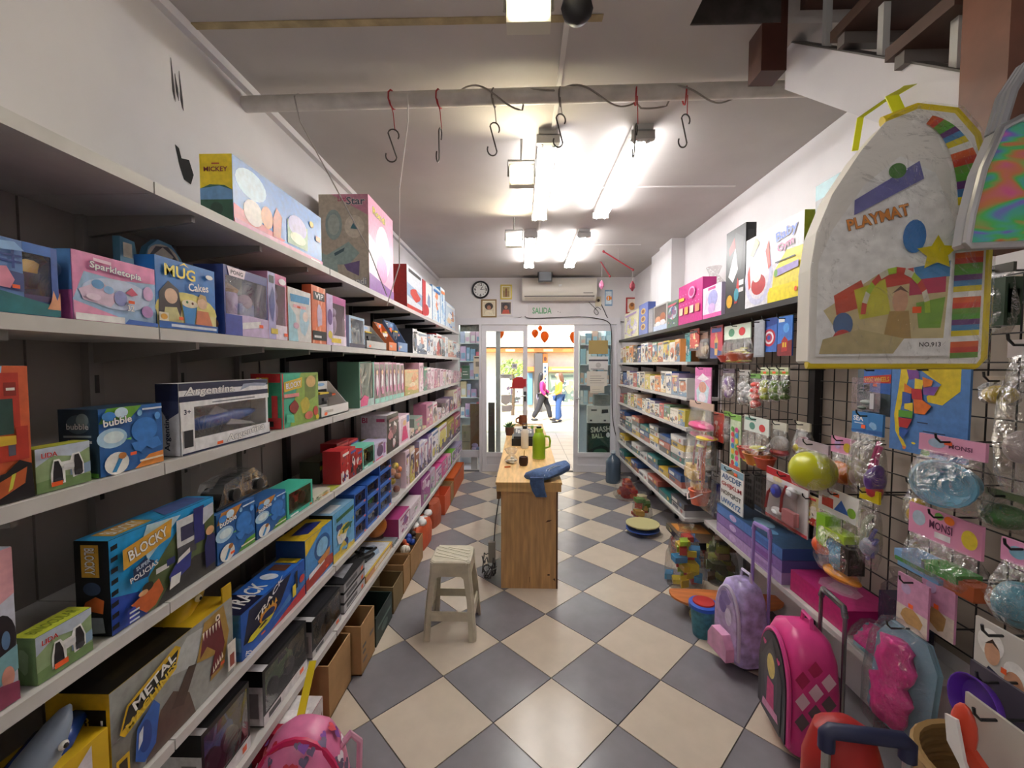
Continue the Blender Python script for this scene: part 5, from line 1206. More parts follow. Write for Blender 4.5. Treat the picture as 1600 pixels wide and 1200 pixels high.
for k in range(12):
    m.ell((rg.uniform(.02, .22), rg.uniform(.02, .1), .03 + rg.uniform(0, .16)), (.035, .025, .025), ['D98A5A', 'D8B83A', '8A4A3A', 'C06A3A'][k % 4], 8, 6)
m.build('toy_parts', T, smooth=True)
MB().loft([[(.12 + rx * math.cos(a), .06 + ry * math.sin(a), z) for a in [2 * PI * i / 12 for i in range(12)]] for z, rx, ry in ((0, .11, .05), (.06, .13, .065), (.16, .12, .06), (.22, .05, .03), (.25, .07, .02))], FILM).build('bag_film', T, smooth=True)
fc = [(634, 640, 700, 'E8D0DC', 'tall white-pink'), (641, 648, 696, 'D8C4B0', 'beige'), (648.5, 655, 705, 'A86A50', 'terracotta'), (655.5, 662, 685, 'B9B4D8', 'lavender'), (662.5, 668, 690, 'E4E0EA', 'white'), (668.5, 674, 680, '8A6AA8', 'purple'), (674.5, 685, 672, '2F5A9A', 'navy blue'), (685.5, 698, 660, 'C9BC3A', 'yellow'), (698.5, 709, 655, 'A89A4A', 'olive'), (709.5, 719, 650, 'C06A80', 'rose')]
for k, (a, b, py, c, n) in enumerate(fc):
    pack('l', n + ' carton, ' + ORD[k] + ' after the orange parts bag on the fifth shelf', a, b, py, S5, .12, c, front=autoart(220 + k, [c, 'ECE4EA', c, '5A4A6A', 'B86A8A', 'D8C86A'], 6), group='cartons at the far end of the fifth shelf')
# ------------------------------------------------ lowest shelf: long window boxes with model cars
def modelbox(label, px0, px1, pyt, z, end, ccol, d=.15, xf=-.89, wcol='1B1B1E'):
    T, w_, h, d = pack('l', label, px0, px1, pyt, z, d, wcol, name='model_car_box', xf=xf, win=(.05, .2, .95, .93), inside='26262A')
    car(MB(), (w_ * .52, d * .45, h * .2), w_ * .62, d * .5, h * .62, ccol).build('model_car', T, smooth=True)
    art(T, *face(w_, h, d, 'front'), [('r', 0, 0, 1, .18, end), ('r', .1, .04, .35, .14, '3A3A3E'), ('r', .8, .04, .9, .13, PRICE)], 'front_print', lift=.0012)
    art(T, *face(w_, h, d, 'L'), [('r', 0, .02, 1, .72, end), ('r', .1, .1, .5, .5, 'B9B7B8'), ('r', .62, .15, .9, .6, '8A888A'), ('r', 0, .72, 1, 1, '1B1B1E')], 'end_print')
    art(T, *face(w_, h, d, 'top'), [('r', 0, 0, .12, 1, 'E4E2E4'), ('r', .14, .06, .97, .94, '2E2E32'), ('r', .2, .2, .9, .8, '3A3A40')], 'top_print')
modelbox('black window carton with blue detailed model cut by the frame', 318, 392, 1150, S6, 'E4E4E6', '3A6AB8')
modelbox('long black window carton with a green model car', 412, 480, 1050, S6, 'E0DFE0', '4A6A34')
modelbox('black and grey window carton in the middle of the lowest shelf', 488, 533, 972, S6, 'B9B7B8', '2A2C34')
for k in range(3):
    y0_, y1_ = Yof(538, -.89, S6), Yof(570, -.89, S6)
    T = thing('model_car_box', ['lowest', 'middle', 'topmost'][k] + ' silver flat window carton of the stack on the lowest shelf', 'toy box', (-.89, y0_, S6 + .002 + k * .052), PI / 2, 'stacked flat car cartons')
    carton(T, y1_ - y0_, .05, .14, '1E1E22', front=[('r', 0, .1, 1, .9, ['B9B9BC', 'A9A9AC', '8E8E92'][k]), ('r', .1, .3, .6, .7, '4A4A50'), ('r', .8, .2, .9, .6, PRICE)], end=[('r', 0, .1, 1, .9, 'C9C9CC')], top=[('r', 0, 0, 1, 1, '2A2A2E'), ('p', [(.2, .2), (.8, .3), (.7, .8), (.3, .7)], 'B9BCC4')])
T = thing('flat_game_box', 'flat yellow-edged game carton lying on the lowest shelf', 'game box', (-.89, Yof(572, -.89, S6), S6 + .002), PI / 2)
w_ = Yof(613, -.89, S6) - Yof(572, -.89, S6)
carton(T, w_, .04, .2, 'D8B84A', front=[('r', 0, .1, 1, .9, 'C98A5A'), ('r', .3, .2, .9, .8, 'E4D8C0')], end=[('r', 0, 0, 1, 1, 'D9A86A')], top=[('r', .03, .05, .97, .95, 'D4D8E0'), ('p', blob(random.Random(12), .6, .5, .3, .35), '9AB0C8')])
m = MB()
rg = random.Random(19)
for k in range(8):
    m.tube([(.16 * w_ + .5 * w_ * rg.random(), .04 + .12 * rg.random(), .05 + .03 * rg.random()) for i in range(6)], .009, '161416', 6)
m.build('cable_bundle', None, (-.89, Yof(572, -.89, S6), S6 + .002), PI / 2, smooth=True, label='tangled black cable bundle on the flat yellow-edged carton', cat='cable')
T = thing('plastic_ball', 'large orange plastic ball at the back of the lowest shelf', 'ball', (-1.03, Yof(586, -1.03, S6 + .09), S6 + .124))
MB().ell((0, 0, 0), .08, M('C9762E', .35), 18, 12).build('ball', T, smooth=True)
T = thing('plastic_ball', 'smaller brown-orange ball behind the large orange ball', 'ball', (-1.08, Yof(606, -1.08, S6 + .09), S6 + .067))
MB().ell((0, 0, 0), .065, M('9A5A2A', .35), 16, 10).build('ball', T, smooth=True)
pack('l', 'grey and white blister tray beyond the flat game carton', 614, 622, 850, S6, .1, '8A949A', front=autoart(240, ['9AA4A8', 'D8DCDE', '6A7A80', '3A4A50'], 6))
fc = [(623, 640, 812, 'A83A78', 'magenta window'), (641, 658, 795, 'E0D4D8', 'pink-framed beige'), (658.5, 672, 742, 'A04A90', 'tall purple'), (672.5, 680, 738, 'D8C8D8', 'white-pink'), (680.5, 690, 735, 'D84A90', 'hot pink'), (690.5, 699, 722, 'E060A0', 'bright pink'), (699.5, 705, 715, 'E8A0B8', 'salmon pink'), (706, 712, 708, '7AB83A', 'lime green'), (712.5, 722, 700, 'B0A4C8', 'lilac')]
for k, (a, b, py, c, n) in enumerate(fc):
    pack('l', n + ' carton, ' + ORD[k] + ' after the orange balls on the lowest shelf', a, b, py, S6, .11, c, front=autoart(250 + k, [c, 'F0E0EA', c, '8A5AA0', 'D8B8C8', '9AC0A0'], 6), group='cartons at the far end of the lowest shelf')
# ------------------------------------------------ on the floor in front of the shelves
KR = M('A98357', .8, noise=.1, scale=12)
def crate(label, px0, px1, py, xf, h, d, c=None, open_=True, items=None, name='cardboard_box', cat='box', stuff=None):
    y0_, y1_ = Yof(px0, xf, 0), Yof(px1, xf, 0)
    T = thing(name, label, cat, (xf, y0_, .001), PI / 2)
    w_ = y1_ - y0_ - .003
    mt = c if c else KR
    t = .006
    m = MB().box((0, 0, 0), (w_, d, t), mt).box((0, 0, 0), (w_, t, h), mt).box((0, d - t, 0), (w_, d, h), mt).box((0, t, 0), (t, d - t, h), mt).box((w_ - t, t, 0), (w_, d - t, h), mt)
    if not open_:
        m.box((0, 0, h - t), (w_, d, h), mt)
    m.build('carton', T)
    if open_:
        MB().obox((.03, d / 2, h - .03), (.02, 0, -.024), (0, d / 2 - .008, 0), (.002, 0, .001), mt).build('flap', T)
    if items:
        art(T, *face(w_, h, d, 'front'), items, 'print')
    return T, w_, h, d
crate('plain brown carton with open top standing under the lowest shelf', 515, 549, 0, -.84, .24, .2)
crate('brown carton with black print standing behind the plain one', 565, 586, 0, -.80, .25, .17, items=[('r', .1, .5, .35, .56, '3A2E22'), ('r', .1, .38, .3, .44, '3A2E22'), ('r', .1, .2, .4, .26, '5A4632'), ('r', .6, .5, .9, .58, '5A4632')])
crate('dark green carton with a pale strip on the floor', 588, 613, 0, -.80, .16, .2, M('22332E', .5), items=[('r', .1, .5, .9, .6, '4A6A5A'), ('e', .5, .3, .2, .15, '3F5A50')])
T, w_, h, d = crate('low olive-brown carton under the flat game carton', 615, 630, 0, -.80, .17, .16, M('86704A', .8, noise=.1))
crate('low brown carton with its flap up beside the olive one', 631, 641, 0, -.80, .2, .16, KR)
T, w_, h, d = crate('brown carton filled with loose orange and blue toys', 642, 661, 0, -.80, .2, .16)
m = MB()
rg = random.Random(23)
for k in range(14):
    m.ell((rg.uniform(.04, w_ - .04), rg.uniform(.03, d - .03), h - .02 + rg.uniform(0, .04)), rg.uniform(.02, .035), ['C8562A', '2A4AA8', '3A2A22', 'E4DCD0'][k % 4], 8, 6)
m.build('toy_heap', T, smooth=True)
OR = M('C9562E', .6, noise=.1, scale=20, bump=.5)
def sack(label, px0, px1, xf, h, d, mt, top=None):
    y0_, y1_ = Yof(px0, xf, 0), Yof(px1, xf, 0)
    w_ = y1_ - y0_
    T = thing('plastic_sack', label, 'bag', (xf, y0_, .001), PI / 2)
    rg = random.Random(px0)
    rings = []
    for z, s in ((0, .9), (.25, 1.), (.6, .98), (.85, .85), (1., .7)):
        rings.append([(w_ / 2 + w_ / 2 * s * math.cos(a) * rg.uniform(.9, 1.08), d / 2 + d / 2 * s * math.sin(a) * rg.uniform(.9, 1.05), z * h) for a in [2 * PI * i / 14 for i in range(14)]])
    MB().loft(rings, mt).build('sack_body', T, smooth=True)
    if top:
        m = MB()
        for k in range(6):
            m.ell((w_ * rg.uniform(.2, .8), d * rg.uniform(.2, .8), h + rg.uniform(-.02, .03)), (.05, .04, .03), top, 8, 6)
        m.build('plastic_wrap', T, smooth=True)
sack('orange sack topped with white plastic in front of the shelves', 662, 682, -.80, .2, .15, OR, M('E4E2E0', .4))
sack('brown-orange sack behind the white-topped sack', 683, 694, -.80, .22, .13, M('B0563A', .6, noise=.1, scale=20, bump=.5))
crate('small orange carton with a folded roof flap', 695, 704, 0, -.80, .2, .13, M('D9603A', .6))
crate('narrow brown carton between the orange cartons', 704.5, 709, 0, -.80, .2, .13)
crate('bright orange crate nearest the shop window', 709.5, 725, 0, -.80, .22, .16, M('C95A1E', .5), open_=False, items=[('r', .05, .8, .95, .9, 'A8461A')])
T = thing('toy_box', 'red carton with white top and a child picture under the shelf', 'toy box', (-.78, Yof(470, -.78, .0), .001), PI / 2)
w_ = Yof(506, -.78, 0) - Yof(470, -.78, 0)
carton(T, w_, .255, .17, 'B8203E', front=[('r', .45, 0, 1, 1, 'D8D2D0'), ('p', [(.5, .1), (.7, .6), (.95, .8), (.95, .2)], '8A6A5A'), ('r', .6, .3, .75, .5, 'C98A6A'), ('p', [(0, .05), (.4, .1), (.4, .7), (0, .8)], 'C82A4E')], end=[('r', 0, 0, 1, 1, 'B01A38'), ('p', [(0, 0), (1, 0), (.9, .35), (0, .3)], '3A1A22'), ('t', 'CELL', .75, .2, .07, .3, 'DCC8CC')], top=[('r', 0, 0, .25, 1, 'C02A48'), ('r', .25, 0, 1, 1, 'DAD6D6'), ('r', .3, .1, .6, .9, 'ECE8E8')])
# heart print backpack at the lower edge
T = thing('school_bag', 'pink and lilac school bag with heart print in the near corner', 'bag', (-.69, 1.27, .001), math.radians(8))
T.scale = (.82, .82, 1.04)
MB().bar((-.06, .1, .3), (-.07, .34, .42), .03, .006, M('DCC41A', .4)).build('yellow_strap', T)
PKM = M('E07AA8', .35, noise=.12, scale=16)
rings = []
for z, rx, ry in ((0, .15, .1), (.08, .17, .13), (.2, .17, .14), (.3, .15, .13), (.37, .11, .1), (.41, .05, .05)):
    rings.append([(rx * (abs(math.cos(a)) ** .7) * (1 if math.cos(a) > 0 else -1), ry * (abs(math.sin(a)) ** .7) * (1 if math.sin(a) > 0 else -1), z) for a in [2 * PI * i / 20 for i in range(20)]])
MB().loft(rings, PKM).build('bag_body', T, smooth=True)
m = MB()
m.tube([(.165 * math.cos(a), -.06, .2 + .2 * math.sin(a)) for a in [PI * i / 14 for i in range(15)]], .012, M('C81E5A', .4), 6)
m.build('piping', T, smooth=True)
rg = random.Random(33)
m = MB()
for k in range(60):
    z, th = rg.uniform(.22, .4), rg.uniform(-3.0, .3)
    f = 1.04
    pf = [(.2, .17, .14), (.3, .15, .13), (.37, .11, .1), (.41, .05, .05)]
    q0 = max(i for i in range(3) if pf[i][0] <= z)
    tt = (z - pf[q0][0]) / (pf[q0 + 1][0] - pf[q0][0])
    rx, ry = [pf[q0][i] + (pf[q0 + 1][i] - pf[q0][i]) * tt for i in (1, 2)]
    c = Vector((rx * f * math.cos(th), ry * f * math.sin(th), z))
    n = Vector((math.cos(th), math.sin(th), (.25, .6, 1.4)[q0])).normalized()
    u = Vector((0, 0, 1)).cross(n).normalized()
    v = n.cross(u)
    r = rg.uniform(.012, .024)
    pts = []
    for i in range(14):
        q = 2 * PI * i / 14
        pts.append(c + n * .006 + u * r * math.sin(q) ** 3 + v * r * (13 * math.cos(q) - 5 * math.cos(2 * q) - 2 * math.cos(3 * q) - math.cos(4 * q)) / 16)
    m.add(pts, [list(range(14))], ['7A6A8A', 'F2E8EE', 'D23A4A', '8A4AA8', '6A5A7A'][k % 5])
m.build('heart_print', T)
MB().tube([(.12, .02, .3), (.17, .04, .34), (.2, .06, .3), (.19, .06, .12), (.17, .04, .02)], .012, M('DDA0BC', .4), 6).build('strap', T, smooth=True)
# ============================================================ CENTRE: stool and counter
PLW = M('C9C2AC', .45, noise=.12, scale=18)
PLT = M('DAD5BF', .4, noise=.06, scale=18)
yf = 1.0
def fp(px, py):
    """floor point under a pixel"""
    k = (600 - py) / FPX
    kx = (px - 800) / FPX
    d = Fv + Rv * kx + Uv * k
    t = -H / d.z
    return Vector((d.x * t, d.y * t, 0))
a, b = fp(660, 1003), fp(744, 1003)
sx = (b.x - a.x) / 2
T = thing('plastic_stool', 'cream plastic stool with slatted seat in the aisle', 'stool', ((a.x + b.x) / 2, a.y + sx, 0.001))
hs = .44
ts, bs = sx * .76, sx
c_ = .22
def oct_(r, z, c=c_):
    k = r * c
    return [(-r + k, -r, z), (r - k, -r, z), (r, -r + k, z), (r, r - k, z), (r - k, r, z), (-r + k, r, z), (-r, r - k, z), (-r, -r + k, z)]
MB().loft([oct_(ts * 1.02, hs - .022), oct_(ts * 1.02, hs - .006), oct_(ts * .95, hs)], PLW).build('seat', T)
for i in range(5):
    o = -.72 + i * .36
    q = []
    for s_ in (-1, 1):
        q.append((s_ * ts * .86, max(-.86, min(.86, o - s_ * .42)) * ts))
    MB().bar((q[0][0], q[0][1], hs + .001), (q[1][0], q[1][1], hs + .001), .012, .005, PLT).build('seat_rib', T)
for sx_ in (-1, 1):
    for sy_ in (-1, 1):
        lg = MB()
        rings = []
        for z, r, wd in ((0, bs, .05), (hs * .5, bs * .9, .047), (hs - .07, ts * 1.02, .055), (hs - .01, ts * 1.0, .07)):
            wd = wd * .8
            x1, y1 = sx_ * r, sy_ * r
            x0, y0 = sx_ * (r - wd), sy_ * (r - wd)
            x2, y2 = sx_ * (r - .014), sy_ * (r - .014)
            rings.append([(x1, y0, z), (x1, y1 - sy_ * .012, z), (x1 - sx_ * .012, y1, z), (x0, y1, z), (x0, y2, z), (x2, y2, z), (x2, y0, z)][::sx_ * sy_])
        lg.loft(rings, PLW).build('leg', T)
for (ux, uy) in ((0, -1), (0, 1), (-1, 0), (1, 0)):
    def side(u, v, t, ux=ux, uy=uy):
        r = bs + (ts - bs) * v / hs
        q = r - .004 - t
        return (u if ux == 0 else ux * q, u if uy == 0 else uy * q, v)
    MB().prism([(-ts * .9, hs - .012), (ts * .9, hs - .012), (ts * .8, hs - .11), (ts * .55, hs - .085), (-ts * .55, hs - .085), (-ts * .8, hs - .11)], side, .01, PLW).build('apron', T)
    MB().prism([(-bs * .75, .11), (bs * .75, .11), (bs * .73, .16), (-bs * .73, .16)], side, .01, PLW).build('stretcher', T)
# --- counter
WD = MWOOD('CBA06A', (10, 10, 1))
WT = MWOOD('D9B070', (10, 1, 1))
c0, c1 = fp(783, 919), fp(871, 919)
CY = c0.y
CX0, CX1 = c0.x, c1.x
zt = Zof(752, CX0, CY)
T = thing('counter', 'light wooden sales counter with a worn end panel', 'counter', (CX0, CY, 0.001))
cw, CL = CX1 - CX0, 2.85
MB().box((0, 0, 0), (cw - .012, .02, zt - .03), WD).build('end_panel', T)
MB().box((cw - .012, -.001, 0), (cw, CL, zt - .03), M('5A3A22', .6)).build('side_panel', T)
MB().box((0, CL - .02, 0), (cw - .012, CL, zt - .03), WD).build('end_panel', T)
MB().box((.02, .1, .35), (cw - .02, CL - .1, .37), WD).build('inner_shelf', T)
MB().box((-.03, -.025, zt - .065), (cw + .02, .0, zt - .016), WT).build('top_edging', T)
MB().box((-.035, -.03, zt - .016), (cw + .025, CL + .02, zt), WT).build('counter_top', T)
MB().box((-.03, .02, zt - .13), (-.004, .5, zt - .065), M('7A5530', .6)).build('drawer_rail', T)
art(T, cw, zt, lambda u, v, t: (u * cw, -t, v * zt), [('p', [(.78, .62), (.82, .64), (.9, .645), (.86, .63)], '4A3018'), ('e', .84, .13, .025, .008, '4A3018'), ('p', [(.88, .08), (.95, .1), (.96, .07), (.92, .09)], '3A2410'), ('r', .5, .06, .508, .11, '6A4A28')], 'scuffs')
zt += .001
ctr = lambda x, y: (CX0 + x, CY + y, zt)
def yc(py):
    """distance along the counter top for a pixel row"""
    k = (600 - py) / FPX
    d = Fv + Rv * ((820 - 800) / FPX) + Uv * k
    return d.y * (zt - H) / d.z
def cpt(px, py):
    y = yc(py)
    return (Xof(px, y, zt), y, zt)
T = thing('thermos', 'lime green thermos flask with handle on the counter', 'thermos', cpt(842, 716))
GR = M('8FB41E', .3)
MB().lathe([(.05, 0), (.056, .006), (.056, .012)], (0, 0, 0), M('A9C83A', .3), 20).build('base_ring', T, smooth=True)
MB().lathe([(.055, .012), (.055, .17), (.054, .18), (.04, .215), (.034, .222)], (0, 0, 0), GR, 20).build('flask_body', T, smooth=True)
MB().lathe([(.034, .222), (.034, .24), (.032, .255), (.02, .258)], (0, 0, 0), M('A9C832', .3), 16).build('cup_lid', T, smooth=True)
MB().lathe([(.02, .258), (.022, .27), (.02, .274)], (0, 0, 0), M('1A1C18', .4), 12).build('stopper', T, smooth=True)
MB().tube([(.05, 0, .19), (.085, 0, .185), (.095, 0, .15), (.09, 0, .1), (.054, 0, .09)], .009, M('9CBE2A', .3), 8).build('handle', T, smooth=True)
T = thing('mate_cup', 'dark leather mate cup with metal straw on the counter', 'cup', cpt(818, 727))
MB().lathe([(.03, 0), (.036, .02), (.037, .05), (.033, .07), (.026, .07), (.024, .055)], (0, 0, 0), M('3E2218', .5), 16).build('cup', T, smooth=True)
MB().tube([(.004, 0, .05), (.006, -.002, .12)], .003, M('A8834A', .3, .8), 6).build('straw', T)
T = thing('plastic_bag', 'crumpled clear bag of white pastries on the counter', 'bag', cpt(799, 724))
m = MB()
rg = random.Random(3)
for k in range(9):
    m.ell((rg.uniform(-.03, .03), rg.uniform(-.025, .025), .012 + .014 * (k // 4)), (.018, .015, .012), 'E4DCC8', 8, 6)
m.build('pastry', T, smooth=True)
MB().loft([[(r * math.cos(a) * rg.uniform(.85, 1.1), r * .8 * math.sin(a) * rg.uniform(.85, 1.1), z) for a in [2 * PI * i / 14 for i in range(14)]] for z, r in ((0, .045), (.03, .055), (.055, .04), (.07, .018), (.085, .04), (.115, .055), (.125, .04))], FILM).build('bag_film', T, smooth=True)
MB().bar((-.022, 0, .006), (.022, .01, .006), .011, .009, M('E0662A', .4)).build('lighter', None, cpt(793, 731), label='orange lighter lying at the counter edge', cat='lighter')
# jeans draped on the corner
DN = M('465F88', .85, noise=.25, scale=60, bump=.3)
x1, y1, _ = cpt(868, 736)
T = thing('folded_jeans', 'folded blue jeans draped over the counter corner', 'jeans', (x1 - .10, CY + .083, zt))
rings = []
rg = random.Random(6)
for k, (x, y, z, ry, rz_) in enumerate(((-.085, -.03, .012, .03, .01), (-.06, -.045, .02, .065, .02), (-.02, -.04, .03, .075, .026), (.03, .0, .036, .065, .03), (.08, .05, .042, .055, .032), (.12, .09, .05, .045, .03), (.135, .105, .05, .02, .014))):
    rings.append([(x - ry * math.cos(a) * .55, y + ry * math.cos(a) * .85, max(.001, z + rz_ * math.sin(a) * rg.uniform(.85, 1.1))) for a in [2 * PI * i / 14 for i in range(14)]])
T.scale = (1.35, 1.2, 1.3)
MB().loft(rings, DN).build('jeans_roll', T, smooth=True)
MB().loft([[(-.07 + w2 * .8, -.105 - .006, z), (-.005 + w2 * .4, -.112, z), (-.0 + w2 * .4, -.098, z), (-.07 + w2 * .8, -.095, z)] for z, w2 in ((.03, 0), (.0, -.002), (-.04, .012), (-.072, .035))], DN).build('hanging_leg', T, smooth=True)
for o in (0, .014):
    MB().tube([(.0 + o, -.1 + o, .035), (.015 + o, -.05, .06), (.05 + o, -.015, .068), (.075 + o, .02, .066)], .0018, M('A9B4C8', .8), 5).build('seam', T)
T = thing('water_bottle', 'white drinking bottle with black cap behind the thermos', 'bottle', cpt(820, 700))
MB().lathe([(.033, 0), (.036, .01), (.036, .15), (.03, .175), (.02, .185)], (0, 0, 0), M('E6DFCE', .35), 18).build('bottle', T, smooth=True)
MB().lathe([(.021, .185), (.022, .205), (.012, .215)], (0, 0, 0), '1A1A1C', 12).tube([(-.02, 0, .2), (-.018, 0, .235), (.018, 0, .235), (.02, 0, .2)], .005, '1A1A1C', 6).build('cap', T, smooth=True)
x, y, _ = cpt(806, 696)
T = thing('cash_register', 'black cash register with sloping keyboard on the counter', 'cash register', (CX0 + .04, y - .03, zt))
MB().box((0, 0, 0), (.23, .3, .07), M('1C1C1F', .4)).build('cash_drawer', T)
MB().prism([(.02, .07), (.28, .07), (.28, .13), (.1, .1), (.02, .09)], lambda u, v, t: (.02 + t, u, v), .2, M('2A2A2E', .45)).build('console', T)
for i in range(4):
    for j in range(7):
        MB().obox((.045 + j * .024, .13 + i * .035, .108 + i * .0058), (.009, 0, 0), (0, .012, .002), (0, -.0005, .004), 'D8D4CC' if (i + j) % 4 else '8A8A90').build('key', T)
T = thing('paper_roll', 'white paper roll lying across the far counter', 'paper roll', (CX0 + .12, yc(674), zt + .03))
MB().tube([(-.07, 0, 0), (.09, 0, 0)], .029, M('EDEBE4', .6), 14).build('roll', T, smooth=True)
T = thing('wooden_mug', 'brown carved wooden mug at the far end of the counter', 'mug', (Xof(817, yc(663), zt), yc(663), zt))
MB().lathe([(.045, 0), (.055, .03), (.056, .08), (.048, .12), (.04, .12), (.038, .03)], (0, 0, 0), MWOOD('7A3E22', (3, 3, 8)), 16).build('mug', T, smooth=True)
MB().tube([(-.05, 0, .095), (-.09, 0, .07), (-.09, 0, .03), (-.05, 0, .02)], .011, M('6A3018', .5), 8).build('handle', T, smooth=True)
T = thing('open_notebook', 'cream paper notebook lying at the far counter end', 'notebook', (CX0 + .2, yc(667), zt))
MB().box((0, 0, 0), (.15, .12, .012), 'E4DDB4').build('pages', T)
MB().box((-.003, -.003, 0), (.153, .123, .003), '8A9A5A').build('cover', T)
MB().box((0, 0, 0), (.03, .03, .07), M('7FB24A', .3)).build('glue_bottle', None, (CX0 + .245, yc(672) - .12, zt), label='small green glue bottle near the notebook', cat='bottle')
m = MB().lathe([(.04, 0), (.05, .05), (.05, .09)], (0, 0, 0), M('5A3A2A', .7), 12)
T = thing('potted_plant', 'small green plant on the counter behind the register', 'plant', (CX0 + .0, yc(680), zt))
m.build('pot', T, smooth=True)
lv = MB()
for k in range(16):
    a_, t_ = k * 2.4, .4 + (k % 5) * .22
    d_ = Vector((math.cos(a_) * math.sin(t_), math.sin(a_) * math.sin(t_), math.cos(t_)))
    s_ = d_.orthogonal().normalized() * .012
    o = Vector((0, 0, .085))
    lv.add([o, o + d_ * .04 + s_, o + d_ * .09, o + d_ * .04 - s_], [(0, 1, 2, 3)], M('3F6A34', .5))
lv.build('leaves', T)['kind'] = 'stuff'
# cables hanging beside the counter
T = thing('cable_tangle', 'tangled dark cables with grey adapter beside the counter foot', 'cable', (CX0 - .04, CY + .12, .001))
rg = random.Random(14)
for k in range(5):
    pts = []
    for i in range(14):
        a_ = i * .5 + k
        pts.append((-.055 + .055 * math.cos(a_) * rg.uniform(.6, 1), .04 + .08 * math.sin(a_) * rg.uniform(.5, 1), .012 + .2 * rg.random() * (i / 14)))
    MB().tube(pts, .004, M(['2A2A2C', '4A4A4C', 'C9C9C9'][k % 3], .5), 5).build('cable', T, smooth=True)
MB().box((-.06, .02, .11), (-.01, .07, .26), M('8A8780', .4)).build('adapter', T)
MB().tube([(-.02, .05, .26), (-.01, .05, .4), (.02, .06, .6)], .004, M('2A2A2C', .5), 5).build('cable', T)
T = thing('water_jug', 'large grey-blue water jug on the floor by the games shelves', 'water jug', (1.185, 5.6, .001))
T.scale = (.75, .75, .85)
MB().lathe([(.12, 0), (.13, .03), (.125, .1), (.13, .17), (.125, .24), (.13, .31), (.11, .37), (.035, .43), (.035, .46)], (0, 0, 0), M('4A5A6A', .2), 20).build('jug', T, smooth=True)
MB().lathe([(.038, .455), (.038, .49), (.03, .495)], (0, 0, 0), 'C9D4DC', 12).build('cap', T, smooth=True)
# ============================================================ RIGHT SIDE
DKS = M('3A393A', .5, noise=.06)
RX, RW = 1.30, XR - .001
def rshelf(label, ya, yb, zs, col, xf=RX, ups=(), lip=.025, upcol=BK, legs=0):
    T = thing('wall_shelving', label, 'shelving', (RW, ya, 0))
    for z in zs:
        MB().box((xf - RW, 0, z - lip), (0, yb - ya, z), col).build('shelf_board', T)
        MB().box((xf - RW - .004, 0, z - lip), (xf - RW, yb - ya, z), upcol if col is DKS else BOARD).build('front_lip', T)
    for y in ups:
        MB().box((-.03, y - ya - .02, 0), (0, y - ya + .02, max(zs) - lip), upcol).build('upright', T)
        for z in zs:
            MB().prism([(0, z - lip), ((xf - RW) * .92, z - lip), ((xf - RW) * .92, z - lip - .015), (0, z - lip - .05)], lambda a, b, t: (a, y - ya - .006 + t, b), .012, upcol).build('bracket', T)
    return T
RT = 1.872
RZ = [1.57, 1.285, 1.04, .728, .52, .31]
rshelf('long dark top shelf on the gridwall side carrying gift cartons', 1.72, 5.85, [RT], DKS, ups=(), lip=.03)
rshelf('pale games shelving by the doorway packed with small cartons', 3.42, 5.85, RZ, BOARD, ups=(3.5, 4.3, 5.1, 5.75))
MB().box((1.285, 5.86, 0), (1.335, 5.92, RT - .03), M('C9C7C9', .4)).build('shelf_end_post', None, label='white post at the doorway end of the games shelves', cat='post')
rshelf('low white shelf under the gridwall with boxed sets', 1.5, 3.05, [.44], BOARD, ups=(1.62, 2.3, 2.95), upcol=M('6A6866', .5))
# --- gridwall panels
MB().box((XR - .006, .45, .5), (XR - .0005, 3.4, RT - .04), M('A2968A', .7, noise=.05)).build('wall_shade_panel', kind='structure')  # added tan sheet; its colour stands in for the top shelf's shade
WIRE = M('141416', .35)
def grid(label, ya, yb, za, zb, x=1.535, s=.09):
    T = thing('gridwall_panel', label, 'gridwall', (x, ya, za))
    nv, nh = round((yb - ya) / s), round((zb - za) / s)
    vm = MB().tube([(0, 0, 0), (0, 0, zb - za)], .0028, WIRE, 5).mesh('grid_wire')
    hm = MB().tube([(-.005, 0, 0), (-.005, yb - ya, 0)], .0028, WIRE, 5).mesh('grid_wire')
    for i in range(nv + 1):
        obj('grid_wire', vm, T, (0, (yb - ya) * i / nv, 0))
    for i in range(nh + 1):
        obj('grid_wire', hm, T, (0, 0, (zb - za) * i / nh))
    for yy in (.0, yb - ya):
        for zz in (.25, .8):
            MB().box((-.012, yy - .02, (zb - za) * zz - .04), (.024, yy + .02, (zb - za) * zz + .04), WIRE).build('wall_clip', T)
    return T
grid('black wire gridwall panel beside the games shelves', 2.34, 3.38, .62, 1.83)
grid('black wire gridwall panel behind the map', 1.28, 2.24, .55, 1.83)
grid('black wire gridwall panel in the dark near corner', .5, 1.2, .5, 1.83)
for k, y in enumerate((2.29, 1.24)):
    MB().box((-.022, -.022, 0), (.022, .022, RT - .035 if k == 0 else 1.86), BK).build('steel_upright', None, (1.54, y, .001), label=['black steel upright between the two lit gridwall panels', 'black steel upright between the map panel and the dark corner'][k], cat='upright')
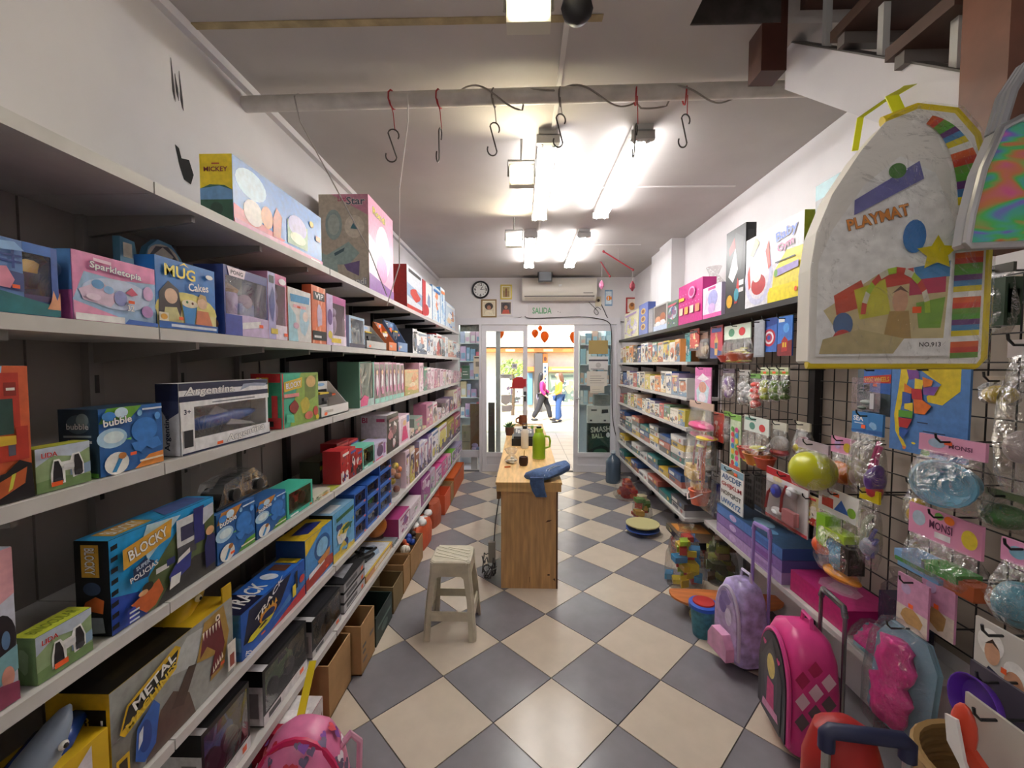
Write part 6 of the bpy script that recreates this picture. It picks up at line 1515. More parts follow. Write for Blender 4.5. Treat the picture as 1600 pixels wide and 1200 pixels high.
# --- hanging merchandise
HOOKM = {}
def hook(y, z, xf, what='tall pink dress-up pack'):
    L = round(1.53 - xf, 2)
    if L not in HOOKM:
        HOOKM[L] = MB().tube([(0, 0, 0), (-L, 0, 0), (-L - .012, 0, .012), (-L - .014, 0, .024)], .003, WIRE, 6).mesh('display_hook')
    obj('display_hook', HOOKM[L], None, (1.53, y, z), 0, ' '.join(('black wire hook holding the ' + what).split()[:16]), 'hook', 'display hooks on the gridwall')
def hang(label, px0, px1, py0, py1, kind, col, items=None, inside=(), X=1.36, hd=.22, d=.05, cat='toy', name=None, tilt=0, hk=True, hitems=None):
    z = 1.55 - (py0 + py1 - 1138) / 2 / FPX * 2
    for _ in range(3):
        ya, yb = Yof(px1, X, z), Yof(px0, X, z)
        ym = (ya + yb) / 2
        z1, z0 = Zof(py0, X, ym), Zof(py1, X, ym)
        z = (z0 + z1) / 2
    w_, h = yb - ya, z1 - z0
    T = thing(name or ('hanging_card' if kind == 'card' else 'hanging_bag'), label, cat, (X, yb, z0), -PI / 2 + tilt)
    if kind == 'card':
        MB().box((0, 0, 0), (w_, .006, h), M(col, .4)).build('card', T)
        if items:
            art(T, *face(w_, h, .006, 'front'), items, 'print')
        for sh in inside:
            shape(T, sh, w_, h, .0, True)
        if inside:
            MB().prism([(.06 * w_, .05 * h), (.94 * w_, .05 * h), (.94 * w_, .78 * h), (.06 * w_, .78 * h)], lambda u, v, t: (u, -t, v), d, PANE).build('blister', T)
    else:
        hh = h * (1 - hd)
        MB().box((w_ * .08, -.004, hh - .005), (w_ * .92, .004, h), M(col, .4)).build('header_card', T)
        if hitems:
            art(T, w_ * .84, h * hd, lambda u, v, t: (w_ * .08 + u * w_ * .84, -.004 - t, hh + v * h * hd), hitems, 'print')
        rg = random.Random(px0 * 7 + py0)
        rings = []
        for v, sw, sd in ((1., .84, .1), (.9, .88, .35), (.7, .96, .8), (.4, 1, 1), (.15, .97, .8), (.03, .9, .35), (0, .86, .1)):
            rings.append([(w_ / 2 + w_ / 2 * sw * math.cos(a) * rg.uniform(.9, .985), d * sd * math.sin(a) * rg.uniform(.7, 1.), hh * v) for a in [2 * PI * i / 16 for i in range(16)]])
        MB().loft(rings, FILM).build('bag_film', T, smooth=True)
        for sh in inside:
            shape(T, sh, w_, hh, d)
            if len(inside) > 1:
                for q in range(2):
                    shape(T, (sh[0], min(.82, max(.18, sh[1] + rg.uniform(-.22, .22))), min(.72, max(.1, sh[2] + rg.uniform(-.16, .16))), sh[3] * .6, sh[4] * .6, sh[5]), w_, hh, d * .6)
    if hk:
        hook(ym, z1 - .012, X - .03, label)
    return T, w_, h
def shape(T, sh, w_, h, d, oncard=False):
    k, u, v, su, sv, c = sh
    x, z, rx, rz_ = u * w_, v * h, su * w_, sv * h
    yy = -.02 if oncard else 0
    ry = .018 if oncard else min(d * .75, max(rx, rz_))
    m = MB()
    if k == 'e':
        m.ell((x, yy, z), (rx, ry, rz_), M(c, .35), 12, 8)
        nm = 'toy_piece'
    elif k == 'b':
        m.box((x - rx, yy - ry * .7, z - rz_), (x + rx, yy + ry * .7, z + rz_), M(c, .35))
        nm = 'toy_piece'
    elif k == 'c':
        m.lathe([(rx * .7, -rz_), (rx, rz_), (rx * 1.06, rz_), (rx * 1.06, rz_ * 1.1), (rx * .9, rz_ * 1.1), (rx * .6, -rz_ * .8)], (x, yy, z), M(c, .3), 16)
        nm = 'toy_cup'
    elif k == 't':
        m.tube([(x - rx, yy, z - rz_), (x - rx * .2, yy - .004, z + rz_ * .3), (x + rx, yy, z + rz_)], .007, M(c, .35), 6)
        nm = 'toy_piece'
    m.build(nm, T, smooth=True)
R_, Y_, G_, B_, O_ = 'C8323A', 'D8B82A', '5A9A3A', '2E5AA8', 'D9702A'
# row under the top shelf
hang('teal blister card beside the first hanging cards', 1070, 1079, 520, 566, 'card', '3FA0A8', autoart(301, ['3FA0A8', '6AB8BC', '2A7A86', 'E8E8E4'], 4))
hang('small red card next to the teal card', 1078, 1092, 514, 548, 'card', 'C8463A', autoart(302, ['CC4A3E', 'D96A50', 'B83A30', 'E8D0A0', '3A3A4A'], 5), X=1.34)
hang('brown clear pack with dark toy parts', 1089, 1108, 520, 560, 'bag', '8A6A5A', inside=[('b', .4, .45, .3, .35, '6A4A3A'), ('e', .65, .4, .2, .25, '9A7A3A')], d=.03)
hang('red and blue sports figure card', 1110, 1129, 509, 560, 'card', 'B8303E', [('r', 0, 0, 1, 1, 'B8344A'), ('p', [(0, 0), (1, 0), (1, .2), (0, .36)], '2A3A7A'), ('r', .1, .8, .9, .93, '3A4A9A'), ('p', [(.4, .1), (.6, .1), (.68, .5), (.55, .72), (.36, .55)], 'C9A05A'), ('e', .5, .72, .1, .07, 'C08A6A'), ('r', .4, .3, .62, .48, '4A5A6A')])
hang('clear bag of red and yellow toy dishes under the dark shelf', 1129, 1178, 507, 570, 'bag', 'D4E0D0', hitems=[('e', .3, .45, .12, .3, '4A8A6A'), ('e', .7, .45, .12, .3, R_)], inside=[('c', .28, .22, .2, .12, 'D8584A'), ('c', .62, .26, .2, .13, 'D86A4A'), ('e', .5, .14, .4, .06, 'C8B83A'), ('e', .6, .5, .1, .06, 'C8C03A'), ('e', .42, .48, .1, .06, 'E0C83A')], hd=.34, d=.07)
hang('plain grey card seen among the hero toys', 1178, 1194, 500, 558, 'card', '8E9298', [('r', .1, .05, .9, .95, '9A9EA6')], X=1.33)
hang('blue card with a red and white disc launcher toy', 1191, 1214, 497, 550, 'card', '2F5CA8', [('r', 0, 0, 1, 1, '3464B4'), ('p', [(0, .7), (1, .8), (1, 1), (0, 1)], '22408A'), ('e', .5, .42, .42, .26, 'B8263A'), ('e', .5, .42, .31, .19, 'E8E4E6'), ('e', .5, .42, .21, .13, 'B8263A'), ('e', .5, .42, .11, .07, '2A4A9A')], X=1.34)
hang('bright blue card with a small red helmeted figure', 1215, 1238, 494, 556, 'card', '3A72C4', [('r', 0, 0, 1, 1, '3E78CC'), ('p', [(0, 0), (1, 0), (1, .4), (0, .3)], '7A1E28'), ('p', [(.3, .1), (.7, .12), (.72, .4), (.5, .5), (.3, .38)], 'A82A2E'), ('r', .38, .22, .48, .34, 'D8B83A'), ('r', .54, .22, .64, .34, 'D8B83A'), ('e', .62, .7, .2, .12, '5AA0E4'), ('r', .1, .86, .5, .95, 'E8E4E4')], X=1.33)
# second row
hang('long pink card with a white doll picture', 1086, 1111, 574, 636, 'card', 'D890BC', [('r', 0, 0, 1, 1, 'D898C4'), ('r', 0, .78, 1, 1, 'C84A9A'), ('p', [(.2, .05), (.8, .1), (.9, .5), (.5, .7), (.1, .4)], 'B9D4E0'), ('e', .5, .5, .24, .14, 'C98A7A'), ('e', .5, .25, .22, .12, 'E8E0EC'), ('p', [(.15, .7), (.5, .85), (.9, .72), (.6, .66)], 'F0E4EE')], X=1.33)
hang('dark purple wand in a slim clear bag', 1128, 1150, 576, 623, 'bag', '4A3A52', inside=[('e', .5, .55, .36, .3, '6A4A80'), ('e', .5, .2, .16, .18, '8A6AA0')], d=.035, hd=.12)
hang('clear bag of grey chain links', 1154, 1174, 578, 634, 'bag', 'B8B4AE', inside=[('e', .4, .6, .3, .16, 'A8A8AC'), ('e', .6, .38, .3, .16, 'B8B8BC'), ('e', .4, .18, .3, .12, '9A9AA0')], d=.04, hd=.12)
hang('slim clear bag of bright red beads', 1172, 1190, 584, 642, 'bag', '6A9A4A', inside=[('e', .5, .78, .3, .09, 'E04A3A'), ('e', .45, .6, .32, .1, 'D83A32'), ('e', .55, .42, .32, .1, 'E04A3A'), ('e', .5, .22, .34, .11, 'D83A32')], d=.035, hd=.1)
for k, (a, b) in enumerate(((1188, 1203), (1203, 1218), (1218, 1234))):
    hang(['white-headed bag of green plastic insects nearest the beads', 'middle bag of green plastic insects', 'bag of dark green plastic insects nearest the upright'][k], a, b, 574, 628, 'bag', 'C9D0B0', hitems=[('r', 0, 0, 1, .4, '7AA83A'), ('r', .3, .1, .7, .4, PRICE)], inside=[('e', .5, .65, .32, .14, ['A9B43A', '6A8A2A', '4A6A24'][k]), ('e', .45, .4, .36, .14, ['C0B83A', '7A9A34', '3F5A20'][k]), ('e', .55, .18, .3, .12, ['8A9A34', '5A7A2A', '4A6A2A'][k]), ('t', .5, .5, .4, .2, '3A4A1A')], d=.035, hd=.2, X=1.35 - .01 * k)
# third row
T, w_, h = hang('long clear tube bag with an orange beach bucket and spade', 1074, 1118, 628, 790, 'bag', 'B89A8A', inside=[('e', .5, .82, .34, .05, 'D0407E'), ('t', .5, .45, .12, .4, 'A8324A'), ('t', .62, .4, .06, .38, 'C8562A'), ('b', .3, .3, .16, .05, 'E0B02A'), ('e', .7, .72, .2, .02, 'E0C02A')], d=.09, hd=.06, X=1.30)
MB().lathe([(.055, 0), (.075, .1), (.08, .1), (.08, .108), (.066, .108), (.05, .012)], (w_ * .5, 0, .012), M('DD6A48', .35), 18).build('bucket', T, smooth=True)
MB().tube([(w_ * .5 - .078, -.01, .11), (w_ * .5 - .05, -.07, .07), (w_ * .5, -.085, .05), (w_ * .5 + .05, -.07, .07), (w_ * .5 + .078, -.01, .11)], .005, M('E8DCDC', .4), 6).build('bucket_handle', T, smooth=True)
hang('card of red bead necklaces', 1115, 1131, 645, 690, 'card', 'D8C4B0', autoart(311, ['D8B8A4', 'C84A3A', 'D8604A', 'F0E4D8', 'B83A32'], 8))
hang('slim bag of grey figures with green header', 1131, 1143, 643, 692, 'bag', '7AA84A', inside=[('e', .5, .5, .34, .3, '7A7A78'), ('e', .5, .2, .3, .16, '8E8E8C')], d=.03, hd=.12)
hang('long strip of colourful toy buttons', 1141, 1157, 648, 736, 'card', 'B8D0A0', [('r', 0, 0, 1, 1, 'C4D4B4'), ('r', 0, .9, 1, 1, '7AB04A'), ('r', 0, 0, 1, .1, 'D86A5A')] + [('e', .3 + .4 * (i % 2), .14 + .1 * (i // 2), .16, .045, ['C8323A', '3A8AC8', '5AA84A', 'D84A90', 'E0B83A'][i % 5]) for i in range(14)], X=1.34)
hang('clear bag of yellow and red toy cups with white header', 1160, 1206, 652, 728, 'bag', 'DAE2DA', hitems=[('e', .35, .35, .12, .25, '4A8A7A'), ('e', .75, .35, .12, .25, R_), ('r', .05, .7, .5, .9, '6AA090')], inside=[('c', .25, .3, .2, .16, 'D8483E'), ('c', .55, .22, .24, .16, 'D8883A'), ('c', .8, .2, .18, .14, 'C8563A'), ('e', .5, .1, .42, .06, 'C8C03A'), ('e', .55, .55, .14, .06, 'C8C832')], hd=.3, d=.06, X=1.33)
hang('clear bag with a spotted white and red toy cup', 1206, 1232, 660, 716, 'bag', 'D8D4C4', inside=[('e', .5, .5, .4, .28, 'E4E2E2'), ('e', .5, .22, .42, .14, 'C83A40'), ('e', .4, .52, .1, .1, '3A3A3C'), ('e', .62, .56, .1, .08, '3A3A3C')], d=.055, hd=.2, X=1.40)
hang('clear bag with a yellow toy bowl', 1243, 1268, 660, 716, 'bag', 'D0CCB8', inside=[('e', .5, .35, .44, .2, 'D0C02E'), ('e', .5, .55, .3, .14, '8A4A5A')], d=.055, hd=.2, X=1.40)
T, w_, h = hang('clear bag holding a large yellow-green ball', 1243, 1300, 690, 768, 'bag', 'A89AA0', d=.085, hd=.16, X=1.23)
MB().ell((w_ * .5, 0, h * .42), (min(w_ * .46, .1), .085, h * .38), M('C2C41E', .3), 18, 12).build('toy_ball', T, smooth=True)
hang('clear bag of orange modelling pieces with a pink header', 1296, 1340, 684, 758, 'bag', 'D890B4', hitems=[('e', .7, .4, .16, .3, 'E0C23A'), ('e', .3, .5, .14, .3, 'B8A0D0')], inside=[('e', .35, .4, .32, .32, 'D8762A'), ('e', .7, .35, .28, .28, 'C8642A'), ('e', .5, .2, .4, .16, 'D98A4A')], hd=.32, d=.045, X=1.36)
hang('tall clear bag with a blue header beside the map', 1327, 1384, 645, 775, 'bag', '3A82C4', hitems=[('t', 'SEA', .22, .68, .26, .34, W_), ('r', .1, .42, .4, .47, 'D8E4F0'), ('p', blob(random.Random(4), .72, .4, .14, .2), '8AB8E0'), ('p', [(0, 0), (1, 0), (1, .2), (0, .1)], '2A62A8'), ('r', .34, .2, .48, .38, PRICE)], inside=[('e', .4, .3, .3, .2, '8A7A74'), ('t', .72, .5, .1, .4, 'C84A80'), ('e', .75, .3, .16, .2, '6A4A9A'), ('e', .75, .14, .14, .12, 'C83A4A'), ('t', .3, .7, .2, .2, 'C9C4BE')], hd=.24, d=.05, X=1.28)
# fourth row
hang('white card printed with the coloured alphabet', 1126, 1161, 732, 796, 'card', 'EDECE8', [('r', 0, .84, 1, 1, '8AB0C0'), ('p', [(.2, .84), (.5, .96), (.8, .84)], '8A7A5A'), ('t', 'ABCDEF', .5, .73, .13, .86, '2E5A8A'), ('t', 'GHIJKLM', .5, .53, .13, .88, 'A8323A'), ('t', 'NOPQRST', .5, .33, .13, .88, '4A4A4A'), ('t', 'UVWXYZ', .5, .13, .13, .86, '2E6AA8'), ('r', .62, .86, .76, .93, PRICE)], X=1.31)
hang('clear bag with a dark blue toy spade', 1110, 1136, 742, 816, 'bag', 'B8B4B0', inside=[('e', .35, .36, .3, .3, '2A2E7A'), ('e', .65, .2, .3, .14, '23286A'), ('b', .5, .75, .06, .2, '2A2E7A')], d=.04, hd=.15, X=1.44)
for k, (a, b) in enumerate(((1163, 1178), (1179, 1196))):
    hang(['dark letter stencil card beside the alphabet card', 'dark letter stencil card nearer the doctor set'][k], a, b, 740, 792, 'card', '4A4644', [('r', .08, .06, .92, .94, '5A5654')] + [('r', .16 + .24 * (i % 3), .14 + .2 * (i // 3), .32 + .24 * (i % 3), .26 + .2 * (i // 3), '34302E') for i in range(12)], X=1.38)
hang('white and red toy doctor set on a card', 1197, 1262, 740, 822, 'card', 'DFDCDC', [('r', 0, .86, 1, 1, 'B8242E'), ('r', 0, 0, 1, .06, 'C84A50'), ('e', .3, .82, .12, .05, 'D8C8A0')], inside=[('e', .36, .62, .12, .13, '2E3EA8'), ('e', .74, .72, .12, .11, 'C8C8CC'), ('b', .72, .26, .14, .12, 'D88A90'), ('t', .2, .45, .1, .25, 'B8303A'), ('e', .4, .24, .13, .08, 'E8E8EA'), ('t', .55, .5, .06, .3, 'A82A34')], d=.035, X=1.30)
hang('small yellow and white boxed toy hanging by the doctor set', 1258, 1279, 775, 820, 'card', 'D8D0B0', autoart(321, ['DCD6C0', 'D0C48A', 'E4E0D4', '3A3A3A', 'B83A34', 'D8B82A'], 7), X=1.31)
hang('clear bag of orange, green and blue toy tools', 1274, 1348, 768, 902, 'bag', 'E8E8E4', hitems=[('p', [(.1, .2), (.4, .2), (.4, .6), (.1, .6)], 'C8463A'), ('p', [(.42, .2), (.6, .7), (.8, .2)], '3A6AB8'), ('e', .85, .35, .1, .2, '7AA83A'), ('r', .4, .75, .55, .9, PRICE)], inside=[('b', .3, .7, .1, .25, '8AC02E'), ('e', .2, .4, .16, .16, 'D8562A'), ('t', .25, .4, .2, .2, 'E0602A'), ('b', .6, .72, .2, .06, 'A8C83A'), ('e', .6, .35, .13, .2, '4A96C0'), ('e', .64, .3, .07, .1, '2A6A96'), ('b', .82, .42, .08, .2, '2A2422'), ('e', .6, .1, .32, .09, 'D88A2A')], hd=.28, d=.06, X=1.27)
hang('clear bag of silver handcuff toys with yellow header', 1340, 1376, 764, 884, 'bag', 'D8C41E', hitems=[('r', .4, .4, .6, .6, '2A2A1A')], inside=[('t', .4, .5, .25, .3, 'B8C0A8'), ('e', .55, .3, .26, .14, '9AA0B4'), ('t', .65, .35, .15, .25, '6A6AA8')], hd=.14, d=.04, X=1.27)
# near items by the map
T, w_, h = hang('printed map of Argentina with coloured provinces on blue sea', 1392, 1514, 572, 712, 'card', '4F7FBE', [('r', 0, 0, 1, 1, '4F7FBE'), ('p', [(.14, .98), (.9, .98), (.9, .74), (.7, .58), (.52, .6), (.5, .66), (.68, .8), (.5, .9), (.4, .96), (.28, .95)], 'D8C02E'), ('p', [(.14, .98), (.28, .95), (.2, .7), (.13, .4), (.16, .2), (.26, .06), (.2, .06), (.09, .22), (.06, .42), (.11, .72)], 'D8C02E'),
    ('p', [(.22, .96), (.38, .95), (.4, .86), (.26, .84)], '7A4A9A'), ('p', [(.34, .86), (.46, .84), (.44, .74), (.34, .74)], 'E0C83A'), ('p', [(.44, .88), (.58, .84), (.56, .78), (.46, .76)], 'D87A2E'), ('p', [(.46, .76), (.66, .78), (.6, .68), (.46, .68)], '7A4A9A'), ('p', [(.2, .8), (.32, .74), (.3, .68), (.2, .7)], 'D87A2E'), ('p', [(.3, .74), (.44, .74), (.46, .62), (.32, .62)], 'B82E3A'), ('p', [(.18, .7), (.3, .68), (.3, .58), (.18, .52)], '3A5AA8'), ('p', [(.34, .62), (.46, .62), (.58, .56), (.5, .46), (.36, .46)], 'D8702E'), ('p', [(.22, .56), (.34, .58), (.34, .48), (.22, .5)], 'E0C83A'),
    ('p', [(.14, .48), (.34, .48), (.34, .4), (.14, .4)], '5AA03A'), ('p', [(.14, .39), (.34, .39), (.28, .28), (.16, .28)], 'B82E34'), ('p', [(.16, .27), (.3, .26), (.22, .14), (.17, .18)], '2E5AA8'), ('p', [(.22, .07), (.28, .06), (.26, .03), (.23, .03)], 'D87A3A'), ('p', [(.5, .24), (.84, .22), (.84, .04), (.5, .06)], '7A3A86'), ('p', [(.56, .2), (.78, .18), (.66, .06)], 'B82E4A'), ('e', .54, .04, .06, .035, '5AA83A'), ('e', .38, .12, .03, .012, 'D8C02E'), ('r', .42, .36, .56, .372, '2A3A5A'), ('r', .5, .27, .78, .28, '2A3A5A')], cat='map', name='wall_map', X=1.25)
hang('clear pack of toy cars on a blue and red card', 1340, 1392, 574, 648, 'card', '3A6AA8', [('r', 0, 0, 1, 1, '5A6A72'), ('p', [(.2, .5), (1, .45), (1, .98), (.2, .94)], '3A6ABA'), ('p', [(.2, .66), (1, .68), (1, .86), (.2, .8)], 'C8342E'), ('t', 'HOT WHEELS', .6, .75, .1, .7, 'E8C02E', 3), ('p', [(.22, .48), (.4, .5), (.4, .66), (.22, .62)], '2A2E2E'), ('r', .5, .6, .62, .66, PRICE)], inside=[('e', .5, .26, .2, .06, '9AA4A0'), ('b', .72, .3, .06, .16, 'C8C8CC'), ('e', .4, .14, .18, .05, '4A5A4A')], d=.03, X=1.33)
T, w_, h = hang('blue plastic basin in a clear bag with a pink header', 1428, 1552, 684, 795, 'bag', 'D898B8', hitems=[('e', .3, .5, .14, .3, '9AB0C8'), ('t', 'MONSI', .66, .45, .28, .34, '6A3A5A'), ('r', .42, .5, .54, .72, PRICE)], d=.08, hd=.22, X=1.18)
MB().lathe([(.3, -1), (.7, -.92), (.88, -.3), (1, .0), (1.06, .0), (1.06, .1), (.94, .12), (.8, -.2), (.6, -.7)], None, M('5E93AE', .3), 22, lambda a, b, t: (w_ * .5 + a * w_ * .42, -.02 - t * .05 + b * .012, h * .36 + b * h * .3)).build('basin', T, smooth=True)
hang('clear bag with a yellow toy lemon hanging in the dark corner', 1536, 1592, 588, 632, 'bag', 'A89A8A', inside=[('e', .5, .4, .42, .4, 'C8A82A')], d=.05, hd=.14, X=1.22)
hang('large crinkled clear bag at the frame edge', 1566, 1640, 530, 775, 'bag', 'B8B0B0', inside=[('e', .5, .35, .3, .12, 'A89A9A')], d=.06, hd=.1, X=1.05)
hang('clear bag with a yellow toy duck', 1416, 1458, 752, 822, 'bag', 'C8C4BC', inside=[('e', .5, .3, .34, .24, 'D8B01E'), ('e', .42, .6, .22, .16, 'E0BC2A'), ('e', .25, .58, .08, .05, 'D87A2A'), ('e', .7, .24, .1, .12, '7A9AC8')], d=.05, hd=.2, X=1.27)
T, w_, h = hang('clear bag of stacked toy trays under a large pink header', 1412, 1548, 802, 912, 'bag', 'D88FB0', hitems=[('e', .16, .55, .1, .26, 'A8B8C8'), ('t', 'MONSI', .48, .5, .28, .32, '5A2A4A'), ('r', .4, .1, .62, .3, 'DCD8DC'), ('e', .86, .45, .1, .3, 'D8C03A'), ('e', .6, .82, .07, .14, 'E0762A'), ('e', .46, .85, .06, .12, '6AA04A')], inside=[('b', .24, .36, .2, .1, '7AA4D0'), ('b', .3, .24, .24, .05, '4A8A44'), ('b', .36, .14, .26, .06, '6A98C4'), ('b', .6, .2, .12, .1, 'C8406E'), ('b', .6, .4, .2, .1, '3F8A3A'), ('b', .8, .24, .16, .16, 'A8522A')], hd=.42, d=.07, X=1.2)
hang('green plastic dish in a bag behind the trays', 1535, 1610, 768, 828, 'bag', '6A7A5A', inside=[('e', .5, .4, .44, .36, '3A6A34')], d=.06, hd=.14, X=1.24)
hang('teal plastic tub in a bag at the frame edge', 1558, 1640, 850, 985, 'bag', 'D08AB0', hitems=[('e', .4, .5, .2, .3, '7AA8C0')], inside=[('e', .5, .38, .44, .34, '4F8A9E'), ('e', .5, .5, .3, .2, '3A6A80')], d=.07, hd=.24, X=1.12)
for k, (a, b, p, q, x) in enumerate(((1402, 1450, 905, 985, 1.26), (1440, 1492, 900, 990, 1.29))):
    hang(['pink card pack with beige hair bows nearest the pink trays', 'pink card pack with beige hair bows by the teal tub'][k], a, b, p, q, 'card', 'C88AAE', [('r', 0, .4, 1, 1, 'CC92B4'), ('r', 0, 0, 1, .4, 'D8CCC0'), ('p', blob(random.Random(k), .5, .25, .36, .2), 'B8905A'), ('e', .3, .75, .16, .1, 'B8A0C4'), ('r', .4, .42, .55, .5, PRICE)], X=x)
hang('dark green clear packs hanging beside the holographic bag', 1517, 1590, 415, 522, 'bag', '4A4A44', inside=[('b', .3, .5, .22, .4, '2A4A30'), ('b', .72, .5, .2, .38, '22402A')], d=.04, hd=.1, X=1.2)
T, w_, h = hang('photo card of two smiling children in chef hats at the frame edge', 1522, 1612, 985, 1095, 'card', 'C9C4BE', [('e', .3, .72, .24, .2, 'EDEAE6'), ('e', .34, .6, .14, .17, 'C99A7C'), ('p', [(.2, .68), (.34, .8), (.48, .68), (.34, .74)], '3A2A22'), ('e', .75, .5, .2, .16, 'EDEAE6'), ('e', .74, .34, .17, .18, 'C99678'), ('p', [(.1, .1), (.3, .4), (.5, .35), (.6, .1)], '2A2E4A'), ('p', [(.6, 0), (.66, .2), (1, .25), (1, 0)], 'E0DCDA'), ('r', .52, .42, .62, .5, PRICE)], X=1.02, cat='toy card')
T, w_, h = hang('purple toy frying pan hanging below the photo card', 1514, 1606, 1058, 1150, 'card', '4A4450', None, X=.98, hk=True, name='toy_pan')
MB().lathe([(.3, 0), (.8, .0), (1., .4), (1.04, .4), (1.04, .36), (.84, -.06), (.3, -.06)], None, M('5A2EA0', .3), 24, lambda a, b, t: (w_ * .5 + a * w_ * .46, -.03 - t * .05, h * .52 + b * h * .46)).build('pan', T, smooth=True)
MB().bar((w_ * .9, -.03, h * .3), (w_ * 1.5, -.03, -h * .2), .025, .012, M('5A2EA0', .3), (0, 1, 0)).build('pan_handle', T)
T, w_, h = hang('red and white toy kitchen spatula set lowest by the basket', 1506, 1610, 1116, 1215, 'card', 'B8B0A8', None, X=.92, name='toy_spatula_set')
MB().ell((w_ * .25, -.03, h * .55), (w_ * .22, .012, h * .42), M('C8442E', .35), 14, 8).build('spoon', T, smooth=True)
MB().bar((w_ * .3, -.03, h * .3), (w_ * 1., -.03, -h * .1), .03, .012, M('C8442E', .35), (0, 1, 0)).build('spoon_handle', T)
MB().prism([(w_ * .1, h * .7), (w_ * .3, h * .75), (w_ * .46, h * .2), (w_ * .7, -.02), (w_ * .62, -.05), (w_ * .38, h * .1), (w_ * .16, h * .3)], lambda u, v, t: (u, -.046 - t, v), .006, M('E8E4E2', .35)).build('spatula', T)

# ------------------------------------------------ top shelf on the right
pack('r', 'white and yellow baby toy carton on the dark top shelf', 1164, 1254, 377, RT, .05, 'A8A82E', name='baby_gym_box',
     front=[('r', 0, 0, 1, 1, 'D9D6DC'), ('p', [(.5, 0), (1, 0), (1, .6), (.75, .62), (.55, .4)], 'E4D24A'), ('r', .45, 0, 1, .2, 'E8D21E'), ('e', .26, .42, .27, .4, 'C4C4DC'), ('e', .26, .42, .21, .32, 'D8D4DC'), ('e', .27, .3, .14, .14, 'A8242A'), ('e', .24, .42, .08, .08, 'E4DCD8'), ('p', [(.05, .5), (.09, .62), (.12, .3), (.08, .26)], 'D0483E'), ('p', [(.4, .72), (.45, .86), (.5, .5), (.46, .46)], 'D0483E'), ('p', [(.1, .75), (.2, .98), (.28, .88), (.16, .72)], 'C8C48A'),
            ('t', 'Baby', .75, .83, .16, .34, '4A6AC8', 6, W_), ('t', 'Gym', .74, .68, .13, .26, 'C86A9A', 6, W_), ('r', .58, .5, .9, .515, '4A4A5A'), ('p', [(.58, .32), (.95, .36), (.95, .44), (.62, .42)], '9A8AC0'), ('e', .6, .37, .03, .05, '6AA04A'), ('e', .92, .1, .02, .03, PRICE)], end=[('r', 0, 0, 1, 1, 'B4B02A'), ('r', .3, .3, .7, .6, '7A7A22')])
pack('r', 'tall black costume carton with a red and white figure', 1133, 1163, 366, RT, .06, '1A1A1D', name='costume_box', front=[('r', 0, 0, 1, 1, '222226'), ('p', [(.1, .6), (.5, .95), (.9, .85), (.8, .5), (.4, .4)], '38383C'), ('p', [(.15, .45), (.5, .76), (.65, .5), (.4, .36)], 'D8D8DA'), ('p', [(.15, .78), (.45, .9), (.5, .76), (.2, .7)], '8A2A2E'), ('p', [(.5, .1), (.65, .4), (.75, .3), (.65, .1)], 'B8302A'), ('e', .6, .2, .12, .08, '3A8A9A'), ('r', .72, .3, .95, .36, 'D8D8D8'), ('r', .72, .22, .95, .27, 'C8C8C8'), ('e', .25, .14, .16, .08, 'C89A2A')], end=[('r', 0, 0, 1, 1, '1E1E22'), ('e', .5, .6, .3, .1, '6A4A5A'), ('r', .2, .8, .8, .92, '3A3A40')])
T = thing('flower_bag', 'clear gift bag of yellow and red flowers on the top shelf', 'gift bag', (1.47, Yof(1114, 1.47, RT), RT + .003), -PI / 2)
m = MB()
rg = random.Random(44)
for k in range(18):
    m.ell((rg.uniform(-.07, .07), rg.uniform(-.04, .04), .05 + rg.uniform(0, .26)), rg.uniform(.02, .035), ['C8A82A', 'B82A34', '8A6A5A', 'D8C8A0', '5A7A3A'][k % 5], 8, 6)
m.build('flowers', T, smooth=True)
MB().loft([[(r * .8 * math.cos(a), r * .6 * math.sin(a), z) for a in [2 * PI * i / 14 for i in range(14)]] for z, r in ((0, .1), (.1, .13), (.3, .12), (.36, .05), (.42, .09))], FILM).build('bag_film', T, smooth=True)
pack('r', 'magenta dotted carton with four small pictures', 1060, 1097, 450, RT, .1, 'B82A78', front=[('r', 0, 0, 1, 1, 'C02A80')] + [('e', .1 + .13 * (i % 7), .5 + .12 * (i // 7), .012, .012, 'F0C0DC') for i in range(21)] + [('r', .08 + .23 * i, .24, .24 + .23 * i, .42, ['E8C8B0', 'D8A85A', 'E0D0C0', 'C88A6A'][i]) for i in range(4)] + [('e', .62, .74, .14, .14, 'E8A0C8'), ('e', .62, .74, .1, .1, 'B82A78'), ('r', .06, .6, .3, .68, 'E0C03A')])
pack('r', 'lilac and white doll carton beside the magenta carton', 1098, 1127, 452, RT, .07, 'C9BCD8', name='doll_box', front=[('r', 0, 0, 1, 1, 'DCD4E4'), ('r', 0, 0, 1, .14, 'D85AA0'), ('e', .55, .6, .26, .26, '9A9ACC'), ('e', .5, .3, .2, .16, 'C8A8D4'), ('p', [(.1, .2), (.3, .6), (.2, .8)], 'E8C0D8'), ('r', .3, .88, .7, .96, 'C84A8A')])
pack('r', 'grey window carton with brown-haired baby dolls', 1021, 1042, 480, RT, .1, 'B9B8B4', name='doll_box', front=[('r', .06, .3, .94, .95, '6A605C'), ('e', .35, .42, .22, .14, 'C8906E'), ('e', .7, .5, .2, .16, 'A8684A'), ('e', .35, .26, .2, .1, 'E8E0E0'), ('e', .7, .3, .2, .1, 'E8D8DC'), ('r', 0, 0, 1, .2, 'B4C4DC')])
pack('r', 'green and purple slim carton next to the magenta one', 1043, 1059, 474, RT, .1, '6A8A6A', front=autoart(331, ['7A8A78', '8A6A8A', '5A7A6A', 'B8C8D0', '4A5A8A', 'C86A7A'], 8))
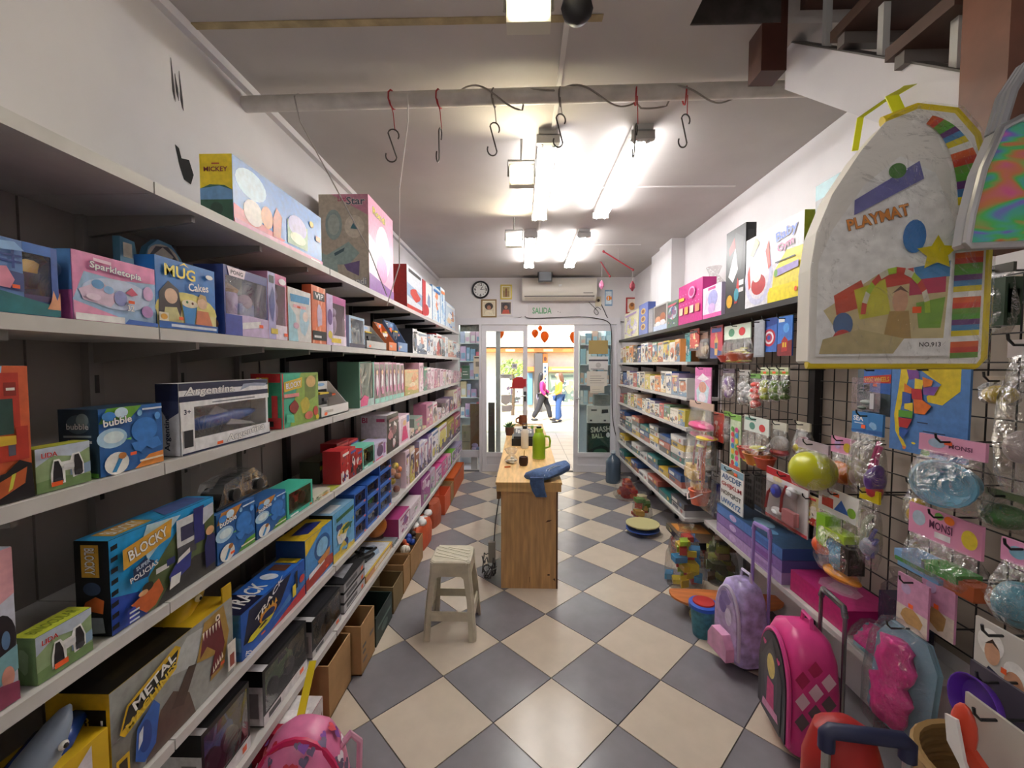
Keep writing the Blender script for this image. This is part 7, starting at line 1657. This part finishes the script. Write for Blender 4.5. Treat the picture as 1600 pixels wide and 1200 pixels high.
pack('r', 'blue carton with three round windows', 998, 1012, 478, RT, .08, '4A5A9A', front=[('r', 0, 0, 1, 1, '6A78B4')] + [('e', .5, .25 + .25 * i, .26, .1, 'D8B86A') for i in range(3)] + [('e', .5, .25 + .25 * i, .16, .06, '8A5A3A') for i in range(3)])
pack('r', 'plain grey carton behind the round-window carton', 1013, 1020, 484, RT, .08, '8E8E90', front=[('r', .05, .05, .95, .95, '9A9A9C')])
pack('r', 'pale yellow and lilac bag-box nearest the doorway', 976, 997, 492, RT, .08, 'D8D49A', front=autoart(332, ['DCD8B4', 'C8C0D8', 'D4D08A', 'A890B8', 'E8E4DC'], 8))
pack('r', 'teal-topped doll carton partly hidden by the playmat bag', 1270, 1310, 292, RT, .12, '4A7A82', name='doll_box', front=[('r', 0, 0, 1, 1, '5A5A5C'), ('r', 0, .86, 1, 1, '4A8A94'), ('e', .5, .62, .3, .18, '2A2422'), ('e', .5, .56, .16, .12, 'A8705A'), ('p', [(.2, .1), (.8, .1), (.7, .45), (.3, .45)], 'D8D0D0'), ('r', 0, 0, 1, .14, '3FA08A'), ('t', 'MON', .3, .08, .07, .4, 'C83A5A')])
# ------------------------------------------------ games shelves: rows of cartons
CN = [('C9BFB0', 'beige'), ('D8D6D2', 'white'), ('2A2A2E', 'black'), ('C8B84A', 'yellow'), ('B8454A', 'red'), ('3A5A9A', 'blue'), ('E0DCD0', 'cream'), ('5A7A5A', 'green'), ('8A7A9A', 'mauve'), ('D98A4A', 'orange')]
SN = ['the shelf just under the dark top shelf', 'the second games shelf', 'the middle games shelf']
for si, (z, gap) in enumerate(((RZ[0], .25), (RZ[1], .23), (RZ[2], .19))):
    rg = random.Random(60 + si)
    y = 5.8
    k = 0
    while y > 3.52 and k < 14:
        wd = rg.uniform(.12, .2)
        h = gap * rg.uniform(.72, 1.)
        c, cn = CN[(k * 3 + si * 2) % 10]
        T = thing('game_box', cn + ' carton, ' + ORD[k] + ' from the doorway on ' + SN[si], 'game box', (1.312, y, z + .002), -PI / 2, 'cartons on the games shelves')
        carton(T, min(wd, y - 3.46), h - .03, .16, c, front=autoart(400 + si * 20 + k, [c, 'E4DED4', c, '3A3A44', 'B86A4A', '6A8AA8', 'D8C08A'], 6))
        y -= wd + .006
        k += 1
SN2 = ['the fourth games shelf', 'the fifth games shelf', 'the lowest games shelf']
for si, (z, gap) in enumerate(((RZ[3], .26), (RZ[4], .16), (RZ[5], .16))):
    rg = random.Random(80 + si)
    y = 5.78
    k = 0
    while y > 3.6 and k < 8:
        wd = min(rg.uniform(.26, .36), y - 3.45)
        n = int(gap / .062)
        for q in range(max(1, n - (k % 2))):
            c, cn = [('B9B7B6', 'grey'), ('D4D0CC', 'white'), ('2E4A7A', 'blue'), ('4A4A50', 'charcoal'), ('C8A83A', 'yellow'), ('2A6A6A', 'teal'), ('A8584A', 'rust')][(k * 2 + q * 3 + si) % 7]
            T = thing('flat_game_box', cn + ' flat box, ' + ['bottom', 'second', 'third', 'top'][q] + ' of the ' + ORD[k] + ' pile from the doorway on ' + SN2[si], 'game box', (1.312 - .008 * (q % 2), y, z + .002 + q * .053), -PI / 2, 'flat boxes piled on the games shelves')
            carton(T, wd, .051, .22, c, front=[('r', .01, .06, .99, .94, c), ('r', .08, .25, .5, .75, 'D8D4D0' if q % 2 else '4A4A54'), ('e', .75, .5, .08, .3, ['A85A5A', '4A6A9A', 'C8A84A'][(k + q) % 3])], end=[('r', 0, .1, 1, .9, ['3A3A4A', '2E4A86', 'C8B070', '5A4A6A'][(k + q) % 4])])
        y -= wd + .015
        k += 1
# ------------------------------------------------ low shelf
for k in range(3):
    T = thing('flat_game_box', ['lowest lilac boxed set of the pile on the low shelf', 'middle purple boxed set of the pile on the low shelf', 'topmost blue boxed set of the pile on the low shelf'][k], 'game box', (1.30 - .0 * k, 2.86, .442 + k * .062), -PI / 2, 'boxed sets on the low shelf')
    carton(T, .72, .06, .24, ['A88AC0', '6A5AA0', '3A5A98'][k], front=[('r', 0, .05, 1, .95, ['B498CC', '8A6AB0', '4A78BC'][k]), ('e', .3, .5, .06, .3, 'C8B0DC'), ('r', .6, .2, .9, .7, ['9A7AB8', '7A4A98', '3A62A8'][k])], end=[('r', 0, .05, 1, .95, ['9A80B0', '5A3A80', '2A3A80'][k])], top=[('r', 0, 0, 1, 1, '2E4A6A'), ('p', [(.1, .72), (.36, .74), (.36, .8), (.1, .78)], 'D8E4EC'), ('e', .5, .45, .12, .18, '8AB0C8'), ('e', .7, .3, .06, .1, '5A8AB0')] if k == 2 else None)
T = thing('flat_game_box', 'magenta boxed set lying on the low shelf', 'game box', (1.32, 2.1, .442), -PI / 2)
carton(T, .36, .1, .22, 'B8246E', front=[('r', 0, 0, 1, 1, 'B8206A')], end=[('r', 0, 0, 1, 1, '98185A')], top=[('r', 0, 0, 1, 1, 'A82A6A'), ('p', blob(random.Random(8), .5, .5, .34, .36), 'C88AA8'), ('p', blob(random.Random(9), .5, .5, .2, .2), 'D8B0C4')])
T = thing('toy_pack', 'dark blue toy in a crinkled clear pack leaning on the magenta set', 'toy pack', (1.412, 1.72, .445), -PI / 2)
MB().box((.0, .02, .0), (.15, .1, .2), '26264A').build('inner_box', T)
MB().loft([[(.075 + .1 * s * math.cos(a), .06 + .06 * s * math.sin(a), z) for a in [2 * PI * i / 14 for i in range(14)]] for z, s in ((0, .95), (.1, 1.05), (.22, .95), (.27, .5), (.3, .7))], FILM).build('bag_film', T, smooth=True)
def traypack(label, loc, rz, w_, h, lean):
    T = thing('toy_pack', label, 'toy pack', loc, rz)
    T.rotation_euler = (lean, 0, rz)
    MB().prism([(.02, 0), (w_ - .02, 0), (w_, .02), (w_, h * .8), (w_ * .8, h), (w_ * .2, h), (0, h * .8), (0, .02)], lambda u, v, t: (u, t, v), .018, M('7FA4B8', .3)).build('tray', T)
    m = MB()
    rg = random.Random(int(w_ * 1000))
    m.loft([[(w_ * .46 + w_ * .34 * s_ * math.cos(a) * rg.uniform(.8, 1.12), -.02 + .026 * math.sin(a) * rg.uniform(.7, 1.2), h * z) for a in [2 * PI * i / 18 for i in range(18)]] for z, s_ in ((.1, .75), (.2, 1.), (.32, .9), (.42, 1.1), (.5, .7), (.6, 1.), (.7, .95), (.78, .7), (.86, .8), (.9, .3))], M('DD2E90', .45, noise=.2, scale=25, bump=.8))
    m.build('pink_costume', T, smooth='all')
    MB().loft([[(w_ / 2 + w_ * .54 * s * math.cos(a), -.01 + .06 * s2 * math.sin(a), z * h) for a in [2 * PI * i / 14 for i in range(14)]] for z, s, s2 in ((-.06, .6, .2), (0, .95, .7), (.4, 1.02, 1), (.8, 1, .8), (1., .8, .4), (1.08, .4, .2))], FILM).build('bag_film', T, smooth=True)
    return T
traypack('flat clear pack of pink dress-up parts on the low shelf', (1.308, 1.70, .447), -PI / 2, .18, .12, math.radians(-40))
traypack('tall clear pack of pink dress-up parts hanging before the gridwall', (1.22, 1.50, .34), -PI / 2, .22, .34, math.radians(-6))
hook(1.39, .69, 1.2)
# ------------------------------------------------ on the floor, right side
T = thing('board_game', 'dark boxed board game lying at the shelf foot', 'game box', (1.22, 3.62, .155), -PI / 2)
carton(T, .42, .05, .3, '1E1A26', front=[('r', 0, 0, 1, 1, '2A2232'), ('t', 'Tejo', .25, .5, .5, .16, 'D8C88A'), ('r', .5, .3, .9, .6, '6A5A4A')], top=[('r', 0, 0, 1, 1, '5A4A3A'), ('p', [(.05, .1), (.5, .1), (.6, .9), (.1, .9)], 'C8843A'), ('e', .3, .5, .12, .2, 'D8B86A'), ('r', .6, .1, .95, .4, '3A4A8A')], end=[('r', 0, 0, 1, 1, '241C2C')])
def pile(label, loc, rx, ry, cols, n, hz, seed, film=True, name='toy_bag'):
    T = thing(name, label, 'toy bag', loc)
    rg = random.Random(seed)
    m = MB()
    for k in range(n):
        q = k / n
        m.obox((rg.uniform(-.7, .7) * rx * (1 - .4 * q), rg.uniform(-.7, .7) * ry * (1 - .4 * q), .03 + q * hz * .85), Vector((1, rg.uniform(-.5, .5), 0)).normalized() * rg.uniform(.02, .045), Vector((rg.uniform(-.5, .5), 1, .2)).normalized() * .028, (0, 0, rg.uniform(.014, .026)), M(cols[k % len(cols)], .35))
    m.build('toy_pieces', T)
    if film:
        rg = random.Random(seed + 1)
        MB().loft([[(rx * s * math.cos(a) * rg.uniform(.92, 1.06), ry * s * math.sin(a) * rg.uniform(.92, 1.06), z * hz) for a in [2 * PI * i / 16 for i in range(16)]] for z, s in ((0, .9), (.2, 1.04), (.6, .95), (.9, .6), (1.08, .3), (1.2, .42))], FILM).build('bag_film', T, smooth=True)
    return T
pile('clear bag of bright building blocks on the floor', (1.14, 2.98, .001), .13, .14, ['D8C02A', '3A86B8', 'C8423A', 'A8C83A', 'D8B01E'], 34, .36, 3)
pile('clear bag of green and brown plastic animals behind the blocks', (1.42, 3.04, .001), .11, .12, ['5A6A3A', '7A5A40', '8A8A3A', '4A4A34'], 26, .31, 5)
pile('small bag of jungle toys by the lowest games shelf', (1.2, 4.28, .001), .1, .1, ['C8983A', 'B8523A', '5A7A3A', 'D8C8A0'], 16, .22, 7)
pile('bag of red folded fabric beside the water jug', (1.2, 4.95, .001), .14, .16, ['A82A2A', 'C8562A', '8A2226'], 14, .2, 9)
T = thing('toy_dishes', 'stack of a yellow and a blue plastic dish at the shelf foot', 'toy dishes', (1.1, 3.9, .001))
for k, (c, z) in enumerate((('3A5AA8', .0), ('C8C08A', .045))):
    MB().lathe([(.07, z), (.1, z + .03), (.15, z + .04), (.15, z + .05), (.09, z + .045)], (0, 0, 0), M(c, .4), 18).build('dish', T, smooth=True)
T = thing('net_pack', 'red and orange striped nets folded in a clear bag on the floor', 'toy pack', (1.37, 3.41, .001))
for k, c in enumerate(('A82E2A', 'D8782A', 'B83A2E', '8A2A2A', 'C8562E', '9A2E28')):
    MB().loft([[(.17 * math.cos(a), .18 * math.sin(a), k * .022 + dz) for a in [2 * PI * i / 16 for i in range(16)]] for dz in (.002, .02)], M(c, .7)).build('net_layer', T)
MB().loft([[(.185 * s * math.cos(a), .195 * s * math.sin(a), z) for a in [2 * PI * i / 16 for i in range(16)]] for z, s in ((0, .98), (.06, 1.03), (.135, .97), (.15, .7))], FILM).build('bag_film', T, smooth=True)
# skateboard
T = thing('skateboard', 'orange wooden skateboard partly under the low shelf', 'skateboard', (1.25, 2.62, .001), math.radians(-6))
SKW = MWOOD('C8743A', (1, 8, 8))
pts = []
L2, W2 = .33, .1
for i in range(28):
    a = 2 * PI * i / 28
    c, s_ = math.cos(a), math.sin(a)
    pts.append((L2 * math.copysign(abs(c) ** .6, c), W2 * math.copysign(abs(s_) ** .7, s_)))
rings = [[(x, y, z + .35 * max(0, abs(x) - .24) ** 1.2) for x, y in pts] for z in (.088, .1)]
MB().loft(rings, SKW).build('deck', T, smooth=True)
art(T, 1, 1, lambda u, v, t: (u, v, .1005 + t), [('p', [(-.2, -.03), (-.1, .04), (.05, .0), (-.05, -.05)], '8A4A20'), ('e', -.15, .02, .02, .02, '6A3416'), ('p', [(.1, -.04), (.14, .06), (.16, .06), (.12, -.05)], 'D8D0C4')], 'deck_print')
for sx_ in (-.2, .2):
    tr = MB().box((sx_ - .03, -.02, .055), (sx_ + .03, .02, .088), M('8A8A8A', .3, .7)).tube([(sx_, -.075, .03), (sx_, .075, .03)], .007, M('8A8A8A', .3, .7), 6).box((sx_ - .012, -.012, .026), (sx_ + .012, .012, .06), M('8A8A8A', .3, .7)).build('truck', T)
    for sy_ in (-.075, .075):
        MB().lathe([(.012, -.016), (.028, -.016), (.03, 0), (.028, .016), (.012, .016)], None, M('C8B87A', .4), 14, lambda a, b, t: (sx_ + a, sy_ + t, .03 + b)).build('wheel', tr, smooth=True)
T = thing('toy_bucket', 'toy tub with blue rim and red lid behind the lilac school bag', 'bucket', (1.035, 2.42, .001))
MB().lathe([(.055, 0), (.07, .15), (.07, .16)], (0, 0, 0), M('3A7A8A', .4, noise=.4, scale=30), 18).build('tub', T, smooth=True)
MB().lathe([(.07, .16), (.08, .165), (.08, .185), (.065, .19)], (0, 0, 0), M('2A5AC0', .35), 18).build('rim', T, smooth=True)
MB().lathe([(.06, .19), (.058, .197), (.01, .199)], (0, 0, 0), M('B8302E', .35), 18).build('lid', T, smooth=True)
# trolley school bags
def trolley(label, loc, rz, w_, d, h, mats, hcol, htop, panel, pocket):
    T = thing('trolley_bag', label, 'school bag', loc, rz)
    A, Bm, C = mats
    rings = []
    for z, s, e in ((.045, .92, .9), (.1, 1, 1), (h * .6, 1, .98), (h * .82, .93, .9), (h * .94, .72, .75), (h, .35, .45)):
        ring = []
        for i in range(24):
            a = 2 * PI * i / 24
            c, q = math.cos(a), math.sin(a)
            ring.append((w_ / 2 * s * math.copysign(abs(c) ** .55, c), d / 2 * e * math.copysign(abs(q) ** .55, q), z))
        rings.append(ring)
    MB().loft(rings, A).build('bag_body', T, smooth=True)
    arch = [(w_ / 2 * .86 * math.cos(t), h * .52 + h * .4 * math.sin(t)) for t in [PI * i / 16 for i in range(17)]]
    out = [(w_ / 2 * .86, .08)] + arch + [(-w_ / 2 * .86, .08)]
    MB().prism([(u * .96, v * .96 + .006) for u, v in out], lambda u, v, t: (u, -d / 2 - t + .012, v), .02, Bm).build('front_panel', T)
    MB().tube([(u, -d / 2 + .004, v) for u, v in out], .009, C, 6).build('piping', T, smooth=True)
    MB().tube([(u * 1.04, d * .12, v * 1.03 + .002) for u, v in out], .007, C, 6).build('piping', T, smooth=True)
    art(T, w_, h, lambda u, v, t: ((u - .5) * w_, -d / 2 - .009 - t, v * h), panel, 'panel_print')
    if pocket:
        MB().prism([(-w_ * .36, .07), (w_ * .36, .07), (w_ * .36, h * .3), (w_ * .2, h * .42), (-w_ * .2, h * .42), (-w_ * .36, h * .3)], lambda u, v, t: (u, -d / 2 - .008 - t, v), .045, pocket).build('front_pocket', T)
    for s_ in (-1, 1):
        MB().tube([(s_ * w_ * .28, d / 2 + .012, .05), (s_ * w_ * .28, d / 2 + .012, htop)], .008, hcol, 8).build('handle_tube', T)
        MB().lathe([(.01, -.012), (.026, -.012), (.026, .012), (.01, .012)], None, M('1C1C1E', .5), 12, lambda a, b, t: (s_ * w_ * .4 + t, d / 2 + a, .028 + b)).build('wheel', T, smooth=True)
    MB().tube([(-w_ * .28, d / 2 + .012, htop - .02), (-w_ * .24, d / 2 + .012, htop + .015), (w_ * .24, d / 2 + .012, htop + .015), (w_ * .28, d / 2 + .012, htop - .02)], .012, M('1C1C1E', .4) if hcol.name.endswith('8A8A90') else hcol, 8).build('handle_grip', T, smooth=True)
    MB().box((-w_ * .35, -d * .2, .02), (w_ * .35, d / 2 + .02, .05), M('3A3A40', .5)).build('base_frame', T)
    MB().tube([(-.04, d * .1, h - .01), (-.03, d * .1, h + .035), (.03, d * .1, h + .035), (.04, d * .1, h - .01)], .008, C, 6).build('top_loop', T, smooth=True)
    return T
LIL = M('A99AC8', .3, noise=.45, scale=22)
trolley('lilac patterned trolley school bag with tall purple handle', (1.13, 2.18, .001), math.radians(-82), .22, .17, .45, (LIL, M('B8A4CC', .35, noise=.3, scale=26), M('C9C0D8', .4)), M('9A82C4', .3), .70, [('e', .4, .7, .14, .1, '7A68A8'), ('e', .62, .6, .12, .1, 'D8D0E4'), ('p', blob(random.Random(2), .5, .8, .2, .08), '8A7AB4')], M('DDA0C4', .35, noise=.15, scale=20))
diam = []
for i in range(5):
    for j in range(6):
        u, v = .62 + .08 * i, .5 + .09 * j
        if (i + j) % 2 == 0 and u < .92 and v < .95:
            diam.append(('p', [(u, v - .05), (u + .04, v), (u, v + .05), (u - .04, v)], ['6A5A62', 'E8C8D8', 'C83A6A'][(i * 2 + j) % 3]))
T = trolley('hot pink argyle trolley school bag with grey handle', (1.13, 1.72, .001), math.radians(-97), .29, .2, .5, (M('D8408A', .35, noise=.08, scale=14), M('2A2830', .4), M('E0509A', .35)), M('8A8A90', .25, .8), .60,
        [('p', [(.2, .16), (.8, .16), (.82, .6), (.5, .86), (.18, .6)], '35323A'), ('e', .5, .5, .2, .26, '4A464E'), ('e', .5, .62, .12, .1, 'D8C06A'), ('p', [(.38, .24), (.62, .24), (.6, .5), (.4, .5)], 'C83A78'), ('p', [(.25, .2), (.75, .24), (.72, .3), (.28, .27)], 'D890B8'), ('h', .3, .76, .03, 'D84A8A'), ('h', .72, .74, .03, 'D84A8A')], None)
rg = random.Random(3)
m = MB()
for i in range(3):
    for j in range(6):
        if (i + j) % 2:
            continue
        y_, z_ = -.06 + i * .045, .2 + j * .04
        for s_ in (1,):
            x_ = s_ * (.147 - max(0, z_ - .32) * .12)
            m.add([(x_, y_, z_ - .036), (x_, y_ + .026, z_), (x_ , y_, z_ + .036), (x_, y_ - .026, z_)], [(0, 1, 2, 3)], ['6A5A62', 'E8C8D8', 'B82E60'][(i + j * 2) % 3])
m.build('argyle_print', T)
T = thing('luggage_trolley', 'navy-gripped trolley handle with a red bag in the near corner', 'trolley', (.90, 1.1, .001), math.radians(-8))
for s_ in (-1, 1):
    MB().tube([(s_ * .095, 0, .02), (s_ * .095, 0, .55)], .011, M('A8A8AA', .3, .7), 8).build('handle_tube', T)
MB().tube([(-.095, 0, .53), (-.095, 0, .57), (-.085, 0, .58), (.085, 0, .58), (.095, 0, .57), (.095, 0, .53)], .02, M('23294A', .5), 10).build('handle_grip', T, smooth=True)
MB().loft([[(.1 * s * math.cos(a), .1 + .08 * s * math.sin(a), z) for a in [2 * PI * i / 16 for i in range(16)]] for z, s in ((.01, .9), (.15, 1.05), (.42, 1), (.51, .75), (.54, .3))], M('A8201E', .5)).build('red_bag', T, smooth=True)
T = thing('wicker_basket', 'brown wicker basket in the near corner beside the trolley', 'basket', (1.2, 1.06, .001))
for k in range(24):
    z = .012 + k * .022
    r = .12 + .04 * k / 24
    MB().tube([((r + .004 * math.sin(i * PI + k * PI)) * math.cos(2 * PI * i / 28), (r + .004 * math.sin(i * PI + k * PI)) * math.sin(2 * PI * i / 28), z) for i in range(28)], .011, M('8A6A40' if k < 23 else '9A7A4C', .7), 5, True).build('wicker_row', T, smooth=True)
MB().lathe([(.12, .004), (.12, .01)], (0, 0, 0), M('6A4E2E', .8), 20).build('basket_base', T)
# ------------------------------------------------ playmat bag hanging from the stairs
PYc = .95
zl, zh = Zof(568, .83, PYc), Zof(178, .83, PYc)
T = thing('playmat_bag', 'large clear arch-shaped bag holding a striped baby play mat', 'bag', (Xof(1396, PYc, 1.9), PYc, zl), math.radians(-14))
w_, h = .308, zh - zl
outl = [(-.5, .01), (-.48, 0), (.48, 0), (.5, .02), (.5, .45), (.47, .72), (.41, .87), (.30, .965), (.1, 1.), (-.08, .965), (-.22, .86), (-.38, .7), (-.47, .55), (-.5, .4)]
def fr_(d0):
    return lambda u, v, t: (u * w_, d0 + t, v * h)
MB().prism(outl, fr_(-.012), .07, M('EAE6E0', .6)).build('folded_mat', T)
pr = [('p', [(.30, .02), (.48, .02), (.48, .5), (.455, .7), (.39, .85), (.28, .95), (.1, .985), (.06, .95), (.2, .9), (.29, .75), (.31, .5)], 'F0EDE8')]
sc = ['6A9A3A', 'F0EEEA', '6A3A7A', 'C8402E', 'E0CC2A', '5AA03A', 'D8602E', '4A8AC0']
for i in range(26):
    v0, v1 = .02 + i * .0215, .02 + (i + 1) * .0215
    pr.append(('p', [(.33, v0), (.48, v0 + .004), (.48, v1 + .004), (.33, v1)], sc[(i * 3) % 8]))
for i in range(16):
    t0, t1 = i / 16 * 1.35, (i + 1) / 16 * 1.35
    pr.append(('p', [(.08 + .25 * math.cos(t0), .58 + .36 * math.sin(t0)), (.08 + .40 * math.cos(t0), .58 + .39 * math.sin(t0)), (.08 + .40 * math.cos(t1), .58 + .39 * math.sin(t1)), (.08 + .25 * math.cos(t1), .58 + .36 * math.sin(t1))], sc[(i * 3 + 1) % 8]))
pr += [('p', [(-.46, .03), (.31, .03), (.31, .55), (.2, .74), (.0, .82), (-.2, .72), (-.38, .55), (-.46, .42)], 'F2F0EE'),
       ('p', [(-.3, .1), (.28, .1), (.3, .36), (-.1, .36), (-.42, .22)], 'C9B98A'), ('p', [(-.1, .36), (.1, .38), (.1, .32), (-.1, .3)], 'C8463A'), ('p', [(.1, .38), (.3, .4), (.3, .34), (.12, .33)], '4A8AC4'), ('p', [(.08, .33), (.28, .34), (.28, .28), (.08, .27)], 'B83A5A'), ('p', [(-.36, .28), (-.2, .34), (-.14, .24), (-.34, .2)], 'C8503A'), ('p', [(-.24, .3), (-.06, .34), (-.02, .2), (-.2, .18)], 'C8C43A'), ('p', [(.12, .24), (.28, .26), (.26, .14), (.14, .14)], '7AA83A'), ('e', .03, .25, .045, .05, 'C99A7C'), ('p', [(-.02, .28), (.03, .31), (.08, .28), (.03, .295)], '5A3A2A'), ('p', [(-.06, .1), (.1, .1), (.08, .21), (-.03, .21)], 'A8884A'), ('e', -.3, .16, .06, .05, '4A6A9A'), ('e', -.3, .1, .06, .04, 'B8403A'), ('r', .1, .2, .15, .225, PRICE), ('p', [(-.44, .04), (.0, .04), (.06, .1), (-.2, .14), (-.42, .1)], 'B8A97A')]
arcs = []
for i in range(12):
    a0, a1 = PI * i / 12, PI * (i + 1) / 12
    arcs.append(('p', [(.0 + .17 * math.cos(a0), .2 + .16 * math.sin(a0)), (.0 + .2 * math.cos(a0), .2 + .185 * math.sin(a0)), (.0 + .2 * math.cos(a1), .2 + .185 * math.sin(a1)), (.0 + .17 * math.cos(a1), .2 + .16 * math.sin(a1))], ['A8C83A', 'D8D4C0', 'C84A3A'][i % 3]))
pr += arcs + [('t', 'PLAYMAT', -.12, .585, .045, .36, 'D88A3A', 13, '7A4A22'), ('p', [(-.26, .66), (.1, .79), (.13, .72), (-.26, .6)], '6A6AA8'), ('e', -.02, .76, .05, .03, '4A7A3A'), ('e', .09, .5, .065, .065, '3A78BC'), ('s', .22, .43, .07, 'D8C41E'), ('t', 'NO.913', .2, .075, .018, .12, '3A3A3A')]
art(T, w_, h, lambda u, v, t: (u * w_, -.013 - t, v * h), pr, 'printed_sheet', step=.00013)
MB().prism([(u * 1.02, v * 1.01 - .004) for u, v in outl], fr_(-.032), .004, MGLASS('mat_film', 'FCFCFC', .025, .7, 12, .04, .25)).build('clear_cover', T)
MB().tube([(u * w_ * 1.03, .0, v * h * 1.01) for u, v in outl[1:10]], .012, M('D8C01E', .5), 8).build('piping', T, smooth=True)
q_ = Matrix.Rotation(math.radians(14), 3, 'Z') @ Vector((1.005 - T.location.x, 1.17 - T.location.y, 0))
zs_ = Zof(132, 1.005, 1.17) - zl
MB().loft([[(x - .012, y, z), (x + .012, y, z), (x + .012, y + .003, z), (x - .012, y + .003, z)] for x, y, z in ((.02, .02, h), (.0, .02, h + .05), (q_.x, q_.y, zs_))], M('DDE01E', .5)).build('hanging_loop', T)
MB().loft([[(x - .006, y, z), (x + .006, y, z), (x + .006, y + .003, z), (x - .006, y + .003, z)] for x, y, z in ((-.06, .03, h * .9), (-.05, .035, h + .02), (q_.x - .01, q_.y, zs_))], M('DDE01E', .5)).build('hanging_loop', T)
# holographic bag
HOLO = bpy.data.materials.new('holographic_film')
HOLO.use_nodes = True
t = HOLO.node_tree
bs_ = t.nodes['Principled BSDF']
bs_.inputs['Metallic'].default_value = .6
bs_.inputs['Roughness'].default_value = .25
tc = t.nodes.new('ShaderNodeTexCoord')
mp = t.nodes.new('ShaderNodeMapping')
mp.inputs['Rotation'].default_value = (0, .6, 0)
mp.inputs['Scale'].default_value = (4, 4, 12)
nz = t.nodes.new('ShaderNodeTexNoise')
nz.inputs['Scale'].default_value = 1.6
nz.inputs['Distortion'].default_value = 1.2
rp = t.nodes.new('ShaderNodeValToRGB')
for p, c in ((.25, 'E06AA0'), (.36, 'D88A5A'), (.44, '5AC86A'), (.52, '5AB8B8'), (.58, '8A7AE0'), (.66, 'D870D0'), (.76, '6AD09A')):
    e = rp.color_ramp.elements.new(p)
    e.color = lin(c)
t.links.new(tc.outputs['Object'], mp.inputs[0])
t.links.new(mp.outputs[0], nz.inputs['Vector'])
t.links.new(nz.outputs['Fac'], rp.inputs[0])
t.links.new(rp.outputs[0], bs_.inputs['Base Color'])
yy = .82
zl2, zh2 = Zof(385, .95, yy), Zof(190, .95, yy)
x0_ = Xof(1514, yy, 1.9)
T = thing('holographic_bag', 'shiny rainbow holographic bag hanging at the frame edge', 'bag', (x0_, yy, zl2), math.radians(-8))
w_, h = .25, zh2 - zl2
ho = [(0, .03), (.02, 0), (.98, 0), (1, .03), (.97, .5), (.92, .8), (.82, .95), (.7, 1), (.3, 1), (.18, .93), (.08, .62), (.02, .25)]
MB().prism(ho, lambda u, v, t: (u * w_, t, v * h), .03, HOLO, M('C8C8CC', .3, .5)).build('bag_body', T)
MB().tube([(u * w_, -.002, v * h) for u, v in ho], .007, M('B8B8BC', .3, .6), 8, True).build('piping', T, smooth=True)
art(T, w_, h, lambda u, v, t: (u * w_, -.001 - t, v * h), [('t', 'BA', .5, .36, .2, .28, 'C8B03A', 8)], 'print')
for k in range(3):
    MB().tube([(w_ * .22, .01 + .012 * k, h * .95), (w_ * .28, .01 + .012 * k, h * 1.25), (w_ * .42, .02 + .01 * k, h * 1.5)], .007, M('8A8A90', .4), 6).build('strap', T, smooth=True)
